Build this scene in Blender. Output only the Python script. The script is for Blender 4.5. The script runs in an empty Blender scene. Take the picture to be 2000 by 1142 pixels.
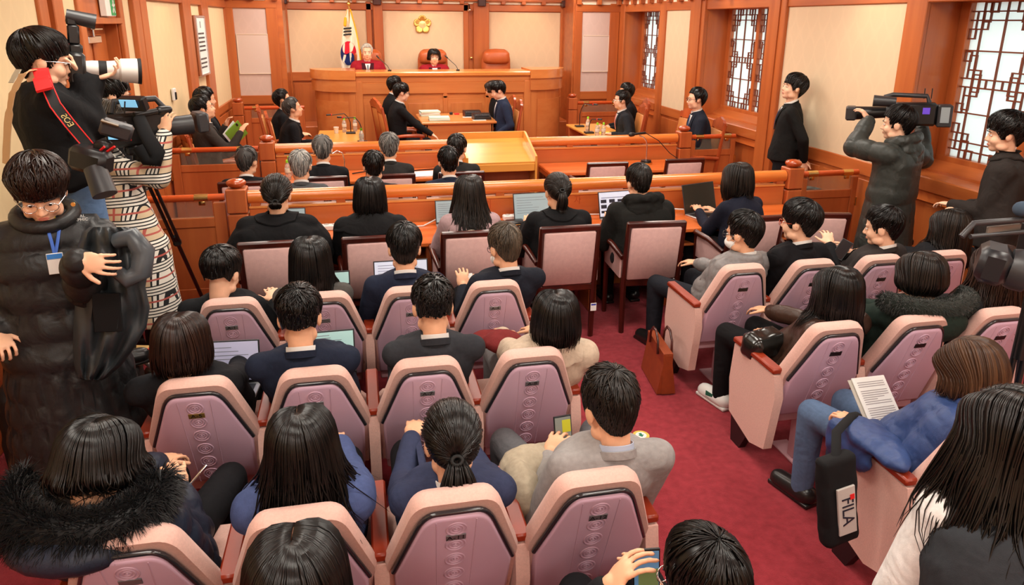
import bpy, math, random
from zlib import crc32
def crc(s): return crc32(s.encode())
import numpy as np
from mathutils import Vector, Matrix, noise
from mathutils.bvhtree import BVHTree
pi = math.pi
SC = bpy.context.scene
COL = SC.collection
random.seed(7)

# ------------------------------------------------------------------ camera
F_PX, CX, CY = 1391.0, 1000.0, 450.0          # the photograph is a 3:2 frame cropped at the top
PITCH, YAW, ROLL, CAMH = .2844, .2123, .0082, 2.24
def _basis():
    f = Vector((math.sin(YAW)*math.cos(PITCH), math.cos(YAW)*math.cos(PITCH), -math.sin(PITCH)))
    r = Vector((math.cos(YAW), -math.sin(YAW), 0)); u = r.cross(f)
    return r*math.cos(ROLL)+u*math.sin(ROLL), -r*math.sin(ROLL)+u*math.cos(ROLL), f
RGT, UPV, FWD = _basis()
cam = bpy.data.cameras.new('camera'); camo = bpy.data.objects.new('camera', cam); COL.objects.link(camo)
camo.matrix_world = Matrix(((RGT.x, UPV.x, -FWD.x, 0), (RGT.y, UPV.y, -FWD.y, 0), (RGT.z, UPV.z, -FWD.z, CAMH), (0, 0, 0, 1)))
cam.sensor_fit = 'HORIZONTAL'; cam.sensor_width = 36; cam.lens = 36*F_PX/2000
cam.shift_y = (CY-571)/2000; cam.clip_start = .05; cam.clip_end = 200
SC.camera = camo
def ray(x, y): return RGT*((x-CX)/F_PX) - UPV*((y-CY)/F_PX) + FWD
def at_y(x, y, Y): d = ray(x, y); t = Y/d.y; return Vector((d.x*t, Y, CAMH+d.z*t))
def at_z(x, y, z): d = ray(x, y); t = (z-CAMH)/d.z; return Vector((d.x*t, d.y*t, z))
def at_x(x, y, X): d = ray(x, y); t = X/d.x; return Vector((X, d.y*t, CAMH+d.z*t))

# ------------------------------------------------------------------ world, exposure
wd = bpy.data.worlds.new('daylight'); SC.world = wd; wd.use_nodes = True
bg = wd.node_tree.nodes['Background']; bg.inputs[0].default_value = (.90, .97, 1.0, 1); bg.inputs[1].default_value = 1.7
vs = SC.view_settings; vs.view_transform = 'Standard'; vs.look = 'None'; vs.exposure = 0.0; vs.gamma = 1.0; vs.use_curve_mapping = False

# ------------------------------------------------------------------ ceiling lights of the hall, two rows added for brightness
CEIL = 3.05
XL, XR, YB, YN = -1.97, 4.57, 12.30, -4.0
LAMPS = [(x, y) for y in (-2.7, -.6, 1.5, 3.6, 5.7, 7.8, 9.9, 11.5) for x in (-.75, 1.3, 3.35)]
for i, (x, y) in enumerate(LAMPS):
    l = bpy.data.lights.new('ceiling_light', 'AREA'); l.shape = 'RECTANGLE'; l.size = .95; l.size_y = .55
    l.energy = 21; l.color = (1.0, .945, .85)
    o = bpy.data.objects.new('ceiling_light', l); COL.objects.link(o); o.location = (x, y, CEIL-.035)
def spot(p, target, e, size=70, col=(1, .80, .48)):
    l = bpy.data.lights.new('downlight', 'SPOT'); l.energy = e; l.spot_size = math.radians(size); l.spot_blend = .8; l.color = col; l.shadow_soft_size = .05
    o = bpy.data.objects.new('downlight', l); COL.objects.link(o); o.location = p
    o.rotation_euler = (Vector(target)-Vector(p)).to_track_quat('-Z', 'Y').to_euler()
WASH = [((-1.55, 8.5), (-1.97, 8.5)), ((4.15, 5.75), (4.57, 5.75)), ((-1.55, 4.2), (-1.97, 4.2)), ((-1.55, 6.3), (-1.97, 6.3)), ((-.45, 12.45), (-.45, 13.0)), ((1.2, 12.6), (1.2, 13.2)), ((3.0, 12.45), (3.0, 13.0)), ((4.15, 8.4), (4.57, 8.4))]
for (a, b) in WASH: spot((a[0], a[1], CEIL-.06), (b[0], b[1], 1.9), 16)

# ------------------------------------------------------------------ materials
MATS = {}
def nt(m): m.use_nodes = True; t = m.node_tree; return t, t.nodes, t.links, t.nodes['Principled BSDF']
def lin(c):
    return tuple((v/12.92 if v <= .04045 else ((v+.055)/1.055)**2.4) for v in c)
def srgb(r, g, b): return lin((r/255, g/255, b/255))
def mat(name, col, rough=.5, spec=.5, metal=0, coat=0, noise_amt=0, noise_scale=20, bump=0, bump_scale=60, emit=0, stretch=None, sheen=0, alpha=1, trans=0, col2=None):
    """plain procedural material: colour with soft noise variation and optional fine relief"""
    if name in MATS: return MATS[name]
    m = bpy.data.materials.new(name); t, N, L, P = nt(m)
    P.inputs['Base Color'].default_value = (*col, 1); P.inputs['Roughness'].default_value = rough
    P.inputs['Specular IOR Level'].default_value = spec; P.inputs['Metallic'].default_value = metal
    P.inputs['Coat Weight'].default_value = coat; P.inputs['Coat Roughness'].default_value = .25
    P.inputs['Sheen Weight'].default_value = sheen
    if trans: P.inputs['Transmission Weight'].default_value = trans
    if emit: P.inputs['Emission Color'].default_value = (*col, 1); P.inputs['Emission Strength'].default_value = emit
    if noise_amt or bump:
        tc = N.new('ShaderNodeTexCoord'); mp = N.new('ShaderNodeMapping'); L.new(tc.outputs['Object'], mp.inputs[0])
        if stretch: mp.inputs['Scale'].default_value = stretch
    if noise_amt:
        n = N.new('ShaderNodeTexNoise'); n.inputs['Scale'].default_value = noise_scale; n.inputs['Detail'].default_value = 4
        L.new(mp.outputs[0], n.inputs['Vector'])
        r = N.new('ShaderNodeValToRGB'); L.new(n.outputs[0], r.inputs[0])
        c2 = col2 or tuple(max(0, c*(1-noise_amt)) for c in col); c1 = col if col2 else tuple(min(1, c*(1+noise_amt*.6)) for c in col)
        r.color_ramp.elements[0].position = .32; r.color_ramp.elements[1].position = .68
        r.color_ramp.elements[0].color = (*c2, 1); r.color_ramp.elements[1].color = (*c1, 1); L.new(r.outputs[0], P.inputs['Base Color'])
    if bump:
        n2 = N.new('ShaderNodeTexNoise'); n2.inputs['Scale'].default_value = bump_scale; n2.inputs['Detail'].default_value = 3
        L.new(mp.outputs[0], n2.inputs['Vector']); b = N.new('ShaderNodeBump'); b.inputs['Strength'].default_value = bump; b.inputs['Distance'].default_value = .01
        L.new(n2.outputs[0], b.inputs['Height']); L.new(b.outputs[0], P.inputs['Normal'])
    MATS[name] = m; return m
def wood(name, c1, c2, axis='z', rough=.32, coat=.25, scale=9):
    s = {'x': (.09, 1, 1), 'y': (1, .09, 1), 'z': (1, 1, .07)}[axis]
    m = mat(name, c1, rough, .45, coat=coat, noise_amt=.3, noise_scale=scale, bump=.03, bump_scale=45, stretch=s, col2=c2)
    return m
W_WALL = wood('wood_wall', srgb(192, 106, 52), srgb(170, 86, 40))
W_WALLX = wood('wood_wall_beam', srgb(192, 106, 52), srgb(170, 86, 40), 'y')
W_BACKX = wood('wood_back_beam', srgb(192, 106, 52), srgb(170, 86, 40), 'x')
W_RAIL = wood('wood_rail', srgb(226, 134, 60), srgb(206, 110, 46), 'x', .22, .5)
W_PANEL = wood('wood_panel', srgb(206, 116, 60), srgb(190, 98, 48), 'x')
W_PANELZ = wood('wood_panel_upright', srgb(194, 106, 56), srgb(174, 86, 44))
W_DESK = wood('wood_desk', srgb(222, 116, 52), srgb(206, 98, 40), 'x', .25, .5)
W_PALE = wood('wood_pale', srgb(226, 160, 74), srgb(214, 144, 62), 'x', .3, .4)
W_BENCH = wood('wood_bench', srgb(212, 134, 74), srgb(198, 114, 58), 'x', .3, .3)
W_BENCHZ = wood('wood_bench_upright', srgb(210, 130, 70), srgb(194, 110, 56))
W_DARK = wood('wood_dark', srgb(78, 24, 13), srgb(44, 12, 8), 'z', .28, .4)
W_ARM = wood('wood_armrest', srgb(158, 54, 22), srgb(122, 34, 14), 'y', .38, .25)
W_CHAIR = wood('wood_carved', srgb(186, 86, 40), srgb(150, 60, 28), 'z', .28, .4)
LEATHER = mat('tan_leather', srgb(196, 122, 62), .4, .5, noise_amt=.12, noise_scale=8, bump=.05, bump_scale=150)
LEATHER2 = mat('chestnut_leather', srgb(190, 92, 44), .38, .5, noise_amt=.12, noise_scale=6, bump=.05, bump_scale=120)
FABRIC = mat('seat_fabric', srgb(218, 176, 164), .9, .15, noise_amt=.07, noise_scale=130, bump=.2, bump_scale=420, sheen=.15)
FABRIC2 = mat('chair_fabric', srgb(206, 168, 164), .9, .15, noise_amt=.06, noise_scale=40, bump=.15, bump_scale=300)
PLASTIC = mat('mauve_plastic', srgb(202, 168, 188), .34, .4, noise_amt=.03, noise_scale=6)
STEEL = mat('painted_steel', srgb(206, 160, 168), .4, .4)
BLACKP = mat('black_plastic', (.008, .008, .009), .35, .5)
RUBBER = mat('black_rubber', (.014, .014, .014), .7, .3)
TRIM = mat('dark_trim', (.02, .02, .024), .16, .8)
CHROME = mat('chrome', (.75, .75, .77), .15, .5, 1)
BRASS = mat('brass', (.80, .56, .20), .25, .5, 1)
GOLD = mat('gold', (.85, .60, .18), .28, .5, 1)
GOLDCLOTH = mat('gold_cloth', srgb(238, 180, 40), .7, .3)
WHITEP = mat('white_plastic', (.78, .78, .76), .4, .4)
PAPER = mat('paper', (.80, .79, .76), .8, .2)
SKIN = mat('skin', srgb(232, 176, 140), .5, .35, noise_amt=.06, noise_scale=25)
SKIN2 = mat('skin_fair', srgb(240, 190, 158), .5, .35, noise_amt=.06, noise_scale=25)
LIP = mat('lip', srgb(196, 112, 98), .45, .4)
EYEW = mat('eye_white', (.72, .70, .66), .25, .5)
EYEB = mat('iris', (.012, .008, .006), .15, .6)
PLATEG = mat('plate_grey', srgb(136, 140, 146), .35, .6, .6)
PLATEB = mat('plate_brass', srgb(160, 130, 70), .35, .6, .6)
INK = mat('ink', (.01, .01, .012), .6, .3)
def glassmat():
    m = bpy.data.materials.new('clear_glass'); t, N, L, P = nt(m)
    P.inputs['Base Color'].default_value = (.78, .80, .72, 1); P.inputs['Roughness'].default_value = .04; P.inputs['Transmission Weight'].default_value = .92; P.inputs['IOR'].default_value = 1.3
    return m
GLASS = glassmat()
def panemat():
    m = bpy.data.materials.new('frosted_pane'); t, N, L, P = nt(m)
    out = N['Material Output']; tr = N.new('ShaderNodeBsdfTranslucent'); tr.inputs[0].default_value = (.93, .98, .95, 1)
    mx = N.new('ShaderNodeMixShader'); mx.inputs[0].default_value = .72
    P.inputs['Base Color'].default_value = (.8, .84, .82, 1); P.inputs['Roughness'].default_value = .4
    L.new(P.outputs[0], mx.inputs[1]); L.new(tr.outputs[0], mx.inputs[2]); L.new(mx.outputs[0], out.inputs[0]); return m
PANE = panemat()
def wallpaper(name, c, axes):
    """woven wallpaper with a faint ogee damask figure, laid out in metres on the wall"""
    m = bpy.data.materials.new(name); t, N, L, P = nt(m)
    tc = N.new('ShaderNodeTexCoord'); sx = N.new('ShaderNodeSeparateXYZ'); L.new(tc.outputs['Object'], sx.inputs[0])
    def M(op, a, b=None):
        n = N.new('ShaderNodeMath'); n.operation = op
        for i, v in enumerate((a, b)):
            if v is None: continue
            if isinstance(v, (int, float)): n.inputs[i].default_value = v
            else: L.new(v, n.inputs[i])
        return n.outputs[0]
    u = M('MULTIPLY', sx.outputs[axes], 2*pi/.19); v = M('MULTIPLY', sx.outputs['Z'], 2*pi/.36)
    a = M('ABSOLUTE', M('SINE', M('MULTIPLY', u, .5))); b = M('ABSOLUTE', M('COSINE', M('ADD', M('MULTIPLY', v, .5), M('MULTIPLY', M('SINE', v), .3))))
    d = M('ABSOLUTE', M('SUBTRACT', a, b)); line = M('SUBTRACT', 1, M('MINIMUM', M('MULTIPLY', d, 3.2), 1))
    n = N.new('ShaderNodeTexNoise'); n.inputs['Scale'].default_value = 160; L.new(tc.outputs['Object'], n.inputs['Vector'])
    f = M('ADD', M('MULTIPLY', line, .55), M('MULTIPLY', n.outputs[0], .45))
    r = N.new('ShaderNodeMix'); r.data_type = 'RGBA'; L.new(f, r.inputs[0]); r.inputs[6].default_value = (*c, 1); r.inputs[7].default_value = (*(min(1, x*1.05+.006) for x in c), 1)
    L.new(r.outputs[2], P.inputs['Base Color']); P.inputs['Roughness'].default_value = .75; P.inputs['Specular IOR Level'].default_value = .2
    return m
PAPER_L = wallpaper('wallpaper_left', srgb(224, 200, 158), 'Y'); PAPER_R = wallpaper('wallpaper_right', srgb(218, 194, 162), 'Y')
PAPER_B = wallpaper('wallpaper_back', srgb(224, 196, 162), 'X'); PAPER_A = wallpaper('wallpaper_alcove', srgb(206, 180, 170), 'X')
def carpetmat():
    m = mat('carpet', srgb(160, 50, 60), .95, .1, noise_amt=.3, noise_scale=24, bump=.6, bump_scale=260, sheen=.1, col2=srgb(138, 38, 47)); return m
CARPET = carpetmat()

# ------------------------------------------------------------------ mesh builder
class MB:
    def __init__(s): s.v = []; s.f = []; s.uv = None
    def add(s, V, Fc):
        o = len(s.v); s.v += [tuple(p) for p in V]; s.f += [tuple(i+o for i in f) for f in Fc]; return s
    def box(s, c, d, R=None, b=.004):
        hx, hy, hz = d[0]/2, d[1]/2, d[2]/2; b = min(b, hx*.45, hy*.45, hz*.45); V = []; idx = {}
        for sx in (-1, 1):
            for sy in (-1, 1):
                for sz in (-1, 1):
                    for ax, p in enumerate(((hx, hy-b, hz-b), (hx-b, hy, hz-b), (hx-b, hy-b, hz))):
                        idx[sx, sy, sz, ax] = len(V); V.append(Vector((sx*p[0], sy*p[1], sz*p[2])))
        Fc = []; S = (-1, 1)
        for q in S:
            Fc += [[idx[q, a, c2, 0] for a, c2 in ((-1, -1), (1, -1), (1, 1), (-1, 1))], [idx[a, q, c2, 1] for a, c2 in ((-1, -1), (-1, 1), (1, 1), (1, -1))], [idx[a, c2, q, 2] for a, c2 in ((-1, -1), (1, -1), (1, 1), (-1, 1))]]
            if q < 0: Fc[-3:] = [list(reversed(f)) for f in Fc[-3:]]
        for a in S:
            for c2 in S:
                e1 = [idx[a, c2, -1, 0], idx[a, c2, -1, 1], idx[a, c2, 1, 1], idx[a, c2, 1, 0]]; e2 = [idx[a, -1, c2, 0], idx[a, -1, c2, 2], idx[a, 1, c2, 2], idx[a, 1, c2, 0]]; e3 = [idx[-1, a, c2, 1], idx[-1, a, c2, 2], idx[1, a, c2, 2], idx[1, a, c2, 1]]
                for e, fl in ((e1, a*c2 < 0), (e2, a*c2 > 0), (e3, a*c2 < 0)): Fc.append(e[::-1] if fl else e)
                for z in S:
                    t3 = [idx[a, c2, z, k] for k in range(3)]; Fc.append(t3 if a*c2*z > 0 else t3[::-1])
        c = Vector(c)
        return s.add([(R @ p if R else p)+c for p in V], Fc)
    def bb(s, x0, x1, y0, y1, z0, z1, b=.004): return s.box(((x0+x1)/2, (y0+y1)/2, (z0+z1)/2), (abs(x1-x0), abs(y1-y0), abs(z1-z0)), None, b)
    def tube(s, pts, r, n=8, cap=True, closed=False, flat=None):
        pts = [Vector(p) for p in pts]; m = len(pts); rs = r if isinstance(r, (list, tuple)) else [r]*m
        V = []; Fc = []; up = None
        for i, p in enumerate(pts):
            a = pts[(i-1) % m] if (closed or i > 0) else p; c = pts[(i+1) % m] if (closed or i < m-1) else p
            t = (c-a); t = t.normalized() if t.length > 1e-9 else Vector((0, 0, 1))
            if up is None: up = Vector((0, 0, 1)) if abs(t.z) < .9 else Vector((1, 0, 0))
            x = t.cross(up); x = x.normalized() if x.length > 1e-6 else t.orthogonal().normalized(); y = x.cross(t).normalized(); up = y
            for k in range(n):
                an = 2*pi*k/n; V.append(p+(x*math.cos(an)+y*math.sin(an)*(flat or 1))*rs[i])
        L = m if closed else m-1
        for i in range(L):
            for k in range(n):
                a, b2 = i*n+k, i*n+(k+1) % n; c, d = ((i+1) % m)*n+(k+1) % n, ((i+1) % m)*n+k
                Fc.append((a, b2, c, d))
        if cap and not closed: Fc += [tuple(range(n))[::-1], tuple((m-1)*n+k for k in range(n))]
        return s.add(V, [f[::-1] for f in Fc])
    def cyl(s, a, b, r, n=16, r2=None): return s.tube([a, b], [r, r if r2 is None else r2], n)
    def lathe(s, prof, c=(0, 0, 0), n=20, axis='z', R=None):
        V = []; Fc = []; c = Vector(c); m = len(prof)
        for (r, z) in prof:
            for k in range(n):
                a = 2*pi*k/n; p = Vector((r*math.cos(a), r*math.sin(a), z))
                if axis == 'y': p = Vector((p.x, p.z, -p.y))
                if axis == 'x': p = Vector((p.z, p.x, p.y))
                V.append((R @ p if R else p)+c)
        for i in range(m-1):
            for k in range(n): Fc.append((i*n+k, i*n+(k+1) % n, (i+1)*n+(k+1) % n, (i+1)*n+k))
        Fc += [tuple(range(n))[::-1], tuple((m-1)*n+k for k in range(n))]
        return s.add(V, Fc)
    def ell(s, c, r, R=None, n=16, m=10):
        prof = []
        V = []; Fc = []; c = Vector(c); r = (r, r, r) if isinstance(r, (int, float)) else r
        for i in range(m+1):
            ph = pi*i/m
            for k in range(n):
                a = 2*pi*k/n; p = Vector((r[0]*math.sin(ph)*math.cos(a), r[1]*math.sin(ph)*math.sin(a), r[2]*math.cos(ph))); V.append((R @ p if R else p)+c)
        for i in range(m):
            for k in range(n): Fc.append((i*n+k, (i+1)*n+k, (i+1)*n+(k+1) % n, i*n+(k+1) % n))
        return s.add(V, Fc)
    def caps(s, a, b, ra, rb, n=12):
        """tapered capsule"""
        a, b = Vector(a), Vector(b); d = b-a; L = d.length; t = d/L if L > 1e-9 else Vector((0, 0, 1)); pts = []; rs = []
        for k in range(4): an = pi/2*(k+.25)/4.25; pts.append(a-t*ra*math.cos(an)); rs.append(ra*math.sin(an))
        for k in range(5): pts.append(a.lerp(b, k/4)); rs.append(ra+(rb-ra)*k/4)
        for k in range(4): an = pi/2*(1-(k+1)/4.25); pts.append(b+t*rb*math.cos(an)); rs.append(rb*math.sin(an))
        return s.tube(pts, rs, n)
    def prism(s, poly, o, ux, uy, w):
        """polygon (list of 2D) in plane o+ux*x+uy*y, thickness vector w"""
        o, ux, uy, w = Vector(o), Vector(ux), Vector(uy), Vector(w); n = len(poly)
        A = [o+ux*x+uy*y for x, y in poly]; B = [p+w for p in A]
        Fc = [tuple(range(n))[::-1], tuple(range(n, 2*n))]+[(i, (i+1) % n, n+(i+1) % n, n+i) for i in range(n)]
        if ux.cross(uy).dot(w) < 0: Fc = [f[::-1] for f in Fc]
        return s.add(A+B, Fc)
    def loft(s, rings, cap=True, closed=True):
        n = len(rings[0]); V = [p for r in rings for p in r]; Fc = []
        for i in range(len(rings)-1):
            for k in range(n if closed else n-1): Fc.append((i*n+k, i*n+(k+1) % n, (i+1)*n+(k+1) % n, (i+1)*n+k))
        if cap: Fc += [tuple(range(n))[::-1], tuple((len(rings)-1)*n+k for k in range(n))]
        return s.add(V, Fc)
    def mesh(s, name, m, smooth=35):
        me = bpy.data.meshes.new(name); me.from_pydata(s.v, [], s.f); me.update()
        if m: me.materials.append(m)
        if smooth:
            me.polygons.foreach_set('use_smooth', [True]*len(me.polygons))
            if smooth < 180: me.set_sharp_from_angle(angle=math.radians(smooth))
        return me
    def build(s, name, m, parent=None, smooth=35, **kw):
        return link(name, s.mesh(name, m, smooth), parent, **kw)
def link(name, data, parent=None, loc=None, rz=None, label=None, cat=None, group=None, kind=None):
    o = bpy.data.objects.new(name, data); COL.objects.link(o)
    if parent: o.parent = parent
    if loc is not None: o.location = loc
    if rz is not None: o.rotation_euler = (0, 0, rz)
    tag(o, label, cat, group, kind); return o
def tag(o, label=None, cat=None, group=None, kind=None):
    for k, v in (('label', label), ('category', cat), ('group', group), ('kind', kind)):
        if v: o[k] = v
    return o
def thing(name, label, cat, loc=(0, 0, 0), rz=0, group=None): return link(name, None, None, loc, rz, label, cat, group)
def copy_tree(o, parent=None):
    c = o.copy(); COL.objects.link(c); c.parent = parent
    for ch in list(o.children): copy_tree(ch, c)
    return c
def struct(name, mb, m, parent=None, smooth=35): return mb.build(name, m, parent, smooth, kind=None if parent else 'structure')
def text_mesh(body, size, extrude=.0006):
    cu = bpy.data.curves.new('lettering', 'FONT'); cu.body = body; cu.size = size; cu.extrude = extrude; cu.align_x = 'CENTER'; cu.align_y = 'CENTER'
    o = bpy.data.objects.new('lettering', cu); COL.objects.link(o)
    me = bpy.data.meshes.new_from_object(o.evaluated_get(bpy.context.evaluated_depsgraph_get())); bpy.data.objects.remove(o); return me
def lettering(name, body, size, M, m, parent=None, extrude=.0006, sx=1):
    """flat raised lettering; M maps text x,y,z into the parent's space"""
    me = text_mesh(body, size, extrude); me.transform(Matrix.Diagonal((sx, 1, 1, 1))); me.transform(M); me.materials.clear(); me.materials.append(m)
    return link(name, me, parent)
def frame(o, x, y):
    x = Vector(x).normalized(); y = Vector(y); y = (y-x*y.dot(x)).normalized(); z = x.cross(y)
    return Matrix(((x.x, y.x, z.x, o[0]), (x.y, y.y, z.y, o[1]), (x.z, y.z, z.z, o[2]), (0, 0, 0, 1)))
# ================================================================== THE ROOM
m = MB(); m.bb(-2.3, 5.2, YN-.1, 13.4, -.1, 0, .001); struct('floor', m, CARPET)
PLASTER = mat('ceiling_plaster', srgb(236, 224, 204), .85, .2, noise_amt=.03)
m = MB(); m.bb(-2.3, 5.2, YN-.1, 13.4, CEIL, CEIL+.1, .001); ceil = struct('ceiling', m, PLASTER)
LAMPGLOW = mat('lamp_diffuser', (1, .93, .80), .6, .2, emit=6)
lf = MB(); 
for a in (-1, 1): lf.bb(-.5, .5, a*.3-.02, a*.3+.02, -.03, 0, .002); lf.bb(a*.5-.02, a*.5+.02, -.3, .3, -.03, 0, .002)
lfm = lf.mesh('lamp_frame', WHITEP); ld = MB(); ld.bb(-.48, .48, -.28, .28, -.018, -.004, .001); ldm = ld.mesh('diffuser', LAMPGLOW)
for i, (x, y) in enumerate(LAMPS):
    t = thing('ceiling_lamp', 'unseen flat white ceiling lamp panel over the hall', 'ceiling lamp', (x, y, CEIL), 0, 'ceiling lamps of the hall')
    link('lamp_frame', lfm, t); link('diffuser', ldm, t)
dl = MB(); dl.lathe([(.05, 0), (.065, 0), (.065, -.012), (.05, -.012), (.045, -.002)], n=20); dlm = dl.mesh('downlight_ring', WHITEP)
for (a, b) in WASH: link('recessed_downlight', dlm, None, (a[0], a[1], CEIL-.001), 0, 'small round recessed downlight beside the wall panels', 'downlight', 'wall washing downlights')

ZP0, ZP1 = 1.03, 2.42          # wallpaper panels run between these heights
# ---- left wall
m = MB(); m.bb(XL-.25, XL-.02, YN, 5.95, 0, CEIL, .001); m.bb(XL-.25, XL-.02, 7.05, 13.2, 0, CEIL, .001); m.bb(XL-.25, XL-.02, 5.95, 7.05, 2.24, CEIL, .001)
wl = struct('wall_left', m, W_WALL)
lpan = [(YN, 5.28), (5.63, 5.96), (7.05, 7.30), (7.74, 9.28), (9.71, 10.38), (10.82, 12.28)]
for a, b in lpan:
    m = MB(); m.bb(XL-.02, XL-.008, a, b, ZP0, ZP1, .001); m.build('wallpaper_panel', PAPER_L, wl)
lposts = [(5.28, 5.42), (5.46, 5.63), (5.96, 6.08), (6.94, 7.05), (7.30, 7.50), (7.52, 7.74), (9.28, 9.71), (10.38, 10.82), (12.26, 12.34)]
for a, b in lposts:
    m = MB(); m.bb(XL-.02, XL+.035 if (b-a) > .15 else XL+.015, a, b, 0, 2.56, .006); m.build('post', W_WALL, wl)
for a, b in ((YN, 5.30), (7.05, 12.3)):
    m = MB(); m.bb(XL-.02, XL+.02, a, b, .92, ZP0, .008); m.build('dado_rail', W_WALLX, wl)
    m = MB(); m.bb(XL-.02, XL+.012, a, b, 0, .14, .006); m.build('baseboard', W_WALLX, wl)
    n = int((b-a)/.62)
    for k in range(n):
        y0 = a+(b-a)*k/n; y1 = a+(b-a)*(k+1)/n; m = MB(); m.bb(XL-.02, XL+.006, y0+.03, y1-.03, .18, .88, .006); m.build('wainscot_panel', W_WALL, wl)
m = MB(); m.bb(XL-.02, XL+.03, YN, 12.3, ZP1, 2.54, .008); m.build('lintel_beam', W_WALLX, wl)
m = MB(); m.bb(XL-.02, XL+.10, YN, 12.3, 2.62, 2.78, .008); m.build('upper_beam', W_WALLX, wl)
# door with header panel
dr = MB(); dr.bb(XL-.16, XL-.12, 6.08, 6.94, 0, 2.20, .004); d1 = struct('door_1', dr, W_WALL)
for y0, y1, z0, z1 in ((6.14, 6.50, .15, 1.0), (6.55, 6.88, .15, 1.0), (6.14, 6.50, 1.1, 2.12), (6.55, 6.88, 1.1, 2.12)):
    m = MB(); m.bb(XL-.12, XL-.108, y0, y1, z0, z1, .006); m.build('door_panel', W_WALL, d1)
m = MB(); m.bb(XL-.17, XL-.02, 6.06, 6.1, 0, 2.24); m.bb(XL-.17, XL-.02, 6.92, 6.96, 0, 2.24); m.bb(XL-.17, XL+.02, 6.06, 6.96, 2.20, 2.25); m.build('door_frame', W_WALL, d1)
m = MB(); m.bb(XL-.11, XL-.06, 6.32, 6.62, 2.05, 2.11, .006); c = m.build('door_closer', CHROME, d1)
m = MB(); m.box((XL-.06, 6.5, 2.16), (.03, .26, .018)); m.box((XL-.05, 6.38, 2.13), (.03, .03, .06)); m.build('closer_arm', CHROME, c)
m = MB(); m.cyl((XL-.12, 6.2, 1.0), (XL-.06, 6.2, 1.0), .01); m.cyl((XL-.06, 6.2, 1.0), (XL-.06, 6.3, 1.0), .01); m.build('door_handle', BRASS, d1)
# exit sign
t = thing('exit_sign', 'green and white running man exit sign above the left wall door', 'sign', (XL+.04, 6.62, 2.26))
m = MB(); m.bb(-.05, 0, -.11, .12, 0, .15, .004); m.build('sign_box', WHITEP, t)
GRN = mat('exit_green', srgb(40, 150, 80), .5, .3, emit=.12)
m = MB(); m.bb(0, .003, .0, .115, .008, .142, .001); g = m.build('green_field', GRN, t)
m = MB(); m.ell((.005, .062, .117), (.003, .012, .012), None, 8, 6); m.box((.005, .06, .085), (.003, .022, .045)); m.box((.005, .075, .05), (.003, .014, .05), Matrix.Rotation(.5, 3, 'X')); m.box((.005, .045, .05), (.003, .014, .05), Matrix.Rotation(-.5, 3, 'X')); m.box((.005, .04, .09), (.003, .035, .011), Matrix.Rotation(.5, 3, 'X')); m.box((.005, .085, .088), (.003, .035, .011), Matrix.Rotation(.5, 3, 'X')); m.build('running_figure', WHITEP, g)
# framed notice and wall switch
t = thing('framed_notice', 'tall silver framed notice of printed rules on the left wall', 'notice', (XL+.05, 10.05, 1.92))
m = MB()
for s in (-1, 1): m.bb(-.03, .02, s*.27-.018, s*.27+.018, -.37, .37, .004); m.bb(-.03, .02, -.27, .27, s*.36-.012, s*.36+.012, .004)
m.build('notice_frame', CHROME, t)
m = MB(); m.bb(-.02, .005, -.26, .26, -.35, .35, .001); sh = m.build('notice_sheet', PAPER, t)
m = MB(); m.bb(.005, .0065, -.015, .015, .22, .30, .0003); random.seed(3)
for k in range(9):
    z = .15-k*.052
    if k == 5: continue
    y = -.2
    while y < .19: w = random.uniform(.02, .05); m.bb(.005, .0065, y, min(y+w, .2), z-.011, z+.011, .0003); y += w+.012
m.build('notice_print', INK, sh)['kind'] = 'stuff'
t = thing('wall_intercom', 'small white intercom plate on the left wall panel', 'wall plate', tuple(at_x(339, 185, XL+.012)))
m = MB(); m.bb(-.01, .02, -.05, .05, -.06, .07, .006); m.build('plate', WHITEP, t); m = MB(); m.bb(.02, .035, -.03, .0, -.05, .03, .004); m.build('handset', BLACKP, t)
# cornice slots with light gaps between small blocks (all three walls)
GAP = mat('cornice_plaster', srgb(250, 238, 214), .8, .2, noise_amt=.02)
def cornice(wall, x0, y0, x1, y1, inn, beam):
    """pale frieze strip with wooden blocks between two beams"""
    a, b = Vector((x0, y0, 0)), Vector((x1, y1, 0)); L = (b-a).length; u = (b-a)/L; w = Vector(inn)
    R = Matrix((u, w, Vector((0, 0, 1)))).transposed()
    m = MB(); m.box((a+b)/2+w*.008+Vector((0, 0, 2.60)), (L, .016, .12), R, .001); m.build('frieze_strip', GAP, wall)
    n = max(2, int(round(L/.36)))
    for k in range(n+1):
        p = a+(b-a)*(k/n); m = MB(); m.box(p+w*.05+Vector((0, 0, 2.59)), (.075, .092, .108), R, .006); m.build('bracket_block', beam, wall)
cornice(wl, XL, 7.0, XL, 12.3, (1, 0, 0), W_WALLX)
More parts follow.
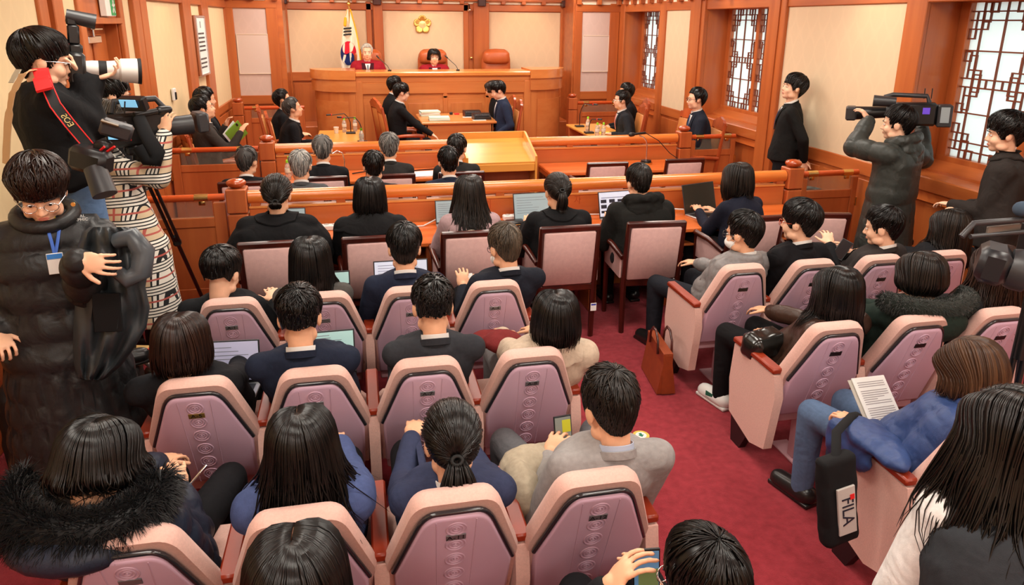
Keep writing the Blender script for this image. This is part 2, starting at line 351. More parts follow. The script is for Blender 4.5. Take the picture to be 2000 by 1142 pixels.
# ---- right wall, with three window niches
NICHES = [(10.55, 12.05), (7.52, 9.05), (3.62, 5.20), (.9, 2.4)]; XW = XR+.32
m = MB(); ys = sorted([YN, 13.2]+[v for n in NICHES for v in n])
for a, b in zip(ys[0::2], ys[1::2]): m.bb(XR, XW+.1, a, b, 0, CEIL, .001)
wr = struct('wall_right', m, W_WALL)
for a, b in NICHES:
    m = MB(); m.bb(XR+.02, XW+.1, a, b, 0, 1.04, .001); m.build('niche_base', W_WALL, wr)
    m = MB(); m.bb(XR+.001, XW+.1, a, b, 2.43, CEIL, .001); m.build('niche_header', W_WALL, wr)
    m = MB(); m.bb(XR-.05, XW, a-.02, b+.02, .93, 1.05, .01); m.build('sill_board', W_WALLX, wr)
    m = MB(); m.bb(XR-.02, XR+.02, a, b, .84, .93, .006); m.build('sill_apron', wood('wood_apron', srgb(222, 122, 58), srgb(206, 104, 48), 'y'), wr)
    m = MB(); m.prism([(0, 0), (.16, 0), (.16, .11), (0, .02)], (XW-.15, a, 1.05), (1, 0, 0), (0, 0, 1), (0, b-a, 0)); m.build('sill_slope', W_WALLX, wr)
for a, b in ((9.48, 10.33), (5.43, 7.18), (2.62, 3.36), (YN, .7)):
    m = MB(); m.bb(XR-.012, XR+.01, a, b, ZP0, ZP1, .001); m.build('wallpaper_panel', PAPER_R, wr)
    m = MB(); m.bb(XR-.02, XR+.01, a, b, .90, ZP0, .008); m.build('dado_rail', W_WALLX, wr)
    n = max(1, int((b-a)/.6))
    for k in range(n):
        y0 = a+(b-a)*k/n; y1 = a+(b-a)*(k+1)/n; m = MB(); m.bb(XR-.008, XR+.01, y0+.03, y1-.03, .16, .86, .006); m.build('wainscot_panel', W_WALL, wr)
for a, b in ((12.05, 12.3), (10.33, 10.55), (9.05, 9.48), (7.18, 7.52), (5.20, 5.43), (3.36, 3.62), (2.4, 2.62), (.7, .9)):
    w = .05 if b-a > .3 else .035
    m = MB(); m.bb(XR-w, XR+.01, a, b, 0, 2.56, .006); p = m.build('post', W_WALL, wr)
    if b-a > .25: m = MB(); m.bb(XR-w-.015, XR-w, a+.1, b-.14, 0, 2.56, .005); m.build('pilaster_strip', W_WALL, p)
m = MB(); m.bb(XR-.03, XR+.01, YN, 12.3, ZP1, 2.54, .008); m.build('lintel_beam', W_WALLX, wr)
m = MB(); m.bb(XR-.10, XR+.01, YN, 12.3, 2.62, 2.78, .008); m.build('upper_beam', W_WALLX, wr)
cornice(wr, XR, 12.3, XR, 5.2, (-1, 0, 0), W_WALLX)
LATT = mat('lattice_wood', srgb(120, 58, 34), .45, .4)
def lattice(W, H):
    """Korean fret lattice for one leaf, in the y-z plane, origin at lower corner; W along +y"""
    m = MB(); u = W/11.5; rj = random.Random(5); J = lambda: (.011+rj.uniform(-.0006, .0006), .016+rj.uniform(-.002, .002))
    def hb(y0, y1, z): t, d = J(); m.bb(-d/2, d/2, y0-t/2, y1+t/2, z-t/2, z+t/2, .001)
    def vb(y, z0, z1): t, d = J(); m.bb(-d/2, d/2, y-t/2, y+t/2, z0-t/2, z1+t/2, .001)
    for y in (u*2, W/2, W-u*2): vb(y, 0, H)
    for z in (H*.30, H*.70): hb(0, W, z)
    for z in (H*.495-u*.6, H*.495+u*.6, u*1.2, u*2.4, H-u*1.2, H-u*2.4): hb(0, W, z)
    def sq(y, z, sy, sz): hb(y, y+sy, z); hb(y, y+sy, z+sz); vb(y, z, z+sz); vb(y+sy, z, z+sz)
    def fy(y, side): return y if side < 0 else W-y
    for side in (-1, 1):
        def S(y, z, sy, sz):
            y0, y1 = fy(y, side), fy(y+sy, side); sq(min(y0, y1), z, abs(y1-y0), sz)
        for z0, up in ((0, 1), (H, -1)):
            for (y, z, a, b) in ((1, 1.2, 1.1, 2.4), (0, 3.6, 1.1, 1.3), (1, 2.4, 2, 1.2), (2, 0, 1.2, 2.6), (3, 0, 1.2, 1.3)):
                S(y*u, z0+(z if up > 0 else -(z+b))*u, a*u, b*u)
        for q in (1, -1):
            zc = H*.495
            for (y, z, a, b) in ((0, 3, 1.1, 1.3), (1, 1.8, 1.1, 2.0), (1, .6, 2.2, 1.2), (2.1, -.6, 1.2, 1.8), (3.2, -.6, 1.2, 1.2)):
                S(y*u, zc+(z if q > 0 else -(z+b))*u, a*u, b*u)
    return m
for i, (a, b) in enumerate(NICHES):
    wn = thing('window_%d' % (i+1), None, None); tag(wn, kind='structure')
    m = MB(); fz0, fz1 = 1.10, 2.44
    m.bb(XW-.030, XW+.05, a+.002, a+.10, fz0+.07, fz1-.015); m.bb(XW-.030, XW+.05, b-.10, b-.002, fz0+.07, fz1-.015); m.bb(XW-.034, XW+.054, a+.001, b-.001, fz0-.03, fz0+.08); m.bb(XW-.034, XW+.054, a+.001, b-.001, fz1-.02, fz1+.03); mid = (a+b)/2; m.bb(XW-.028, XW+.048, mid-.035, mid+.035, fz0+.07, fz1-.015)
    m.build('window_frame', W_WALL, wn)
    W = (b-a)/2-.135; H = fz1-fz0-.10; lt = lattice(W, H).mesh('lattice', LATT)
    for y in (a+.10, mid+.035):
        o = link('lattice', lt, wn, (XW, y, fz0+.08)); pm = MB(); pm.bb(XW+.02, XW+.026, y, y+W, fz0+.08, fz1-.02, .001); pm.build('pane', PANE, wn)
# ---- back wall: two alcoves and three broad bays
m = MB(); m.bb(-2.2, -1.18, YB, YB+.1, 0, CEIL, .001); m.bb(3.74, 4.9, YB, YB+.1, 0, CEIL, .001); m.bb(-1.2, -1.1, YB, 13.1, 0, CEIL, .001); m.bb(3.70, 3.8, YB, 13.1, 0, CEIL, .001); m.bb(-1.2, 3.8, 13.0, 13.1, 0, CEIL, .001)
wb = struct('wall_back', m, W_BACKX)
def framed(x0, x1, Y, z0, z1, pm, fw=.1):
    m = MB(); m.bb(x0, x1, Y-.008, Y+.01, z0, z1, .001); m.build('wallpaper_panel', pm, wb)
for x0, x1 in ((-1.84, -1.35), (3.86, 4.36)):
    framed(x0, x1, YB, 1.07, ZP1, PAPER_A)
    for a, b in ((x0-.13, x0), (x1, x1+.17)): m = MB(); m.bb(a, b, YB-.03, YB, 0, 2.56, .006); m.build('stile', W_WALL, wb)
    m = MB(); m.bb(x0, x1, YB-.03, YB, .93, 1.07, .006); m.build('dado_rail', W_BACKX, wb); m = MB(); m.bb(x0, x1, YB-.015, YB, .1, .9, .006); m.build('wainscot_panel', W_WALL, wb)
    t = thing('projection_board', 'pale framed board hung on the %s alcove panel' % ('left' if x0 < 0 else 'right'), 'board', ((x0+x1)/2+.01, YB-.015, 1.72))
    m = MB(); m.bb(-.23, .23, -.006, 0, -.30, .30, .001); m.build('board_face', mat('board_white', srgb(212, 190, 180), .6, .3), t); m = MB()
    for s in (-1, 1): m.bb(s*.235-.006, s*.235+.006, -.012, 0, -.31, .31, .002); m.bb(-.235, .235, -.012, 0, s*.305-.006, s*.305+.006, .002)
    m.build('board_edge', mat('board_edge', srgb(224, 204, 184), .5, .3), t)
for x0, x1, z0 in ((-1.08, .21, 1.38), (.49, 1.89, 1.40), (2.34, 3.66, 1.38)): framed(x0, x1, 13.0, z0, ZP1-.01, PAPER_B)
for a, b, d in ((-1.2, -1.08, .06), (.21, .30, .03), (.33, .49, .08), (1.89, 1.98, .03), (1.98, 2.06, .0), (2.06, 2.34, .08), (3.66, 3.76, .05)):
    m = MB(); m.bb(a, b, 13.0-d-.01, 13.0, 0, 2.56, .008); m.build('post', W_WALL, wb)
m = MB(); m.bb(-1.1, 3.74, 12.97, 13.0, 1.24, 1.39, .008); m.build('dado_rail', W_BACKX, wb)
for k in range(8): x = -1.08+k*.6; m = MB(); m.bb(x+.02, x+.57, 12.98, 13.0, .2, 1.2, .008); m.build('wainscot_panel', W_WALL, wb)
m = MB(); m.bb(-1.1, 3.74, 12.96, 13.0, ZP1, 2.53, .008); m.build('lintel_beam', W_BACKX, wb); m = MB(); m.bb(-1.1, 3.74, 12.9, 13.0, 2.585, 2.75, .008); m.build('upper_beam', W_BACKX, wb)
for a, b in ((-1.97, -1.18), (3.74, 4.57)):
    m = MB(); m.bb(a, b, YB-.035, YB, ZP1, 2.53, .008); m.build('lintel_beam', W_BACKX, wb); m = MB(); m.bb(a, b, YB-.1, YB, 2.62, 2.75, .008); m.build('upper_beam', W_BACKX, wb)
cornice(wb, -1.08, 13.0, 3.7, 13.0, (0, -1, 0), W_BACKX); cornice(wb, -1.9, YB, -1.2, YB, (0, -1, 0), W_BACKX); cornice(wb, 3.78, YB, 4.5, YB, (0, -1, 0), W_BACKX)
for x in (-1.13, .40, 2.2, 3.72):
    m = MB(); m.bb(x-.07, x+.07, 12.82, 12.98, 2.5, 2.62, .01); m.build('bracket_block', W_DARK, wb)
m = MB(); m.lathe([(0, -.045), (.02, -.04), (.024, -.02), (.012, 0), (.02, .003), (.02, .01)], (2.02, 12.975, 1.62), 14, 'y'); m.build('door_knob', BRASS, wb)
m = MB(); m.bb(-2.3, 5.0, YN-.1, YN, 0, CEIL, .001); struct('wall_near', m, mat('near_wall', srgb(232, 206, 164), .8, .2, noise_amt=.03))
# security camera in the cornice
t = thing('security_camera', 'small silver dome camera under the cornice beside the centre bay', 'security camera', (1.98, 12.86, 2.44))
m = MB(); m.ell((0, 0, 0), (.035, .05, .03)); m.build('camera_shell', CHROME, t); m = MB(); m.cyl((0, 0, .02), (0, .04, .09), .012); m.build('camera_mount', BLACKP, t)

# ================================================================== RAILS AND GATES
def post(parent_name, x, Y, label, h=1.0, w=.15):
    t = thing('newel_post', label, 'post', (x, Y, 0), 0, 'newel posts of the rails')
    m = MB(); m.bb(-w/2, w/2, -w/2, w/2, 0, h*.8, .008); m.build('post_shaft', W_PANELZ, t)
    m = MB(); m.bb(-w/2, w/2, -w/2, w/2, h*.81, h, .008); m.build('post_block', W_PANELZ, t)
    pr = [(0.001, 0), (.035, 0), (.05, .008), (.068, .022), (.074, .036), (.068, .052), (.05, .064), (.025, .07), (.001, .071)]
    m = MB(); m.lathe([(r*w/.15, z) for r, z in pr], (0, 0, h), 24)
    for k in range(len(m.v)):
        x0, y0, z0 = m.v[k]; a = math.atan2(y0, x0); f = 1+.025*math.cos(8*a); m.v[k] = (x0*f, y0*f, z0)
    m.build('finial', wood('wood_finial', srgb(190, 84, 34), srgb(160, 62, 24), 'z', .15, .8), t, 80)
def rail(x0, x1, Y, label, zt=.975):
    t = thing('handrail_barrier', label, 'railing', ((x0+x1)/2, Y, 0)); L = (x1-x0)/2
    m = MB(); m.cyl((-L, 0, zt-.053), (L, 0, zt-.053), .053, 24); m.build('handrail', W_RAIL, t, 50)
    m = MB(); m.bb(-L, L, -.025, .025, 0, .835, .006); m.build('board', W_PANEL, t)
    m = MB(); m.bb(-L, L, -.035, .035, .832, .852, .006); m.build('cap_strip', wood('wood_cap', srgb(226, 154, 84), srgb(214, 136, 70), 'x'), t)
    n = max(2, int(round((x1-x0)/.62)))
    for k in range(n+1): x = -L+.05+(2*L-.1)*k/n; m = MB(); m.bb(x-.035, x+.035, -.03, .03, .85, .885, .003); m.build('support_block', W_PANELZ, t)
def gate(x0, x1, Y, label, hinge_left=True, zt=.955):
    t = thing('swing_gate', label, 'gate', ((x0+x1)/2, Y, 0)); L = (x1-x0)/2-.012
    m = MB(); m.cyl((-L, 0, zt-.025), (L, 0, zt-.025), .027, 20); m.build('gate_rail', wood('wood_gate_rail', srgb(206, 88, 36), srgb(186, 70, 28), 'x', .22, .5), t, 50)
    for x in (-L*.62, L*.62):
        m = MB(); m.cyl((x-.05, 0, zt-.025), (x+.05, 0, zt-.025), .030, 20); m.box((x, 0, zt-.065), (.05, .02, .04)); m.build('brass_clip', BRASS, t, 50)
    m = MB(); m.bb(-L*.78, L*.78, -.004, .004, .775, .905, .001); m.build('glass_strip', GLASS, t)
    m = MB(); m.bb(-L, -L*.8, -.025, .025, .06, .89, .004); m.bb(L*.8, L, -.025, .025, .06, .89, .004); m.bb(-L*.8, L*.8, -.025, .025, .06, .2, .004); m.bb(-L*.8, L*.8, -.025, .025, .70, .775, .004); m.build('gate_frame', W_PANELZ, t)
    m = MB(); m.bb(-L*.8, L*.8, -.012, .012, .2, .70, .003); m.build('gate_panel', W_PANELZ, t)
    x = -L if hinge_left else L; m = MB(); m.cyl((x, -.03, .62), (x, -.03, .70), .012); m.build('hinge', BRASS, t)
Y2, Y1, Y0 = 5.69, 7.92, 11.75
rail(-.87, 3.75, Y2, 'long orange wood handrail barrier in front of the reporters desk')
post('n', -.95, Y2, 'square newel post with round finial at the left end of the reporters rail'); post('n', 3.83, Y2, 'square newel post with round finial at the right end of the reporters rail')
gate(-1.95, -1.03, Y2, 'low wooden swing gate with glass strip behind the tripod', True); gate(3.91, 4.52, Y2, 'low wooden swing gate with glass strip beside the green coat cameraman', False)
rail(-.89, 3.72, Y1, 'orange wood handrail barrier in front of the grey haired men')
post('n', -.97, Y1, 'square newel post with round finial at the left end of the farther rail'); post('n', 3.81, Y1, 'square newel post with round finial at the right end of the farther rail')
gate(-1.95, -1.05, Y1, 'low wooden swing gate with brass clips in front of the green folder man', True); gate(3.89, 4.50, Y1, 'low wooden swing gate with brass clips beside the standing guard', False)
post('n', -1.82, Y0, 'dark newel post with flat finial below the left alcove board', 1.02); gate(-1.74, -.82, Y0, 'dark swing gate left of the judges bench', True)
post('n', 3.56, Y0, 'dark newel post with flat finial right of the judges bench', 1.02); gate(3.64, 4.48, Y0, 'dark swing gate below the right alcove board', False)
# ================================================================== THEATRE SEATS
# local frame: origin on the floor under the seat, +y the way the sitter faces, back leans to -y
ROWY = {4: .95, 3: 1.836, 2: 2.742, 1: 3.62}          # y of the top edge of the backs, row by row
COLL = [-.70, -.235, .228, .690]; COLR = [2.205, 2.68, 3.155, 3.63]
TOPY, TOPZ, BOTY, BOTZ = -.15, .855, .04, .30
def bp_(x, h, off=0):
    """point on the leaning back: x across, h height along the back (0..1), off towards the rear"""
    o = Vector((0, BOTY, BOTZ)); d = Vector((0, TOPY-BOTY, TOPZ-BOTZ)); L = d.length; n = Vector((0, -d.z, d.y)).normalized()
    return o+d*h+Vector((x, 0, 0))+n*off
def outline(wt, wm, wb, hm, h0, h1, r=.045):
    """right half then left half of the seat back outline, with rounded top corners: list of (x,h)"""
    P = [(wb, h0), (wm, hm)]; L = .587
    ex, eh = wt, h1; ax, ah = wm, hm
    for k in range(6):
        t = k/5; a0 = (ex+(ax-ex)*.22, eh+(ah-eh)*.22); a1 = (ex, eh); a2 = (ex-r, eh)
        P.append(tuple((1-t)**2*a0[i]+2*t*(1-t)*a1[i]+t*t*a2[i] for i in (0, 1)))
    return P+[(-x, h) for x, h in P[::-1]]
def seat_parts():
    parts = []
    # padded cushion: loft from front to rear with rounded edge
    m = MB(); ol = outline(.128, .218, .205, .50, .0, 1.0)
    def ring(off, s, dz=0): return [bp_(x*s, .5+(h-.5)*(1-(1-s)*.9)+dz, off) for x, h in ol]
    m.loft([ring(-.062, .86), ring(-.054, .95), ring(-.03, 1.0), ring(-.005, 1.0), ring(.012, .975)]); parts.append(('back_cushion', m, FABRIC, 60))
    m = MB(); ol2 = outline(.096, .192, .186, .46, .035, .935, .035)
    def ring2(off, s): return [bp_(x*s, .48+(h-.48)*s, off) for x, h in ol2]
    m.loft([ring2(-.02, 1.0), ring2(.022, 1.0), ring2(.034, .975), ring2(.038, .93)]); parts.append(('back_shell', m, PLASTIC, 50))
    m = MB(); pts = [bp_(x*1.012, .48+(h-.48)*1.012, .023) for x, h in ol2][1:-1]
    dense = []
    for a, b in zip(pts, pts[1:]):
        for k in range(3): dense.append(a.lerp(b, k/3))
    dense.append(pts[-1]); m.tube(dense, .0085, 8); parts.append(('edge_trim', m, TRIM, 80))
    m = MB(); m.box((0, .19, .415), (.40, .42, .09), Matrix.Rotation(math.radians(4), 3, 'X'), .03); parts.append(('seat_cushion', m, FABRIC, 50))
    m = MB(); m.box((0, .19, .355), (.37, .38, .04), Matrix.Rotation(math.radians(4), 3, 'X'), .012); parts.append(('seat_pan', m, PLASTIC, 40))
    m = MB(); m.bb(-.03, .03, .03, .09, .01, .28, .006); m.bb(-.18, .18, .03, .10, .25, .31, .008); parts.append(('pedestal', m, STEEL, 40))
    m = MB(); m.bb(-.05, .05, -.09, .21, 0, .012, .003); parts.append(('base_plate', m, STEEL, 40))
    return parts
_sp = [(n, m.mesh(n, mt, s)) for n, m, mt, s in seat_parts()]
def rosette():
    m = MB(); n = Vector(bp_(0, 0, 1)-bp_(0, 0, 0))
    for r, w in ((.031, .0032), (.0205, .003), (.010, .003)):
        m.tube([bp_(r*math.cos(a), .5+r*math.sin(a)/.587, .038) for a in [2*pi*k/20 for k in range(20)]], w, 6, closed=True)
    m.ell(bp_(0, .5, .038), (.0045, .0045, .0045), None, 8, 6)
    for k in range(len(m.v)): v = Vector(m.v[k]); m.v[k] = tuple(v-bp_(0, .5, .038))
    return m.mesh('rosette', PLASTIC, 80)
_ros = rosette()
mg = MB()
for s in (-1, 1): mg.tube([bp_(s*.052, .05, .0375), bp_(s*.062, .90, .0375)], .0022, 6)
_ridge = mg.mesh('ridge', PLASTIC, 80)
mp = MB(); mp.box((0, 0, 0), (.062, .004, .026), None, .001); _plate = {0: mp.mesh('number_plate', PLATEG), 1: mp.mesh('number_plate', PLATEB), 2: mp.mesh('number_plate', BLACKP)}
ma = MB(); ma.box((0, .155, .585), (.058, .40, .032), None, .012); _arm = ma.mesh('armrest', W_ARM, 40)
ml = MB(); ml.prism([(-.03, .14), (.10, .10), (.33, .16), (.36, .35), (.34, .565), (-.05, .565), (-.075, .45)], (-.024, 0, 0), (0, 1, 0), (0, 0, 1), (.048, 0, 0)); _side = ml.mesh('side_panel', FABRIC, 30)
mf = MB(); mf.prism([(.20, 0), (.29, 0), (.31, .15), (.12, .15)], (-.02, 0, 0), (0, 1, 0), (0, 0, 1), (.04, 0, 0)); _foot = mf.mesh('side_foot', BLACKP, 30)
TILT = math.atan2(BOTY-TOPY, TOPZ-BOTZ)
def theatre_seat(x, row, label, num=None, plate=0, left_arm=False):
    t = thing('theatre_seat', label, 'theatre seat', (x, ROWY[row]-TOPY, 0), 0, 'pink theatre seats in rows')
    for n, me in _sp: link(n, me, t)
    link('ridge', _ridge, t)
    for h in (.83, .69, .55, .41, .27, .13): link('rosette', _ros, t, bp_(0, h, .038))
    o = link('number_plate', _plate[plate], t, bp_(0, .76, .040)); o.rotation_euler = (TILT, 0, 0)
    if num:
        up = (bp_(0, 1)-bp_(0, 0)).normalized(); p = bp_(0, .76, .0425)
        lettering('seat_number', num, .026, frame(p, (1, 0, 0), up), INK, o, .0004, 1.15)
        ch = o.children[0]; ch.matrix_parent_inverse = (Matrix.Translation(bp_(0, .76, .040)) @ Matrix.Rotation(TILT, 4, 'X')).inverted()
    for s in ((1, -1) if left_arm else (1,)):
        xx = s*.2325; o = link('side_panel', _side, t, (xx, 0, 0)); link('armrest', _arm, t, (xx, 0, 0)); link('side_foot', _foot, t, (xx, 0, 0))
SN = lambda r, c: (r-1)*4+c+1
desc = {1: ('the boy with the bowl cut', 'the long haired woman in grey', 'the man with the open laptop', 'the masked man reading a booklet'),
        2: ('the brown bobbed woman in black', 'the broad man in the navy suit', 'the man in the charcoal suit', 'the woman in the beige coat'),
        3: ('the woman in the black fur hood', 'the long haired woman in blue', 'the ponytailed woman in navy', 'the man in the grey tweed jacket')}
pl = {1: 0, 3: 0, 4: 0, 5: 1, 7: 0, 8: 0, 11: 0, 12: 0}
for r in (1, 2, 3):
    for c in range(4):
        n = SN(r, c); theatre_seat(COLL[c], r, 'pink theatre seat%s under %s' % (' with plate A-%d' % n if n in pl else '', desc[r][c]), 'A-%d' % n if n in pl else None, pl.get(n, 0), c == 0)
for c in (1, 3): theatre_seat(COLL[c], 4, 'pink last row theatre seat under the %s' % ('centre parted black haired woman' if c == 1 else 'man looking at the phone photo'), None, 0, True)
descR = {1: ('the man in grey quilting', 'the black suited man with orange glasses', 'the suited man typing on his phone', 'the long haired woman by the right wall'),
         2: ('the woman in the brown leather jacket', 'the woman in the green fur hood', 'the dark dressed woman behind the video camera'), 3: ('the woman in the blue padded coat',), 4: ('the woman in the dark vest',)}
for r, l in descR.items():
    for c, d in enumerate(l): theatre_seat(COLR[c], r, 'pink right block theatre seat under '+d, None, 2, c == 0)
theatre_seat(COLR[1], 3, 'empty pink theatre seat beside the woman in the blue padded coat', None, 2)
theatre_seat(COLR[2], 3, 'empty pink theatre seat at the right edge of the third row', None, 2)

# ================================================================== PRESS ARMCHAIRS
def chair_meshes():
    P = []
    def A(n, m, mt, s=35): P.append((n, m.mesh(n, mt, s)))
    # back at y=-.24 leaning to -.30, width .44
    for s in (-1, 1):
        m = MB(); m.tube([(s*.20, -.20, 0), (s*.205, -.205, .42), (s*.205, -.235, .62), (s*.205, -.275, .87)], [.020, .024, .022, .018], 6); A('back_post', m, W_DARK, 40)
        m = MB(); m.tube([(s*.215, .22, 0), (s*.215, .22, .44), (s*.235, .20, .63)], [.018, .022, .02], 6); A('front_leg', m, W_DARK, 40)
        m = MB(); m.tube([(s*.225, -.22, .60), (s*.245, -.02, .645), (s*.24, .22, .635)], [.018, .022, .024], 8); A('arm', m, W_DARK, 60)
        m = MB(); m.prism([(-.2, .44), (.19, .44), (.19, .62), (-.2, .60)], (s*.225-.012, 0, 0), (0, 1, 0), (0, 0, 1), (.024, 0, 0)); A('side_pad', m, FABRIC2, 30)
    R = Matrix.Rotation(.16, 3, 'X')
    m = MB(); m.box((0, -.273, .862), (.44, .036, .045), R, .012); A('top_rail', m, W_DARK)
    m = MB(); m.box((0, -.205, .40), (.42, .03, .05), None, .006); A('rear_apron', m, W_DARK)
    m = MB(); m.box((0, .21, .40), (.42, .03, .05), None, .006); A('front_apron', m, W_DARK)
    m = MB(); m.box((0, -.237, .635), (.375, .05, .42), R, .02); A('back_pad', m, FABRIC2, 50)
    m = MB(); m.box((0, .0, .45), (.42, .42, .08), None, .03); A('seat_pad', m, FABRIC2, 50)
    return P
_ch = chair_meshes()
def armchair(x, y, label, rz=0):
    t = thing('press_armchair', label, 'armchair', (x, y, 0), rz, 'dark framed armchairs with pink upholstery')
    for n, me in _ch: link(n, me, t)
    return t
YCH = 4.85
CHX = {}
for px, py, lab, rz in ((535, 498, 'dark framed pink armchair under the woman in the black cape', 0), (735, 487, 'dark framed pink armchair under the woman with straight black hair', 0), (925, 478, 'dark framed pink armchair draped with a beige coat', 0),
                    (1115, 466, 'dark framed pink armchair with a barcode sticker under the ponytailed reporter', 0), (1288, 455, 'dark framed pink armchair under the reporter in the hooded jacket', -.06), (1480, 450, 'dark framed pink armchair under the navy blazer woman', 0), (1622, 438, 'empty dark framed pink armchair at the right end of the reporters desk', -.25)):
    p = at_y(px, py, YCH-.29); CHX[lab] = p.x; armchair(p.x, YCH, lab, rz)
p = at_y(1335, 330, 6.85); armchair(p.x, 7.1, 'empty dark framed pink armchair at the right of the witness table'); p = at_y(1185, 333, 6.8); armchair(p.x, 7.05, 'empty dark framed pink armchair at the left of the witness table')
# barcode sticker on one armchair
t = thing('barcode_sticker', 'small white barcode sticker on the armchair leg', 'sticker', tuple(at_y(1159, 599, YCH-.262)), 0)
m = MB(); m.bb(-.022, .022, -.001, .001, -.03, .03, .0004); m.build('label_sheet', PAPER, t); m = MB(); m.bb(-.018, .018, -.0016, -.001, .012, .024, .0002); m.build('printed_band', mat('blue_print', srgb(60, 70, 170), .6, .3), t)

# ================================================================== DESKS
def desk(name, label, x0, x1, y0, y1, z, parts=True, mt=W_DESK, nleg=5, fret=False):
    t = thing(name, label, 'desk' if 'desk' in name else 'table', ((x0+x1)/2, (y0+y1)/2, 0)); L = (x1-x0)/2; D = (y1-y0)/2
    m = MB(); m.bb(-L, L, -D, D, z-.04, z, .012); m.build('desk_top', mt, t)
    for k in range(nleg): x = -L+.04+(2*L-.08)*k/(nleg-1); m = MB(); m.bb(x-.03, x+.03, -D+.03, D-.03, 0, z-.04, .005); m.build('support', W_PANELZ, t)
    m = MB(); m.bb(-L+.03, L-.03, -D+.06, D-.03, z-.17, z-.15, .004); m.build('shelf', W_PANEL, t)
    m = MB(); m.bb(-L+.03, L-.03, D-.05, D-.03, .1, z-.04, .004); m.build('modesty_board', W_PANEL, t)
    if fret:
        m = MB()
        for k in range(3):
            y = -D+.1+k*.14; m.bb(-L-.012, -L, y, y+.1, z-.20, z-.185); m.bb(-L-.012, -L, y, y+.015, z-.20, z-.08); m.bb(-L-.012, -L, y+.085, y+.1, z-.2, z-.08); m.bb(-L-.012, -L, y+.04, y+.06, z-.16, z-.08)
        m.build('fretwork', W_DARK, t)
    return t
ZD = .67
dk = desk('reporters_desk', 'long orange reporters desk behind the handrail', -.86, 3.74, 5.06, 5.645, ZD, nleg=8)
for body, px, py in (('기', 953, 400), ('자', 1128, 391)):
    lettering('carved_letter', body, .085, frame(at_y(px, py, Y2-.026), (1, 0, 0), (0, 0, 1)), wood('wood_letter', srgb(186, 84, 34), srgb(170, 70, 28), 'x'), None, .001, .8)
    o = COL.objects[-1]; tag(o, 'carved letter %s on the board behind the reporters desk' % ('left of the grey laptop' if body == '기' else 'right of the grey laptop'), 'letter', 'carved letters')
desk('hearing_desk', 'orange desk holding bottles before the grey haired men', -.86, 1.0, 7.32, 7.87, ZD, nleg=4)
desk('witness_table', 'empty orange table with a microphone at the right', 2.0, 3.7, 7.30, 7.86, .68, nleg=3, fret=True)
# witness stand: box with a sloping reading top and raised rims
t = thing('witness_stand', 'tall pale wooden witness stand with sloping top', 'lectern', (1.45, 7.55, 0))
m = MB(); m.prism([(-.28, .82), (.29, .985), (.29, .96), (-.28, .795)], (-.37, 0, 0), (0, 1, 0), (0, 0, 1), (.74, 0, 0)); m.build('sloping_top', W_PALE, t)
for x in (-.38, .36): m = MB(); m.prism([(-.30, 0), (.31, 0), (.31, 1.06), (.24, 1.06), (-.30, .88)], (x, 0, 0), (0, 1, 0), (0, 0, 1), (.022, 0, 0)); m.build('side_panel', W_PALE, t)
m = MB(); m.bb(-.36, .36, .29, .312, 0, 1.06, .004); m.build('front_panel', W_PALE, t)
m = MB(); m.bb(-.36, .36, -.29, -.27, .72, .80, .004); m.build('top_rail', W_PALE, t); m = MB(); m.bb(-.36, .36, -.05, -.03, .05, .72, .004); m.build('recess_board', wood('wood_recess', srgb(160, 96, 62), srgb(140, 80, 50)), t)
m = MB(); m.bb(-.36, .36, -.28, .28, .04, .07, .004); m.build('floor_shelf', W_PALE, t)
# clerks table
t = thing('clerks_table', 'pale wooden clerks table in the middle of the well', 'table', (1.44, 10.85, 0))
ZC = .84
m = MB(); m.bb(-.56, .56, -.52, .52, ZC-.035, ZC, .01); m.build('table_top', wood('wood_clerk', srgb(224, 146, 78), srgb(212, 130, 66), 'x', .3, .4), t)
m = MB(); m.bb(-.50, .50, -.48, -.455, .05, ZC-.035, .004); m.build('front_panel', W_BENCH, t); m = MB(); m.bb(-.50, .50, .455, .48, .05, ZC-.035, .004); m.build('rear_panel', W_BENCH, t)
for x in (-.49, .465): m = MB(); m.bb(x, x+.025, -.48, .48, 0, ZC-.035, .004); m.build('side_panel', W_BENCHZ, t)
def law_table(x0, x1, y0, y1, label):
    t = thing('counsel_table', label, 'table', ((x0+x1)/2, (y0+y1)/2, 0)); L = (x1-x0)/2; D = (y1-y0)/2; z = .72
    m = MB(); m.bb(-L, L, -D, D, z-.035, z, .01); m.build('table_top', W_PALE, t)
    for s in (-1, 1):
        m = MB(); m.bb(-L+.04, L-.04, s*(D-.05)-.012, s*(D-.05)+.012, .0, z-.035, .004); m.build('end_panel', W_PANELZ, t)
    m = MB(); m.bb(-.012, .012, -D+.06, D-.06, .1, z-.035, .004); m.build('centre_panel', W_PANELZ, t)
law_table(-.57, .05, 9.25, 10.62, 'pale counsel table with two microphones at the left'); law_table(3.16, 3.72, 9.25, 10.72, 'pale counsel table with yellow envelope at the right')

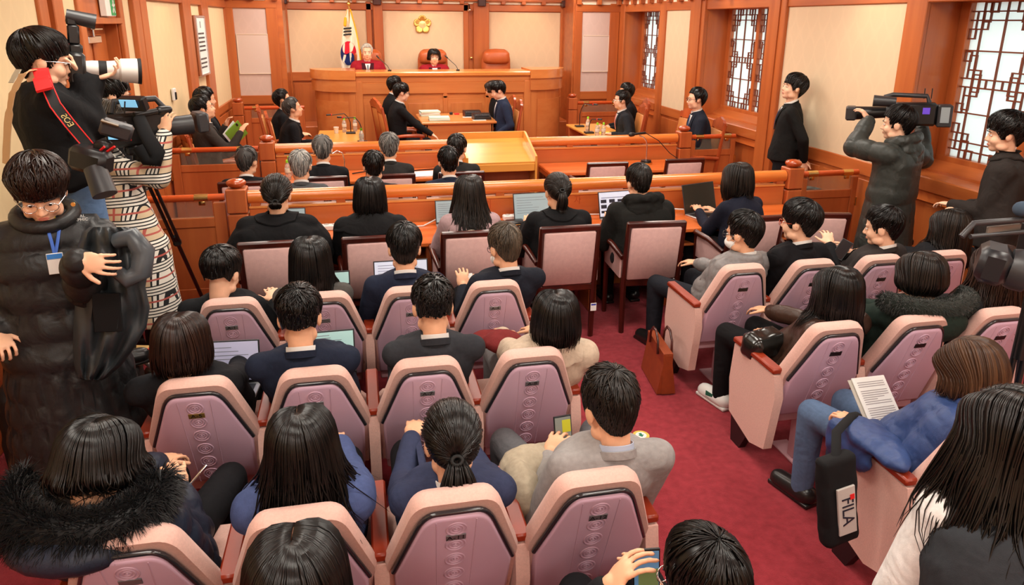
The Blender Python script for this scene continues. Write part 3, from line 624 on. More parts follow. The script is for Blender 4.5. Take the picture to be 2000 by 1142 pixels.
# ================================================================== CARVED ARMCHAIRS OF THE WELL
def carved_meshes():
    P = []
    def A(n, m, mt, s=40): P.append((n, m.mesh(n, mt, s)))
    for s in (-1, 1):
        m = MB(); m.tube([(s*.22, -.22, 0), (s*.22, -.23, .45), (s*.215, -.28, .80), (s*.19, -.33, 1.08)], [.022, .026, .022, .018], 6); A('back_post', m, W_CHAIR)
        m = MB(); m.tube([(s*.24, .23, 0), (s*.24, .23, .44), (s*.25, .20, .66)], [.02, .026, .022], 6); A('front_leg', m, W_CHAIR)
        m = MB(); m.tube([(s*.235, -.26, .66), (s*.265, -.05, .68), (s*.26, .16, .675), (s*.26, .25, .66)], [.02, .024, .028, .024], 8); A('arm', m, W_CHAIR, 60)
    m = MB(); cr = [(-.20, 1.0), (-.21, 1.07), (-.15, 1.085), (-.11, 1.12), (-.05, 1.125), (0, 1.15), (.05, 1.125), (.11, 1.12), (.15, 1.085), (.21, 1.07), (.20, 1.0)]
    m.prism([(x, (z-1.0)) for x, z in cr], (0, -.30, 1.0), (1, 0, 0), Vector((0, -.2, 1)).normalized(), (0, -.035, -.007)); A('carved_crest', m, W_CHAIR, 30)
    R = Matrix.Rotation(.15, 3, 'X')
    m = MB(); m.box((0, -.265, .74), (.37, .05, .50), R, .02); A('back_pad', m, LEATHER, 50)
    m = MB(); m.box((0, .0, .46), (.46, .46, .08), None, .03); A('seat_pad', m, LEATHER, 50)
    m = MB(); m.box((0, .225, .40), (.46, .03, .05)); m.box((0, -.22, .40), (.44, .03, .05)); A('apron', m, W_CHAIR)
    return P
_cv = carved_meshes()
def carved(x, y, rz, label):
    t = thing('carved_armchair', label, 'armchair', (x, y, 0), rz, 'carved armchairs with tan leather pads in the well')
    for n, me in _cv: link(n, me, t)
# ================================================================== JUDGES BENCH
t = thing('judges_bench', 'broad orange judges bench with rounded ends', 'judges bench', (1.38, 11.6, 0))
YF = 0
m = MB(); m.bb(-1.41, 1.41, -.04, .62, 1.40, 1.475, .02); m.build('bench_top', wood('wood_bench_top', srgb(228, 150, 76), srgb(214, 130, 60), 'x', .25, .5), t)
m = MB(); m.bb(-1.40, 1.40, 0, .05, 1.31, 1.40, .004); m.build('upper_band', W_BENCH, t)
m = MB(); m.bb(-1.40, 1.40, -.015, .05, 1.13, 1.31, .008); m.build('fascia_board', W_BENCH, t)
m = MB(); m.bb(-1.40, 1.40, .02, .05, 0, 1.13, .004); m.build('lower_board', W_BENCH, t)
for k in range(4):
    x0 = -1.38+k*.69; m = MB(); m.bb(x0+.03, x0+.66, .0, .02, .12, 1.05, .012); p = m.build('bench_panel', W_BENCH, t); m = MB(); m.bb(x0+.09, x0+.60, -.008, 0, .2, .98, .01); m.build('raised_field', W_BENCHZ, p)
for k in range(5): x = -1.38+k*.69; m = MB(); m.bb(x-.04, x+.04, -.02, .03, 0, 1.10, .01); m.cyl((x, -.02, 1.10), (x, .03, 1.10), .04, 16); m.build('bench_pilaster', W_BENCHZ, t)
def drum(xc, sgn, name):
    """rounded end of the bench: stacked curved boards"""
    def arc(r, ry, z0, z1, n=18):
        m = MB(); pts = [(sgn*r*math.sin(pi/2*k/n)*1.0, .62-(ry)*math.cos(pi/2*k/n)) for k in range(n+1)]
        poly = [(0, .66)]+[(0, pts[0][1])]+pts[1:]+[(pts[-1][0], .66)]
        if sgn < 0: poly = poly[::-1]
        m.prism(poly, (xc, 0, z0), (1, 0, 0), (0, 1, 0), (0, 0, z1-z0)); return m
    arc(.72, .70, 1.36, 1.50).build('end_cap', wood('wood_cap_end', srgb(224, 142, 74), srgb(208, 122, 58), 'x', .25, .5), t, 40)
    arc(.69, .675, 1.33, 1.36).build('end_shadow_band', W_BENCH, t, 40); arc(.705, .685, 1.17, 1.33).build('end_fascia', W_BENCH, t, 40); arc(.66, .645, 0, 1.17).build('end_body', W_BENCHZ, t, 40)  # thin set-back band of bench wood below the end cap
    m = MB(); n = 14
    V = []; 
    for z in (.12, 1.02):
        for k in range(n+1): a = pi/2*(.12+.70*k/n); V.append((xc+sgn*.675*math.sin(a), .62-.66*math.cos(a), z))
    Fc = [(k, k+1, n+2+k, n+1+k) for k in range(n)]
    W2 = [(x*1.0, y+.03, z) for x, y, z in V]; m.add(V+W2, [f if sgn > 0 else f[::-1] for f in Fc]+[(0, n+1, 3*n+3, 2*n+2), (n, 2*n+1, 4*n+3, 3*n+2)]+[(k+1, k, 2*n+2+k, 2*n+3+k) for k in range(n)]+[(n+1+k, n+2+k, 3*n+4+k, 3*n+3+k) for k in range(n)])
    m.build('end_panel', W_BENCH, t, 40)
drum(-1.40, -1, 'l'); drum(1.40, 1, 'r')
for x in (-1.36, 1.36): m = MB(); m.bb(x-.06, x+.06, -.03, .05, 0, 1.33, .01); m.build('end_post', W_BENCHZ, t)
m = MB(); m.bb(-1.08, 3.68, 12.28, 12.96, 0, .55, .01); m.build('judges_platform', W_PANEL, None, label='raised wooden platform behind the judges bench', cat='platform')
# judges chairs
def judge_chair(x, y, label):
    t = thing('leather_chair', label, 'chair', (x, y, .55), 0, 'chestnut leather judges chairs')
    def ring(y, w, h, z0, n=20):
        out = []
        for k in range(n):
            a = 2*pi*k/n; c, s = math.cos(a), math.sin(a); e = .45
            out.append(Vector((w*math.copysign(abs(c)**e, c), y, z0+h*math.copysign(abs(s)**e, s))))
        return out
    m = MB(); m.loft([ring(.16, .20, .38, .80), ring(.19, .255, .43, .80), ring(.23, .265, .44, .80), ring(.27, .25, .42, .80)][::-1]); m.build('backrest', LEATHER2, t, 60)
    m = MB(); m.loft([ring(.10, .17, .07, 1.09), ring(.12, .22, .10, 1.09), ring(.16, .235, .115, 1.09), ring(.20, .24, .12, 1.09)][::-1]); m.build('head_pad', LEATHER2, t, 60)
    m = MB(); m.box((0, -.05, .46), (.52, .5, .12), None, .05); m.build('seat', LEATHER2, t, 50)
    for s in (-1, 1): m = MB(); m.box((s*.29, -.02, .66), (.07, .36, .06), None, .025); m.box((s*.29, .05, .55), (.04, .05, .2)); m.build('arm', LEATHER2, t, 50)
    m = MB(); m.cyl((0, 0, .08), (0, 0, .42), .03)
    for k in range(5): a = 2*pi*k/5; m.tube([(0, 0, .10), (.26*math.cos(a), .26*math.sin(a), .05)], [.025, .018], 6); m.ell((.27*math.cos(a), .27*math.sin(a), .03), .03, None, 8, 6)
    m.build('base', BLACKP, t)
judge_chair(.19, 12.52, 'chestnut leather chair behind the white haired judge'); judge_chair(1.31, 12.52, 'chestnut leather chair behind the bespectacled woman judge'); judge_chair(2.43, 12.52, 'empty chestnut leather chair at the right of the judges bench')
# ================================================================== PEOPLE: SYSTEM
def cloth(c, rough=.85, spec=.14, na=.10, ns=60, bump=.12, bs=350, sheen=0, name=None):
    nm = name or 'cloth_%d_%d_%d_%d' % (*[int(v*999) for v in c], int(rough*100)); new = nm not in MATS; m = _cloth(c, rough, spec, na, ns, bump, bs, sheen, name)
    if new:      # soft folds on top of the weave
        t, N, L, P = nt(m); b1 = [n for n in N if n.type == 'BUMP'][0]; n = N.new('ShaderNodeTexNoise'); n.inputs['Scale'].default_value = 8; n.inputs['Detail'].default_value = 2.5; n.inputs['Distortion'].default_value = 1.2
        mp = [q for q in N if q.type == 'MAPPING'][0]; L.new(mp.outputs[0], n.inputs['Vector']); b2 = N.new('ShaderNodeBump'); b2.inputs['Strength'].default_value = .35; b2.inputs['Distance'].default_value = .03; L.new(n.outputs[0], b2.inputs['Height']); L.new(b2.outputs[0], b1.inputs['Normal'])
    return m
def _cloth(c, rough, spec, na, ns, bump, bs, sheen, name):
    return mat(name or 'cloth_%d_%d_%d_%d' % (*[int(v*999) for v in c], int(rough*100)), c, rough, spec, noise_amt=na, noise_scale=ns, bump=bump, bump_scale=bs, sheen=sheen)
def hairmat(name, c1, c2, rough=.34):
    if name in MATS: return MATS[name]
    m = bpy.data.materials.new(name); t, N, L, P = nt(m); a = N.new('ShaderNodeAttribute'); a.attribute_name = 'tone'
    r = N.new('ShaderNodeValToRGB'); r.color_ramp.elements[0].color = (*c1, 1); r.color_ramp.elements[1].color = (*c2, 1); L.new(a.outputs['Fac'], r.inputs[0]); L.new(r.outputs[0], P.inputs['Base Color'])
    P.inputs['Roughness'].default_value = rough+.03; P.inputs['Specular IOR Level'].default_value = .36; P.inputs['Anisotropic'].default_value = .3
    MATS[name] = m; return m
HAIR = {'black': hairmat('hair_black', (.002, .0018, .0018), (.011, .008, .007), .27), 'soft': hairmat('hair_soft_black', (.005, .004, .0035), (.022, .015, .011), .32), 'brown': hairmat('hair_brown', (.010, .004, .003), (.035, .014, .008), .3),
        'auburn': hairmat('hair_auburn', (.03, .012, .006), (.10, .045, .02), .38), 'ash': hairmat('hair_ash_brown', (.03, .022, .015), (.12, .085, .055), .42), 'grey': hairmat('hair_grey', (.03, .03, .03), (.36, .34, .31), .45), 'silver': hairmat('hair_silver', (.12, .12, .12), (.62, .60, .55), .45),
        'darkgrey': hairmat('hair_dark_grey', (.012, .011, .011), (.14, .13, .12), .42), 'white': hairmat('hair_white', (.42, .38, .32), (.80, .76, .68), .5)}
PEOPLE = []
def smooth01(x): x = max(0, min(1, x)); return x*x*(3-2*x)
def interp(tab, x):
    for (a, va), (b, vb) in zip(tab, tab[1:]):
        if x <= b: k = (x-a)/(b-a) if b > a else 0; k = max(0, min(1, k)); return va+(vb-va)*k if not isinstance(va, tuple) else tuple(p+(q-p)*k for p, q in zip(va, vb))
    return tab[-1][1]
def slerp(a, b, t):
    d = max(-1, min(1, a.dot(b))); o = math.acos(d)
    if o < 1e-4: return a.lerp(b, t)
    return (a*math.sin((1-t)*o)+b*math.sin(t*o))/math.sin(o)

class Person:
    def __init__(s, label, head, hip, face=0, yaw=None, pitch=.1, roll=0, s_=1.05, sex='m', top='suit', topc=(.01, .011, .014), legc=(.01, .01, .012), hair='short', hairc='black', handL=None, handR=None,
                 legs='sit', knees=None, feetz=.0, hopt=None, extra=(), shirt=None, tie=None, vox=1.0, dense=1.0, th=None, sw=1.0, skin=None, long=0, curlL=.6, curlR=.6, mask=False, glasses=None, poleL=None, poleR=None, bald=0, topmat=None, dirL=None, dirR=None, nrmL=None, nrmR=None, spread=.11, kneez=None, neck=.045, quilt=.020, qpitch=.085):
        s.__dict__.update(locals()); del s.__dict__['s']; s.s = s_; s.head = Vector(head); s.hip = Vector(hip); s.yaw = face if yaw is None else yaw
        s.r = Vector((math.cos(face), math.sin(face), 0)); s.fw = Vector((-math.sin(face), math.cos(face), 0)); s.skin = skin or SKIN
        s.topm = topmat or cloth(topc, {'puffer': .42, 'leather': .28}.get(top, .82), .30 if top in ('puffer', 'leather') else .14); s.legm = cloth(legc, .85)
        R = Matrix.Rotation(s.yaw, 4, 'Z') @ Matrix.Rotation(-pitch, 4, 'X') @ Matrix.Rotation(roll, 4, 'Y')
        s.Hm = Matrix.Translation(s.head) @ R @ Matrix.Diagonal((s.s, s.s, s.s, 1)); s.Hr = R.to_3x3()
        s.nb = s.head+s.Hr @ Vector((0, -.032, -.10))*s.s+Vector((0, 0, -neck))*s.s
        s.th = th if th is not None else {'suit': .008, 'coat': .02, 'puffer': .03, 'robe': .03, 'knit': .014, 'jacket': .014, 'leather': .014, 'cape': .03}.get(top, .01)
        s.sh = .162*s.s*sw*(.90 if sex == 'f' else 1.0); s.jobs = {}; PEOPLE.append(s)
    def spine(s, t):
        c = (s.hip+s.nb)/2-s.fw*.02+Vector((0, 0, .02)); return s.hip*(1-t)**2+c*2*t*(1-t)+s.nb*t*t
    def tangent(s, t): return (s.spine(min(1, t+.05))-s.spine(max(0, t-.05))).normalized()
    def rings(s, th, tab, e=.8, n=22, t0=0):
        out = []
        for t, (w, d) in tab:
            c = s.spine(t); ax = s.tangent(t); x = s.r; y = ax.cross(x).normalized(); x = y.cross(ax).normalized(); R = []
            for k in range(n):
                a = 2*pi*k/n; cs, sn = math.cos(a), math.sin(a)
                R.append(c+x*(w*s.s+th)*math.copysign(abs(cs)**e, cs)+y*(d*s.s+th)*math.copysign(abs(sn)**e, sn))
            out.append(R)
        return out
    def arm(s, sd):
        sho = s.spine(.87)+s.r*sd*s.sh*1.0-Vector((0, 0, .015)); w = s.handR if sd > 0 else s.handL
        if w is None: w = s.hip+s.fw*.30*s.s+s.r*sd*.09+Vector((0, 0, .13)) if s.legs == 'sit' else sho+s.r*sd*.07+Vector((0, 0, -.50))*s.s+s.fw*.04
        w = Vector(w); a, b = .275*s.s, .245*s.s; d = w-sho; L = d.length
        if L > (a+b)*.995: w = sho+d*((a+b)*.995/L); d = w-sho; L = d.length
        if L < .12: w = sho+d*(.12/L); d = w-sho; L = .12
        pole = (s.poleR if sd > 0 else s.poleL) or (Vector((0, 0, -1))+s.r*sd*.42-s.fw*.30); u = d/L
        pole = Vector(pole); pole = (pole-u*pole.dot(u)).normalized(); q = (a*a-b*b+L*L)/(2*L); h = math.sqrt(max(0, a*a-q*q)); return sho, sho+u*q+pole*h, w
    def hand(s, mb, el, w, sd, curl, dr=None, nr=None):
        d = Vector(dr).normalized() if dr is not None else (w-el).normalized(); nrm = Vector(nr) if nr is not None else Vector((0, 0, 1)); k = s.s*.97
        nrm = (nrm-d*nrm.dot(d)); nrm = nrm.normalized() if nrm.length > .05 else d.orthogonal().normalized(); x = d.cross(nrm).normalized()*sd   # little-finger side outwards
        R = Matrix((x, d, nrm)).transposed(); mb.caps(w-d*.02, w+d*.02*k, .026*k, .026*k, 10)
        mb.ell(w+d*.048*k, (.040*k, .052*k, .015*k), R, 14, 8)
        for i, (o, L) in enumerate(((-.032, .064), (-.0108, .073), (.0108, .068), (.032, .052))):
            p = w+d*(.088-(abs(o)*.25))*k+x*o*k; dd = (d+x*o*3.2).normalized(); a = curl*.6
            for j, (f, rr) in enumerate(((.45, .0078), (.32, .0074), (.25, .0068))):
                dd2 = (dd*math.cos(a)-nrm*math.sin(a)).normalized(); q = p+dd2*L*f*k*1.05; mb.caps(p, q, rr*k, rr*.94*k, 8); p = q; a += curl*.75
        p = w+d*.03*k-x*.032*k; dd = (d*.7-x*.75-nrm*.25).normalized(); q = p+dd*.038*k; mb.caps(p, q, .0115*k, .0098*k, 8); mb.caps(q, q+(dd+d*.5-nrm*curl*.5).normalized()*.03*k, .0096*k, .0082*k, 8)
    def build_sources(s):
        k = s.s; H = lambda x, y, z: s.Hm @ Vector((x, y, z)); RH = s.Hr
        b = MB()
        def E(x, y, z, rx, ry, rz, rot=None): b.ell(H(x, y, z), (rx*k, ry*k, rz*k), RH @ rot if rot else RH, 18, 12)
        E(0, -.012, .03, .075, .096, .088); E(0, .022, -.03, .061, .066, .082); E(0, .052, -.088, .032, .030, .024)
        for q in (-1, 1):
            E(q*.036, .052, -.036, .026, .030, .030); E(q*.0765, -.010, -.008, .011, .021, .032, Matrix.Rotation(q*-.25, 3, 'Z')); E(q*.011, .090, -.036, .008, .009, .007); E(q*.048, .015, -.075, .018, .035, .025)
        b.caps(H(0, .080, .006), H(0, .099, -.032), .007*k, .0115*k, 8); b.caps(H(-.032, .073, .020), H(.032, .073, .020), .013*k, .013*k, 8); E(0, .082, -.064, .021, .009, .008)
        nbase = s.spine(.93)+s.fw*.01; b.caps(H(0, -.020, -.05), s.nb+s.fw*.012*k+Vector((0, 0, .02)), .052*k, .050*k, 14); b.caps(s.nb+s.fw*.012*k+Vector((0, 0, .02)), nbase, .050*k, .046*k, 14)
        b.caps(s.spine(.75), s.spine(.1), .07*k, .09*k, 10); s.arms = {}
        for sd in (-1, 1):
            sho, el, w = s.arm(sd); s.arms[sd] = (sho, el, w); b.caps(s.spine(.8), sho, .04*k, .035*k, 8); b.caps(sho, el, .036*k, .030*k, 10); b.caps(el, w, .030*k, .024*k, 10)
            s.hand(b, el, w, sd, s.curlR if sd > 0 else s.curlL, s.dirR if sd > 0 else s.dirL, s.nrmR if sd > 0 else s.nrmL)
        # legs
        s.legp = {}
        for sd in (-1, 1):
            hj = s.hip+s.r*sd*.085*k-Vector((0, 0, .02))
            if s.legs == 'sit':
                kn = hj+s.fw*.41*k+s.r*sd*(s.spread-.085); kn.z = s.kneez if s.kneez else max(hj.z-.0, .47); an = Vector((kn.x, kn.y, 0))+s.fw*.0+Vector((0, 0, .09+s.feetz))
                if s.knees: kn = Vector(s.knees[0 if sd < 0 else 1][0]); an = Vector(s.knees[0 if sd < 0 else 1][1])
            else: an = Vector((hj.x, hj.y, s.feetz+.09))+s.r*sd*.03; kn = (hj+an)/2+s.fw*.03
            s.legp[sd] = (hj, kn, an); b.caps(s.hip, hj, .07*k, .07*k, 8); b.caps(hj, kn, .055*k, .045*k, 8); b.caps(kn, an, .042*k, .024*k, 8); b.caps(an, an+s.fw*.10*k-Vector((0, 0, .05)), .022*k, .018*k, 8)
        s.jobs['body'] = (b, .0065*s.vox, 3, .16 if s.vox >= 1 else .20, s.skin)
        # upper garment
        g = MB(); th = s.th; fem = s.sex == 'f'; wf = (.92 if fem else 1.0)*s.sw
        tab = [(-.02, (.15*wf, .11)), (.03, (.178*wf, .128)), (.18, (.180*wf, .126)), (.42, (.166*wf, .118)), (.65, (.176*wf, .120)), (.80, (.170*wf, .105)), (.88, (.140*wf, .090)), (.95, (.086, .076)), (1.0, (.066, .068)), (1.03, (.060, .062))]
        g.loft(s.rings(th, tab))
        if s.long:      # coat skirt hanging below the hips
            R = []; n = 22
            for j in range(6):
                z = j/5*s.long; w = .18*wf*k+th+z*.10; d = .13*k+th+z*.07; R.append([s.hip+Vector((0, 0, .06-z))+s.r*w*math.cos(2*pi*q/n)+s.fw*d*math.sin(2*pi*q/n) for q in range(n)])
            g.loft(R[::-1])
        for sd in (-1, 1):
            sho, el, w = s.arms[sd]; ex = {'robe': .03, 'cape': .03}.get(s.top, 0); wr = w-(w-el).normalized()*.012
            g.caps(s.spine(.80), sho, .060*k+th, .054*k+th, 12); g.caps(s.spine(.97)-Vector((0, 0, .012)), sho+Vector((0, 0, .006)), .046*k+th*.7, .044*k+th, 12); g.caps(sho, el, .054*k+th, .046*k+th+ex, 14); g.caps(el, wr, .047*k+th+ex, .033*k+th*.8+ex*1.3, 14)
        if s.top == 'puffer': g.lathe([(.001, -.02), (.095*k, -.02), (.10*k, .02), (.082*k, .055), (.001, .055)], s.nb-Vector((0, 0, .02)), 16)
        if s.top == 'cape': g.loft(s.rings(.05, [(.3, (.26*wf, .15)), (.6, (.25*wf, .15)), (.82, (.20*wf, .12)), (.95, (.10, .08))]))
        if 'bulkhood' in s.extra:
            c = s.nb-s.fw*.10*k-Vector((0, 0, .025)); g.ell(c, (.13*k, .085*k, .085*k), Matrix.Rotation(s.face, 3, 'Z'), 18, 12); g.ell(c+Vector((0, 0, .05))+s.fw*.05, (.12*k, .075*k, .04*k), Matrix.Rotation(s.face, 3, 'Z'), 18, 10); g.ell(c-s.fw*.03-Vector((0, 0, .08)), (.085*k, .05*k, .09*k), Matrix.Rotation(s.face, 3, 'Z'), 16, 10)
        s.jobs['top'] = (g, .0115*max(1, s.vox*.95), 5, .6 if s.vox < 1.2 else .7, s.topm)
        p = MB(); p.ell(s.hip, (.168*wf*k, .128*k, .12*k), Matrix.Rotation(s.face, 3, 'Z'))
        for sd in (-1, 1):
            hj, kn, an = s.legp[sd]; p.caps(hj, kn, .082*k, .064*k, 14); p.caps(kn, an-Vector((0, 0, .02)), .064*k, .050*k, 14)
        s.jobs['trousers'] = (p, .015*max(1, s.vox), 4, .5, s.legm)

def run_jobs():
    tmp = []
    for P in PEOPLE:
        P.build_sources()
        for jn, (mb, vx, it, dec, mt) in P.jobs.items():
            me = bpy.data.meshes.new('src'); me.from_pydata(mb.v, [], mb.f); o = bpy.data.objects.new('src', me); COL.objects.link(o)
            r = o.modifiers.new('r', 'REMESH'); r.mode = 'VOXEL'; r.voxel_size = vx
            sm = o.modifiers.new('s', 'SMOOTH'); sm.factor = .5; sm.iterations = it
            if dec < 1: d = o.modifiers.new('d', 'DECIMATE'); d.ratio = dec
            tmp.append((P, jn, o, mt))
    dg = bpy.context.evaluated_depsgraph_get()
    for P, jn, o, mt in tmp:
        me = bpy.data.meshes.new_from_object(o.evaluated_get(dg)); me.materials.clear(); me.materials.append(mt)
        me.polygons.foreach_set('use_smooth', [True]*len(me.polygons)); P.jobs[jn] = me
    for P, jn, o, mt in tmp: d = o.data; bpy.data.objects.remove(o); bpy.data.meshes.remove(d)

def seg_param(p, a, b):
    d = b-a; L2 = d.length_squared; t = max(0, min(1, (p-a).dot(d)/L2)); return (p-(a+d*t)).length, t*math.sqrt(L2)
def relief(P, me, quilt=0, pitch=.085, wr=.006):
    """folds of cloth, or the puffed ribs of a down coat, as real relief"""
    n = len(me.vertices); co = np.empty(n*3); me.vertices.foreach_get('co', co); co = co.reshape(-1, 3); no = np.empty(n*3); me.vertices.foreach_get('normal', no); no = no.reshape(-1, 3); out = co.copy()
    segs = [(P.spine(0), P.spine(.9))]+[(P.arms[q][0], P.arms[q][1]) for q in (-1, 1)]+[(P.arms[q][1], P.arms[q][2]) for q in (-1, 1)]
    off = crc(P.label) % 97
    for i in range(n):
        v = Vector(co[i]); d = 0
        w = noise.noise(Vector((v.x*9+off, v.y*9, v.z*4.5)))*.7+noise.noise(Vector((v.x*20, v.y*20+off, v.z*11)))*.35; d += w*wr
        if quilt:
            best = None
            for j, (a, b) in enumerate(segs):
                dd, sp = seg_param(v, a, b)
                if j == 0: dd -= .10; sp = (v-P.spine(0)).z
                if best is None or dd < best[0]: best = (dd, sp, j)
            ph = (best[1]/pitch) % 1; d += quilt*(math.sqrt(max(0, math.sin(pi*ph)))-.7)
        out[i] = co[i]+no[i]*d
    me.vertices.foreach_set('co', out.ravel()); me.update()

# ------------------------------------------------------------------ hair
SKC = Vector((0, -.012, .03)); SKR = Vector((.077, .099, .091))
def dirv(az, pol): return Vector((math.sin(az)*math.sin(pol), math.cos(az)*math.sin(pol), math.cos(pol)))
def rad(*a): return [math.radians(x) for x in a]
class Hair:
    def __init__(s, P, bvh): s.P = P; s.bvh = bvh; s.mb = MB(); s.tone = []; s.rng = random.Random(crc(P.label) & 0xffff); s.k = P.s; near = P.vox <= 1.0; s.rf = .70 if near else .9; s.nf = 1.15 if near else .9
    def surf(s, d, t): return s.P.Hm @ Vector((SKC.x+d.x*(SKR.x+t), SKC.y+d.y*(SKR.y+t), SKC.z+d.z*(SKR.z+t if d.z > 0 else .135+t*.3)))
    def strand(s, pts, r, tone, n=3, tip=.15):
        m = len(pts); r *= s.rf; rs = [r*(.55+.45*min(1, 4*i/(m-1)))*(1 if i < m*.6 else max(tip, 1-(i/(m-1)-.6)/.4*(1-tip))) for i in range(m)]
        o = len(s.mb.v); s.mb.tube(pts, rs, n, True); s.tone += [tone]*(len(s.mb.v)-o)
    def shell(s, grid, tone=.25):
        """grid[i][j]: rows of points; makes a closed two-sided sheet following the head"""
        n = len(grid[0]); o = len(s.mb.v); rows = len(grid); c = s.P.Hm @ SKC
        V = [p for r in grid for p in r]; I = [p+((c-p).normalized()*.010) for r in grid for p in r]; N = len(V); Fc = []
        for i in range(rows-1):
            for j in range(n-1): a, b, d, e = i*n+j, i*n+j+1, (i+1)*n+j+1, (i+1)*n+j; Fc += [(a, b, d, e), (N+e, N+d, N+b, N+a)]
        for j in range(n-1): a, b = (rows-1)*n+j, (rows-1)*n+j+1; Fc.append((a, b, N+b, N+a)); Fc.append((j+1, j, N+j, N+j+1))
        for i in range(rows-1): a, b = i*n, (i+1)*n; Fc.append((a, b, N+b, N+a)); a, b = i*n+n-1, (i+1)*n+n-1; Fc.append((b, a, N+a, N+b))
        s.mb.add(V+I, Fc); s.tone += [tone]*(2*N)
    def push(s, p, gap=.010):
        if not s.bvh: return p
        loc, nrm, i, d = s.bvh.find_nearest(p, .3)
        if loc is None: return p
        if (p-loc).dot(nrm) < gap: return loc+nrm*gap
        return p
    def short(s, top=.022, side=.016, nape=.010, fringe=68, n=260, L=.5, mess=.12, r=.0047, crown=(0.05, -.50, .86), bald=0, napepol=141, sideburn=110, lift=.008):
        cr = Vector(crown).normalized(); n = int(n*1.35*s.P.dense*s.nf)
        tab = [(0, fringe), (30, fringe), (52, fringe+6), (70, sideburn), (80, sideburn), (88, 94), (104, 96), (118, 116), (140, napepol-6), (180, napepol)]
        def end(az): a = abs((math.degrees(az)+180) % 360-180); return dirv(az, math.radians(interp(tab, a)))
        def thick(az, u):
            a = abs((math.degrees(az)+180) % 360-180); e = interp([(0, top*.95), (60, side*1.05), (95, side*.8), (180, nape*1.5)], a); x = top*(1-smooth01((u-.25)/.75))+e*smooth01((u-.25)/.75)
            return x*(1-.72*smooth01((u-.62)/.38))+.001
        G = []; na = 40
        for i in range(11):
            u = i/10; G.append([s.surf(slerp(cr, end(2*pi*j/na), u), thick(2*pi*j/na, u)-.004+(s.rng.uniform(-.002, .002) if j < na else 0)) for j in range(na)]+[None])
            G[-1][-1] = G[-1][0]
        s.shell(G, .2)
        for q in range(n):
            az = s.rng.uniform(-pi, pi); u0 = s.rng.random()**.75*.92
            if bald and u0 < bald and abs((math.degrees(az)+180) % 360-180) > 20 and s.rng.random() < .75: continue
            ln = L*s.rng.uniform(.7, 1.3); drift = s.rng.gauss(0, mess); lf = s.rng.uniform(.1, 1)*lift*(1-.8*min(1, u0+ln)); pts = []
            for k in range(7):
                f = k/6; u = min(1.03, u0+ln*f); a2 = az+drift*f*(1.2-.4*u); pts.append(s.surf(slerp(cr, end(a2), u), thick(a2, min(u, 1))-.001+lf*f*f))
            s.strand(pts, r*s.k*s.rng.uniform(.7, 1.2), s.rng.random()**1.3)
    def parted(s, hang=.14, front=None, part=0.0, n=300, r=.0055, inward=.02, bulge=.012, bangs=False, az0=42, mess=.5, taper=0, vol=.026, wave=0.0):
        n = int(n*s.P.dense*s.nf); FPt, CPt = Vector((part, .72, .68)).normalized(), Vector((part*.6, -.42, .90)).normalized(); front = hang if front is None else front; c0 = s.P.Hm @ SKC
        def path(az, tl, rn=None, m1=7, m2=7, hk=1.0, gap=.010):
            a = abs(math.degrees(az)); sg = 1 if az > 0 else -1; f = smooth01((a-az0)/95); P0 = (FPt.lerp(CPt, f)+Vector((sg*.022*(1-smooth01((a-150)/30)), 0, 0))).normalized(); E = dirv(az, math.radians(interp([(0, 92), (60, 96), (100, 104), (180, 108)], a))); pts = []
            for k in range(m1+1):
                u = k/m1; t = .003+(vol*interp([(0, 1), (120, 1), (180, .85)], a)-.003)*smooth01(u*2.6); pts.append(s.surf(slerp(P0, E, u), t+tl*smooth01(u*3)))
            p1 = pts[-1]; ro = p1-c0; ro.z = 0; ro = ro.normalized(); H = (front+(hang-front)*smooth01((a-az0)/50))*s.k*hk
            for k in range(1, m2+1):
                f = k/m2; p = p1+Vector((0, 0, -H*f))+ro*(bulge*math.sin(pi*min(1, f*1.1))-inward*f*f-taper*f)*s.k
                if wave: p += ro*wave*math.sin(f*9+az*5)*f+Vector((math.cos(az*3+f*6), math.sin(az*3), 0))*wave*.4*f
                if rn: p += Vector((rn[0], rn[1], 0))*f*f*.02*mess
                pts.append(s.push(p, gap))
            for _ in range(2): pts = [pts[0]]+[pts[i-1]*.25+pts[i]*.5+pts[i+1]*.25 for i in range(1, len(pts)-1)]+[pts[-1]]
            return pts
        for sg in (-1, 1):
            G = [path(sg*math.radians(az0+(180-az0)*j/16), -.006, hk=.96, gap=.004) for j in range(17)]; G = [list(x) for x in zip(*G)]; s.shell(G if sg < 0 else [r_[::-1] for r_ in G], .2)
        for q in range(n):
            az = s.rng.choice((-1, 1))*math.radians(az0+(180-az0)*s.rng.random()**.9); s.strand(path(az, s.rng.uniform(-.003, .004), (s.rng.gauss(0, 1), s.rng.gauss(0, 1)), hk=s.rng.uniform(.9, 1.06), gap=s.rng.uniform(.006, .02)), r*s.k*s.rng.uniform(.7, 1.3), s.rng.random()**1.4)
        if bangs:
            for q in range(int(60*s.P.dense)):
                az = math.radians(s.rng.uniform(-50, 50)); E = dirv(az, math.radians(s.rng.uniform(84, 92))); P0 = Vector((s.rng.gauss(0, .05), .45, .9)).normalized()
                s.strand([s.surf(slerp(P0, E, k/6), .004+.022*smooth01(k/3)) for k in range(7)], r*s.k, s.rng.random())
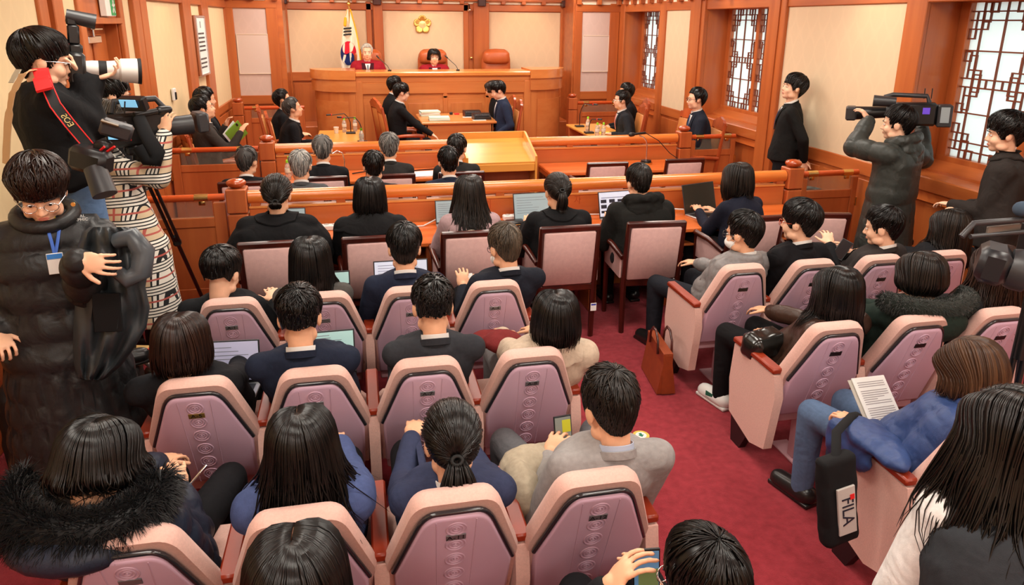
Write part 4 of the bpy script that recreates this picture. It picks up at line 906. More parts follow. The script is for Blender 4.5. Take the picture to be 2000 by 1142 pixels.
    def tied(s, tie=(0, -.93, -.20), tail=.20, n=260, r=.005, tailr=.026, vol=.020, bun=False, loose=True):
        n = int(n*s.P.dense*s.nf); T = Vector(tie).normalized(); c0 = s.P.Hm @ SKC; rt = s.P.Hr @ Vector((1, 0, 0)); bk = s.P.Hr @ Vector((0, -1, 0))
        tab = [(0, 62), (50, 72), (72, 104), (92, 95), (120, 118), (180, 140)]
        def hl(az): a = abs((math.degrees(az)+180) % 360-180); return dirv(az, math.radians(interp(tab, a)))
        def th(u): return .005+(vol-.005)*smooth01(u*3)*(1-.45*smooth01((u-.75)*4))
        na = 36; 
        def pth(az, u):
            a = hl(az); w = max(0, math.cos(az)*.5+.5); C = (a*.5+T*.5+Vector((0, -.1, 1))*(1.3*w+.05)+Vector((math.copysign(1, math.sin(az)), 0, 0))*abs(math.sin(az))*.6).normalized(); return slerp(slerp(a, C, u), slerp(C, T, u), u)
        G = [[s.surf(pth(2*pi*(j % na)/na, i/10*.985), th(i/10)-.004) for j in range(na+1)] for i in range(11)]; s.shell([g[::-1] for g in G], .2)
        for q in range(n):
            az = s.rng.uniform(-pi, pi); u0 = s.rng.random()*.5
            s.strand([s.surf(pth(az, u0+(1-u0)*k/8), th(u0+(1-u0)*k/8)+s.rng.uniform(-.001, .0012)) for k in range(9)], r*s.k*s.rng.uniform(.6, 1.1), s.rng.random()**1.4, tip=.5)
        tw = s.surf(T, vol*.6)
        if bun: s.mb.ell(tw+bk*.02*s.k, (.034*s.k, .03*s.k, .034*s.k), None, 14, 10); s.tone += [.3]*(len(s.mb.v)-len(s.tone)); tail = .06
        for q in range(int(90*s.P.dense)):
            a = s.rng.uniform(0, 2*pi); rr = math.sqrt(s.rng.random()); pts = []
            for k in range(9):
                f = k/8; w = tailr*s.k*(.35+1.1*math.sin(pi*min(1, f*.75+.06)))*rr; out = .030*math.sin(pi*min(1, f*1.4))+.006; p = tw+bk*out*s.k+Vector((0, 0, -tail*s.k*f*s.rng.uniform(.97, 1.02)))+rt*math.cos(a)*w+bk*math.sin(a)*w*.6; pts.append(s.push(p, .008+.008*rr))
            s.strand(pts, r*1.1*s.k, s.rng.random()**1.4)
        o = len(s.mb.v); s.tiepos = (tw+bk*.016*s.k)
    def finish(s, hc, parent, name='hair'):
        me = s.mb.mesh(name, HAIR[hc], 180); at = me.attributes.new('tone', 'FLOAT', 'POINT'); at.data.foreach_set('value', s.tone[:len(me.vertices)]+[.3]*max(0, len(me.vertices)-len(s.tone)))
        return me

def fur_ring(pts, rad_, n, L, seed=1, r=.0022, out=None):
    """fur trim: a soft core tube with many tapered tufts"""
    rng = random.Random(seed); m = MB(); m.tube(pts, rad_, 10); pts = [Vector(p) for p in pts]
    for q in range(n):
        i = rng.randrange(len(pts)-1); f = rng.random(); p = pts[i].lerp(pts[i+1], f); t = (pts[i+1]-pts[i]).normalized(); d = Vector((rng.gauss(0, 1), rng.gauss(0, 1), rng.gauss(0, 1))); d = (d-t*d.dot(t)).normalized(); rr = rad_ if isinstance(rad_, (int, float)) else rad_[i]
        a = p+d*rr*.9; e = d+t*rng.gauss(0, .5)+Vector((0, 0, -.35)); m.tube([a, a+e.normalized()*L*.5, a+e.normalized()*L+Vector((0, 0, -.2*L))], [r, r*.9, r*.15], 3, False)
    return m
def patch(bvh, org, fw, r, rows, off, thick=.004):
    """cloth laid on the chest: rows = [(dz, xl, xr)], cast from the front"""
    n = 7; A = []; 
    for dz, xl, xr in rows:
        for j in range(n):
            x = xl+(xr-xl)*j/(n-1); o = org+fw*.6+r*x+Vector((0, 0, dz)); h = bvh.ray_cast(o, -fw)
            p = h[0] if h[0] is not None else org+fw*.08+r*x+Vector((0, 0, dz)); A.append(p+fw*off)
    B = [p-fw*thick for p in A]; N = len(A); R = len(rows); Fc = []
    for i in range(R-1):
        for j in range(n-1): a, b, c, d = i*n+j, i*n+j+1, (i+1)*n+j+1, (i+1)*n+j; Fc += [(d, c, b, a), (N+a, N+b, N+c, N+d)]
    rim = [j for j in range(n)]+[i*n+n-1 for i in range(1, R)]+[(R-1)*n+j for j in range(n-2, -1, -1)]+[i*n for i in range(R-2, 0, -1)]
    Fc += [(rim[k], rim[(k+1) % len(rim)], N+rim[(k+1) % len(rim)], N+rim[k]) for k in range(len(rim))]
    m = MB(); m.add(A+B, Fc); return m
SHIRT = mat('white_shirt', (.78, .77, .74), .8, .2)
FRAME = mat('spectacle_frame', (.02, .02, .022), .3, .6); FRAMEO = mat('orange_frame', srgb(190, 70, 30), .3, .5)
MASKM = mat('white_mask', (.82, .82, .80), .85, .15)
def finish_people():
    run_jobs()
    for P in PEOPLE:
        base = Vector((P.hip.x, P.hip.y, P.feetz)); root = thing('person', P.label, 'person', base); P.root = root; T = Matrix.Translation(-base)
        def put(name, me, T=T, root=root): me.transform(T); return link(name, me, root)
        tm = P.jobs['top']
        if P.top == 'puffer': relief(P, tm, P.quilt, P.qpitch, .006)
        else: relief(P, tm, 0, 0, {'suit': .0075, 'robe': .014, 'cape': .014, 'coat': .012, 'jacket': .014, 'leather': .016}.get(P.top, .008)*(1 if P.vox < 1.3 else .8))
        bm_ = [Vector(v.co) for v in tm.vertices]; bvh = BVHTree.FromPolygons(bm_, [tuple(p.vertices) for p in tm.polygons]); P.bvh = bvh
        k = P.s
        Hq = Hair(P, bvh); st = P.hair; opt = dict(P.hopt or {}); getattr(Hq, st)(**opt); hm = Hq.finish(P.hairc, None)
        put('body', P.jobs['body']); put({'suit': 'suit_jacket', 'robe': 'robe', 'puffer': 'padded_coat', 'knit': 'knitted_top', 'cape': 'cape_coat', 'leather': 'leather_jacket'}.get(P.top, 'jacket'), tm); put('trousers', P.jobs['trousers']); put('hair', hm)
        if st == 'tied' and not opt.get('bun'): m = MB(); m.tube([Hq.tiepos+Vector((math.cos(a)*.016*k, math.sin(a)*.008*k, math.sin(a)*.010*k)) for a in [2*pi*i/12 for i in range(12)]], .006*k, 6, closed=True); put('hair_tie', m.mesh('hair_tie', RUBBER, 80))
        H = lambda x, y, z: P.Hm @ Vector((x, y, z))
        for q in (-1, 1):
            m = MB(); m.ell(H(q*.031, .0785, -.002), (.0135*k, .007*k, .0052*k), P.Hr, 12, 8); e = put('eye', m.mesh('eye', EYEW, 80))
            m = MB(); m.ell(H(q*.031, .0838, -.002), (.006*k, .0028*k, .005*k), P.Hr, 10, 6); me = m.mesh('iris', EYEB, 80); me.transform(T); link('iris', me, e)
            m = MB(); m.tube([H(q*.014, .0925, .019), H(q*.032, .090, .024), H(q*.050, .078, .019)], [.0028*k, .0034*k, .0016*k], 6, flat=.8); put('eyebrow', m.mesh('eyebrow', HAIR[P.hairc if P.hairc not in ('white', 'silver') else 'grey'], 80))
            hj, kn, an = P.legp[q]; f = P.fw; R = Matrix.Rotation(P.face, 3, 'Z'); c = Vector((an.x, an.y, P.feetz)); m = MB()
            m.caps(c+Vector((0, 0, .05))-f*.03, c+f*.13*k+Vector((0, 0, .036)), .050*k, .044*k, 12); m.box(c+f*.048*k+Vector((0, 0, .012)), (.082*k, .236*k, .022), R, .01); put('shoe', m.mesh('shoe', P.shoem if hasattr(P, 'shoem') else mat('shoe_black', (.01, .01, .01), .3, .5), 60))
        if not P.mask:
            m = MB(); m.ell(H(0, .0865, -.061), (.020*k, .005*k, .0035*k), P.Hr, 12, 6); m.ell(H(0, .0858, -.068), (.017*k, .005*k, .004*k), P.Hr, 12, 6); put('lips', m.mesh('lips', LIP, 80))
        else:
            m = MB(); m.ell(H(0, .045, -.055), (.066*k, .066*k, .045*k), P.Hr, 18, 12); put('face_mask', m.mesh('face_mask', MASKM, 80)); m = MB()
            for q in (-1, 1): m.tube([H(q*.062, .05, -.035), H(q*.08, .0, .012), H(q*.082, -.025, -.0), H(q*.066, .045, -.075)], .0022*k, 5)
            put('mask_loop', m.mesh('mask_loop', MASKM, 80))
        if P.glasses:
            gm = {1: FRAME, 2: FRAMEO, 3: CHROME}[P.glasses]; m = MB()
            for q in (-1, 1):
                m.tube([H(q*.034+.024*math.cos(a), .100-.004*abs(math.cos(a)), -.003+.019*math.sin(a)) for a in [2*pi*i/14 for i in range(14)]], .0018*k, 6, closed=True); m.tube([H(q*.058, .095, .004), H(q*.080, .05, .006), H(q*.085, -.005, .004), H(q*.083, -.02, -.012)], .0017*k, 6)
            m.tube([H(-.010, .101, .002), H(0, .106, .004), H(.010, .101, .002)], .0017*k, 6); put('glasses', m.mesh('glasses', gm, 80))
        # collars
        def collar(rx, ry, zb, zf, h, t, n=28, open_=.0):
            m = MB(); R = []
            for i in range(n+1):
                a = -pi/2+open_+(2*pi-2*open_)*i/n - pi   # start at the front
                a = pi/2+open_+(2*pi-2*open_)*i/n; x, y = math.cos(a), math.sin(a); z = zb+(zf-zb)*(y*.5+.5); c = P.nb+P.r*x*rx*k+P.fw*(y*ry*k+.012*k)+Vector((0, 0, z*k)); o = (P.r*x+P.fw*y); R.append([c+o*t, c+o*t*.2+Vector((0, 0, h*k)), c-o*t*.6+Vector((0, 0, h*k)), c-o*t])
            m.loft(R, True); return m
        if P.top == 'suit' or 'collar' in P.extra:
            put('jacket_collar', collar(.066, .068, .010, -.05, .026, .007, open_=.35).mesh('jacket_collar', P.topm, 40))
        if P.shirt:
            put('shirt_collar', collar(.057, .060, .026, -.022, .026, .004, open_=.12).mesh('shirt_collar', P.shirt if not isinstance(P.shirt, bool) else SHIRT, 40))
        if P.top == 'suit' and P.shirt:
            sm_ = P.shirt if not isinstance(P.shirt, bool) else SHIRT; o = P.nb.copy(); rows = [(-.035-.23*j/8, -.058*(1-j/8)*k-.004, .058*(1-j/8)*k+.004) for j in range(9)]
            put('shirt_front', patch(bvh, o, P.fw, P.r, rows, .006).mesh('shirt_front', sm_, 60))
            if P.tie: put('tie', patch(bvh, o, P.fw, P.r, [(-.04-.22*j/8, -.010-.012*j/8, .010+.012*j/8) for j in range(9)], .014, .006).mesh('tie', cloth(P.tie, .5, .4), 60))
            for q in (-1, 1): rows = [(-.03-.24*j/8, q*(.055*(1-j/8)*k), q*(.055*(1-j/8)*k+.012+.045*math.sin(pi*min(1, .15+j/8*.8)))) for j in range(9)]; rows = [(a, min(b, c), max(b, c)) for a, b, c in rows]; put('lapel', patch(bvh, o, P.fw, P.r, rows, .011, .005).mesh('lapel', P.topm, 60))
        P.put = put
# ================================================================== PEOPLE: WHO SITS WHERE
BLK, NAVY, CHAR = (.009, .009, .011), (.013, .018, .036), (.028, .030, .036)
def seat_hip(row, x, dy=0): return Vector((x, ROWY[row]+.40+dy, .50))
def sitrow(label, px, py, row, x, Y, **k):
    hd = at_y(px, py, Y); hx = x*.6+hd.x*.4; return Person(label, hd, seat_hip(row, hx), **k)
Q = {}
# last row
Q['r4w'] = sitrow('dark haired woman with a centre part at the bottom edge, seen from behind', 580, 1140, 4, COLL[1], 1.34, sex='f', top='coat', topc=(.02, .02, .024), hair='parted', hopt=dict(hang=.22, n=460), pitch=.25)
Q['r4m'] = sitrow('black haired man with thin metal glasses at the bottom edge holding a phone', 1372, 1138, 4, COLL[3], 1.31, top='suit', topc=BLK, hopt=dict(n=420, mess=.10), glasses=3, pitch=.3, yaw=.3, handL=at_y(1185, 1150, 1.42), handR=at_y(1290, 1165, 1.5), curlL=.5, vox=.72)
# third row
Q['fur'] = sitrow('woman in a navy padded coat with a big black fur hood', 195, 898, 3, COLL[0]-.05, 2.07, sex='f', top='puffer', topc=(.018, .024, .042), hair='parted', hopt=dict(hang=.085, n=460, inward=.05, bulge=.03, mess=1.6, wave=.02, part=.12), pitch=.42, yaw=-.38, face=-.2, handR=at_y(350, 962, 2.28), curlR=.9, sw=1.12, vox=.72, quilt=.012)
Q['blue'] = sitrow('woman with long loose black hair in a blue jacket', 590, 872, 3, COLL[1], 2.07, sex='f', top='coat', topc=(.060, .085, .20), hair='parted', hopt=dict(hang=.25, n=520, mess=2.2, part=-.10, taper=-.02, wave=.008), pitch=.3, legc=BLK)
Q['pony'] = sitrow('ponytailed woman in a navy blazer', 882, 862, 3, COLL[2], 2.07, sex='f', top='suit', topc=(.032, .040, .085), hair='tied', hopt=dict(tail=.20, n=420, tie=(0, -.92, -.28), tailr=.042), pitch=.22, shirt=True)
Q['tweed'] = sitrow('man in a grey tweed jacket looking at his phone', 1190, 796, 3, COLL[3]+.03, 2.09, top='suit', topc=(.30, .285, .28), hopt=dict(n=520, mess=.38, L=.5, lift=.024, top=.026), hairc='soft', pitch=.38, yaw=.12, shirt=mat('blue_shirt', (.45, .52, .66), .8, .2), handL=at_y(1072, 892, 2.33), handR=at_y(1140, 905, 2.36), curlL=.8, curlR=.8, dirL=(.55, .6, .5), dirR=(-.55, .6, .5), legc=(.11, .11, .12), spread=.2, vox=.72)
# third row, right block
Q['bluecoat'] = sitrow('woman in a blue padded coat reading printed sheets', 1893, 726, 3, COLR[0], 2.10, sex='f', top='puffer', topc=(.030, .058, .17), hair='parted', hairc='auburn', hopt=dict(hang=.13, n=420, az0=55), pitch=.50, yaw=.42, face=.25, mask=True, handL=at_y(1672, 838, 2.32), handR=at_y(1782, 842, 2.32), legc=(.09, .14, .24), curlL=.9, curlR=.9, extra=(), vox=.72, quilt=.009)
Q['vest'] = Person('woman with long windblown black hair in a dark vest over white sleeves', at_y(1972, 856, 1.27), (1.50, 1.08, .60), sex='f', top='knit', topc=(.74, .73, .72), hair='parted', hopt=dict(hang=.30, n=560, mess=1.3, wave=.02, taper=-.04, bulge=.03), face=-.55, yaw=.30, pitch=.1, legc=(.02, .02, .03), handL=(1.52, 1.46, .62), handR=(1.85, 1.34, .6), sw=1.0, neck=.03)
# second row
Q['bob5'] = sitrow('woman with a brown bob in a black jacket beside a white laptop', 355, 670, 2, COLL[0], 2.94, sex='f', top='suit', topc=BLK, hair='parted', hairc='brown', hopt=dict(hang=.115, n=440, inward=.015, mess=.5, part=.02), pitch=.25, yaw=-.12, sw=1.12)
Q['navy6'] = sitrow('broad man with cropped hair in a navy suit and white collar', 585, 620, 2, COLL[1], 2.95, top='suit', topc=NAVY, hopt=dict(n=420, L=.3, top=.026, side=.014, nape=.006, napepol=116, mess=.3, lift=.014), pitch=.22, shirt=True, sw=1.06)
Q['grey7'] = sitrow('man with thinning cropped hair in a charcoal suit', 845, 598, 2, COLL[2]+.02, 2.95, top='suit', topc=CHAR, hopt=dict(n=400, L=.26, top=.022, side=.012, nape=.006, mess=.35, bald=.2, napepol=116), pitch=.2, shirt=True, yaw=.05)
Q['bob8'] = sitrow('woman with a black bob in a beige coat', 1085, 620, 2, COLL[3]+.06, 2.95, sex='f', top='coat', topc=(.52, .41, .31), hair='parted', hopt=dict(hang=.13, n=440, part=.06), pitch=.25, yaw=-.15, legc=(.25, .24, .24))
Q['leather'] = sitrow('long haired woman in a brown leather jacket', 1635, 570, 2, COLR[0]+.05, 2.97, sex='f', top='leather', topc=(.045, .022, .015), hair='parted', hopt=dict(hang=.22, n=460, part=-.05), pitch=.25, yaw=.15, face=.25, legc=(.008, .008, .009), handL=at_y(1500, 665, 3.25))
Q['hood'] = sitrow('woman in a dark green coat with a fur trimmed hood', 1797, 540, 2, COLR[1]+.03, 2.97, sex='f', top='coat', topc=(.016, .028, .022), hair='parted', hairc='soft', hopt=dict(hang=.10, n=400, inward=.05, az0=50), pitch=.25, yaw=.1, sw=1.1)
Q['r2c'] = sitrow('dark dressed woman with wavy brown hair behind the video camera', 1945, 525, 2, COLR[2], 2.97, sex='f', top='coat', topc=(.012, .012, .013), hair='parted', hairc='brown', hopt=dict(hang=.30, n=380, wave=.02, mess=2), pitch=.2)
# first row
Q['boy'] = sitrow('young man with a bowl cut in a black suit', 434, 534, 1, COLL[0], 3.82, top='suit', topc=(.010, .011, .013), hopt=dict(n=420, top=.034, side=.028, nape=.010, mess=.05, L=.7, fringe=88, napepol=112, sideburn=104, lift=.004), pitch=.3, yaw=-.28, s_=1.03, skin=SKIN2, handR=at_y(535, 590, 4.1))
Q['w2'] = sitrow('woman with long straight black hair in a grey jacket', 606, 508, 1, COLL[1]-.02, 3.82, sex='f', top='suit', topc=(.075, .07, .065), hair='parted', hopt=dict(hang=.25, n=460, mess=.4), pitch=.25)
Q['m3'] = sitrow('black haired man in a navy suit with an open laptop', 790, 486, 1, COLL[2], 3.85, top='suit', topc=(.016, .022, .044), hopt=dict(n=420, top=.03, L=.45, nape=.010), pitch=.28, shirt=True, yaw=-.05, handL=at_y(742, 565, 4.15), handR=at_y(830, 560, 4.15))
Q['m4'] = sitrow('man with ash brown hair and a white mask in a black suit', 985, 483, 1, COLL[3]+.06, 3.85, top='suit', topc=(.012, .014, .022), hairc='ash', hopt=dict(n=420, mess=.25, lift=.014), pitch=.3, yaw=.3, face=.1, shirt=True, mask=True, glasses=1, handL=at_y(905, 562, 4.1), dirL=(0, .5, .9), curlL=.8, vox=.72)
Q['puf'] = sitrow('man in a grey quilted jacket with glasses and a mask', 1450, 456, 1, COLR[0]+.02, 3.87, top='puffer', topc=(.20, .19, .19), hopt=dict(n=400, top=.028, L=.4, nape=.006), pitch=.12, yaw=.55, face=.25, shirt=True, mask=True, glasses=1, legc=(.014, .016, .022), handL=at_y(1395, 560, 4.05), th=.016, spread=.16, quilt=.012)
Q['blk'] = sitrow('man in a black suit with orange framed glasses', 1560, 434, 1, COLR[1]-.03, 3.87, top='suit', topc=BLK, hopt=dict(n=420, top=.034, side=.024, mess=.22, fringe=84), pitch=.05, yaw=.65, face=.2, shirt=True, glasses=2, skin=SKIN2, handR=at_y(1620, 480, 4.1))
Q['pho'] = sitrow('man in a dark brown suit typing on a phone', 1722, 444, 1, COLR[2]+.06, 3.87, top='suit', topc=(.030, .025, .024), hopt=dict(n=420, top=.026, L=.4, nape=.005, side=.012), pitch=.15, yaw=.75, face=.35, shirt=True, skin=SKIN2, handL=at_y(1632, 500, 4.05), handR=at_y(1668, 498, 4.05), curlL=.5, curlR=.35, dirR=(-.6, .3, .6), dirL=(-.3, .8, .4), vox=.72)
Q['w4'] = sitrow('woman with long dark hair in black beside the right wall', 1854, 446, 1, COLR[3], 3.85, sex='f', top='coat', topc=BLK, hair='parted', hairc='soft', hopt=dict(hang=.22, n=400, part=.03), pitch=.2, yaw=.25)
# reporters at the desk
def rep(label, px, py, Y=4.98, hx=None, **k):
    hd = at_y(px, py, Y); x = hd.x if hx is None else hx; k.setdefault('handL', Vector((x-.16, 5.22, .72))); k.setdefault('handR', Vector((x+.18, 5.22, .72))); k.setdefault('legc', BLK)
    return Person(label, hd, (x*.7+hd.x*.3, 4.86, .55), pitch=k.pop('pitch', .25), **k)
Q['p1'] = rep('reporter in a wide black cape with a low ponytail', 541, 382, 4.9, sex='f', top='cape', topc=(.007, .007, .008), hair='tied', hairc='soft', hopt=dict(tail=.05, n=300, tie=(0, -.86, -.5), vol=.024), sw=1.22)
Q['p2'] = rep('reporter with straight black hair tucked in a black collar', 722, 382, 4.92, sex='f', top='coat', topc=(.009, .009, .010), hair='parted', hopt=dict(hang=.17, n=360, part=.0), extra=('bigcollar',), sw=1.15)
Q['p3'] = rep('reporter with very long hair in a pink knitted top', 916, 377, 4.92, sex='f', top='knit', topc=(.40, .27, .28), hair='parted', hairc='soft', hopt=dict(hang=.36, n=440, mess=2.0, taper=-.03))
Q['p4'] = rep('ponytailed reporter in a black coat at the grey laptop', 1088, 376, 4.95, sex='f', top='coat', topc=(.007, .007, .008), hair='tied', hairc='soft', hopt=dict(tail=.18, n=340, tie=(0, -.95, -.12), vol=.024), extra=('collar',), sw=1.15)
Q['p5'] = rep('reporter in a black hooded jacket at the photo laptop', 1247, 358, 5.02, top='coat', topc=(.011, .011, .010), hopt=dict(n=320, top=.030, mess=.08, L=.55), extra=('hood',), pitch=.35, sw=1.15, hairc='soft')
Q['p6'] = rep('reporter with shoulder length brown hair in a navy blazer', 1440, 350, 5.0, sex='f', top='suit', topc=(.012, .014, .026), hair='parted', hairc='soft', hopt=dict(hang=.17, n=360, part=.0), yaw=.25, face=.3, handL=at_y(1365, 420, 5.30)+Vector((0, 0, .03)), handR=at_y(1400, 420, 5.30)+Vector((0, 0, .02)), vox=.72)
# hearing party (grey haired men)
def gm(label, px, py, Y, hc, topc=BLK, **k):
    hd = at_y(px, py, Y); k.setdefault('hopt', dict(n=240, mess=.2, L=.4)); armchair(hd.x, Y-.02, 'dark framed pink armchair under the '+label.split(' in ')[0].split(' behind ')[0].split(' facing ')[0].split(' with ')[0].split(' beside ')[0]+(' of the hearing party' if 'hearing' not in label else '')); return Person(label, hd, (hd.x, Y+.02, .50), top='suit', topc=topc, hairc=hc, vox=1.4, dense=.75, pitch=k.pop('pitch', .15), shirt=k.pop('shirt', True), **k)
gm('grey haired man in black beside the left newel post', 483, 316, 6.75, 'darkgrey', yaw=-.3, hopt=dict(n=220, bald=.45, mess=.2, L=.35))
gm('silver haired man in a grey suit behind the bottles', 587, 325, 6.2, 'silver', (.07, .075, .08)); gm('balding grey haired man in black facing the desk microphone', 630, 293, 6.85, 'grey', hopt=dict(n=240, bald=.35, mess=.15, L=.4)); gm('short black haired man in the nearer row of the hearing party', 730, 326, 6.2, 'black', (.02, .02, .024), hopt=dict(n=240, L=.3, top=.022, nape=.006))
gm('tousled grey haired man in a dark pinstriped suit', 760, 288, 6.85, 'grey', (.022, .021, .020), hopt=dict(n=260, mess=.4, lift=.02)); gm('dark haired man with a blue collar in the nearer row', 876, 317, 6.2, 'black', (.014, .02, .04), hopt=dict(n=240, L=.3)); gm('dark haired man partly hidden behind his neighbour', 893, 290, 6.85, 'soft', (.018, .018, .018), yaw=-.3)
# the well
def well(label, px, py, Y, face, hc='black', topc=BLK, off=.10, **k):
    hd = at_y(px, py, Y); f = Vector((-math.sin(face), math.cos(face), 0)); hp = Vector((hd.x, hd.y, 0))-f*off; hp.z = k.pop('hz', .58); carved(hp.x+f.x*.10, hp.y+f.y*.10, face, 'carved armchair of the '+('farther ' if 'farther' in label else '')+label.split(' in ')[0].split(' at ')[0].split(' holding ')[0].split(' half ')[0].split(' before ')[0]); k.setdefault('hopt', dict(n=220, mess=.12, L=.45)); k.setdefault('shirt', True)
    return Person(label, hd, hp, face=face, hairc=hc, top=k.pop('top', 'suit'), topc=topc, vox=1.6, dense=.55, **k)
L_, R_ = -pi/2, pi/2
carved(4.12, 9.05, pi/2+.15, 'empty carved armchair beside the counsel with the pink tie')
Q['gf'] = well('man in a dark brown suit holding a green folder', 398, 212, 8.22, L_+.4, off=.0, topc=(.035, .028, .025), pitch=-.25, hopt=dict(n=220, mess=.1, L=.5, fringe=62, top=.026), tie=(.08, .08, .1), handR=at_y(470, 258, 8.1), handL=at_y(440, 245, 8.5), yaw=L_+.2)
well('black haired man half hidden behind the green folder man', 402, 194, 8.85, L_+.4, off=-.06, pitch=0)
Q['lb'] = well('balding counsel in black at the left table', 573, 212, 9.55, L_+.15, 'darkgrey', pitch=-.2, hopt=dict(n=200, bald=.55, mess=.15, L=.35, fringe=58)); well('black haired counsel behind the balding counsel', 553, 194, 10.3, L_+.1, pitch=-.25)
well('young clerk with glasses in a black suit, nearer of the left pair', 785, 181, 10.42, L_+.15, glasses=1, pitch=.15, topc=(.008, .008, .009), hopt=dict(n=220, fringe=84, mess=.12), handR=(1.05, 10.15, .66), handL=(1.05, 10.6, .66), tie=(.02, .02, .03), skin=SKIN2); well('young clerk in a black suit, farther of the left pair', 772, 167, 11.1, L_+.3, pitch=.1, topc=(.008, .008, .009))
well('clerk in a navy suit looking down at the table', 972, 177, 10.42, R_-.05, pitch=.38, topc=(.018, .026, .055), hopt=dict(n=220, fringe=80), skin=SKIN2, handL=(1.95, 10.2, .66)); well('brown haired clerk in black beside the navy clerk', 961, 174, 11.1, R_, 'brown', pitch=.3, topc=(.007, .007, .008), hair='parted', hopt=dict(hang=.05, n=200), sex='f', shirt=None)
well('counsel with glasses and a pink tie at the right table', 1213, 196, 9.75, R_-.15, pitch=0, topc=(.020, .022, .027), glasses=3, tie=(.75, .25, .22), hopt=dict(n=220, fringe=60, top=.024), handL=at_y(1195, 262, 9.5), handR=at_y(1205, 258, 10.0), skin=SKIN2); well('counsel half hidden behind the pink tie counsel', 1222, 180, 10.35, R_-.15, pitch=-.05, glasses=3)
well('seated man with glasses and a blue tie before the lattice window', 1359, 194, 8.15, R_-.15, pitch=0, topc=(.014, .018, .030), glasses=1, tie=(.02, .06, .16), skin=SKIN2, hopt=dict(n=220, fringe=60, top=.024))
# judges
VEL = cloth((.045, .004, .010), .7, name='velvet_maroon')
for nm, lab, px, py, kk in (('j1', 'white haired judge in a red robe with a maroon velvet front', 717, 102, dict(hairc='white', hopt=dict(n=200, bald=.3, L=.35, top=.016, side=.014, fringe=56), skin=SKIN2)), ('j2', 'woman judge with a black bob and glasses in a red robe', 848, 111, dict(sex='f', hair='parted', hopt=dict(hang=.055, n=220, az0=48, bangs=True, inward=.01), glasses=3, skin=SKIN2))):
    hd = at_y(px, py, 12.3); Q[nm] = Person(lab, hd, (hd.x, 12.36, 1.14), face=pi, pitch=.05, top='robe', topc=(.30, .012, .022), shirt=True, vox=1.3, dense=.8, feetz=.55, kneez=1.08, handL=(hd.x+.22, 12.1, 1.45-.22), handR=(hd.x-.22, 12.1, 1.45-.22), sw=1.1, **kk)
# standing people
hd = at_y(1549, 172, 6.6); Q['guard'] = Person('standing guard in a black suit and blue tie looking up', hd, (hd.x-.02, 6.62, .93), face=R_-.55, yaw=R_-.15, pitch=-.22, legs='stand', topc=(.010, .010, .010), shirt=True, tie=(.02, .03, .09), hopt=dict(n=300, fringe=84, mess=.2, top=.034), handL=Vector((hd.x+.10, 6.42, .90)), handR=Vector((hd.x+.12, 6.44, .88)), poleL=(0, -1, 0), poleR=(1, 0, -.3), vox=1.2, skin=SKIN2, long=.10)
hd = at_y(1752, 242, 4.75); Q['camR'] = Person('cameraman in a dark green padded coat', hd, (hd.x+.02, 4.72, .92), face=.55, yaw=.75, pitch=.05, legs='stand', top='puffer', topc=(.034, .038, .034), legc=BLK, hopt=dict(n=320, top=.026), handL=at_y(1697, 236, 4.95), dirL=(-.3, .5, .75), curlL=.7, handR=at_y(1800, 250, 5.0), extra=('hood',), long=.50, sw=1.12, poleL=(-.8, 0, -.8), skin=SKIN2, vox=.72, quilt=.010, qpitch=.125)
hd = at_y(1962, 262, 4.0); Q['manR'] = Person('man with tousled black hair standing in a dark jacket', hd, (hd.x-.02, 3.92, .86), face=.75, yaw=.95, pitch=.08, legs='stand', top='jacket', topc=(.026, .021, .019), legc=BLK, hopt=dict(n=420, top=.038, side=.026, mess=.35, fringe=82, lift=.02), handL=at_y(1860, 400, 4.15), handR=at_y(1880, 405, 4.1), extra=('collar',), long=.12, sw=1.08, skin=SKIN2)
hd = at_y(88, 120, 3.75); Q['photog'] = Person('photographer in a black jacket and jeans aiming a white lens', hd, at_y(150, 352, 3.78), face=-1.0, yaw=-1.25, pitch=.12, legs='stand', top='jacket', topc=(.010, .010, .011), legc=(.11, .19, .34), hopt=dict(n=420, top=.030, fringe=82, mess=.06, L=.55), glasses=3, feetz=.50, handL=at_y(186, 152, 3.86), handR=at_y(152, 145, 3.80), curlL=.8, curlR=1.0, dirL=(.8, .1, .25), nrmL=(0, .3, -1), poleL=(.1, -.2, -1), poleR=(0, -.5, -1), sw=1.08, s_=1.04, skin=SKIN2, neck=.0, vox=.72)
hd = at_y(208, 238, 4.55); Q['plaid'] = Person('camera operator in a checked beige coat bent over a video camera', hd, (hd.x+.12, 4.45, .92), face=-1.2, yaw=-1.3, pitch=.3, legs='stand', sex='f', top='coat', topc=(.60, .48, .32), hair='parted', hairc='ash', hopt=dict(hang=.10, n=260), handR=at_y(322, 262, 4.45), handL=at_y(300, 290, 4.75), poleR=(.2, -.3, -1), long=.50, th=.014, legc=(.02, .02, .02), sw=1.05)
hd = at_y(222, 188, 5.2); Q['behind'] = Person('black haired man standing behind the checked coat operator', hd, (hd.x-.06, 5.2, .90), face=-1.0, yaw=-1.2, pitch=.1, legs='stand', top='coat', topc=BLK, hopt=dict(n=240, fringe=78), vox=1.2, skin=SKIN2)
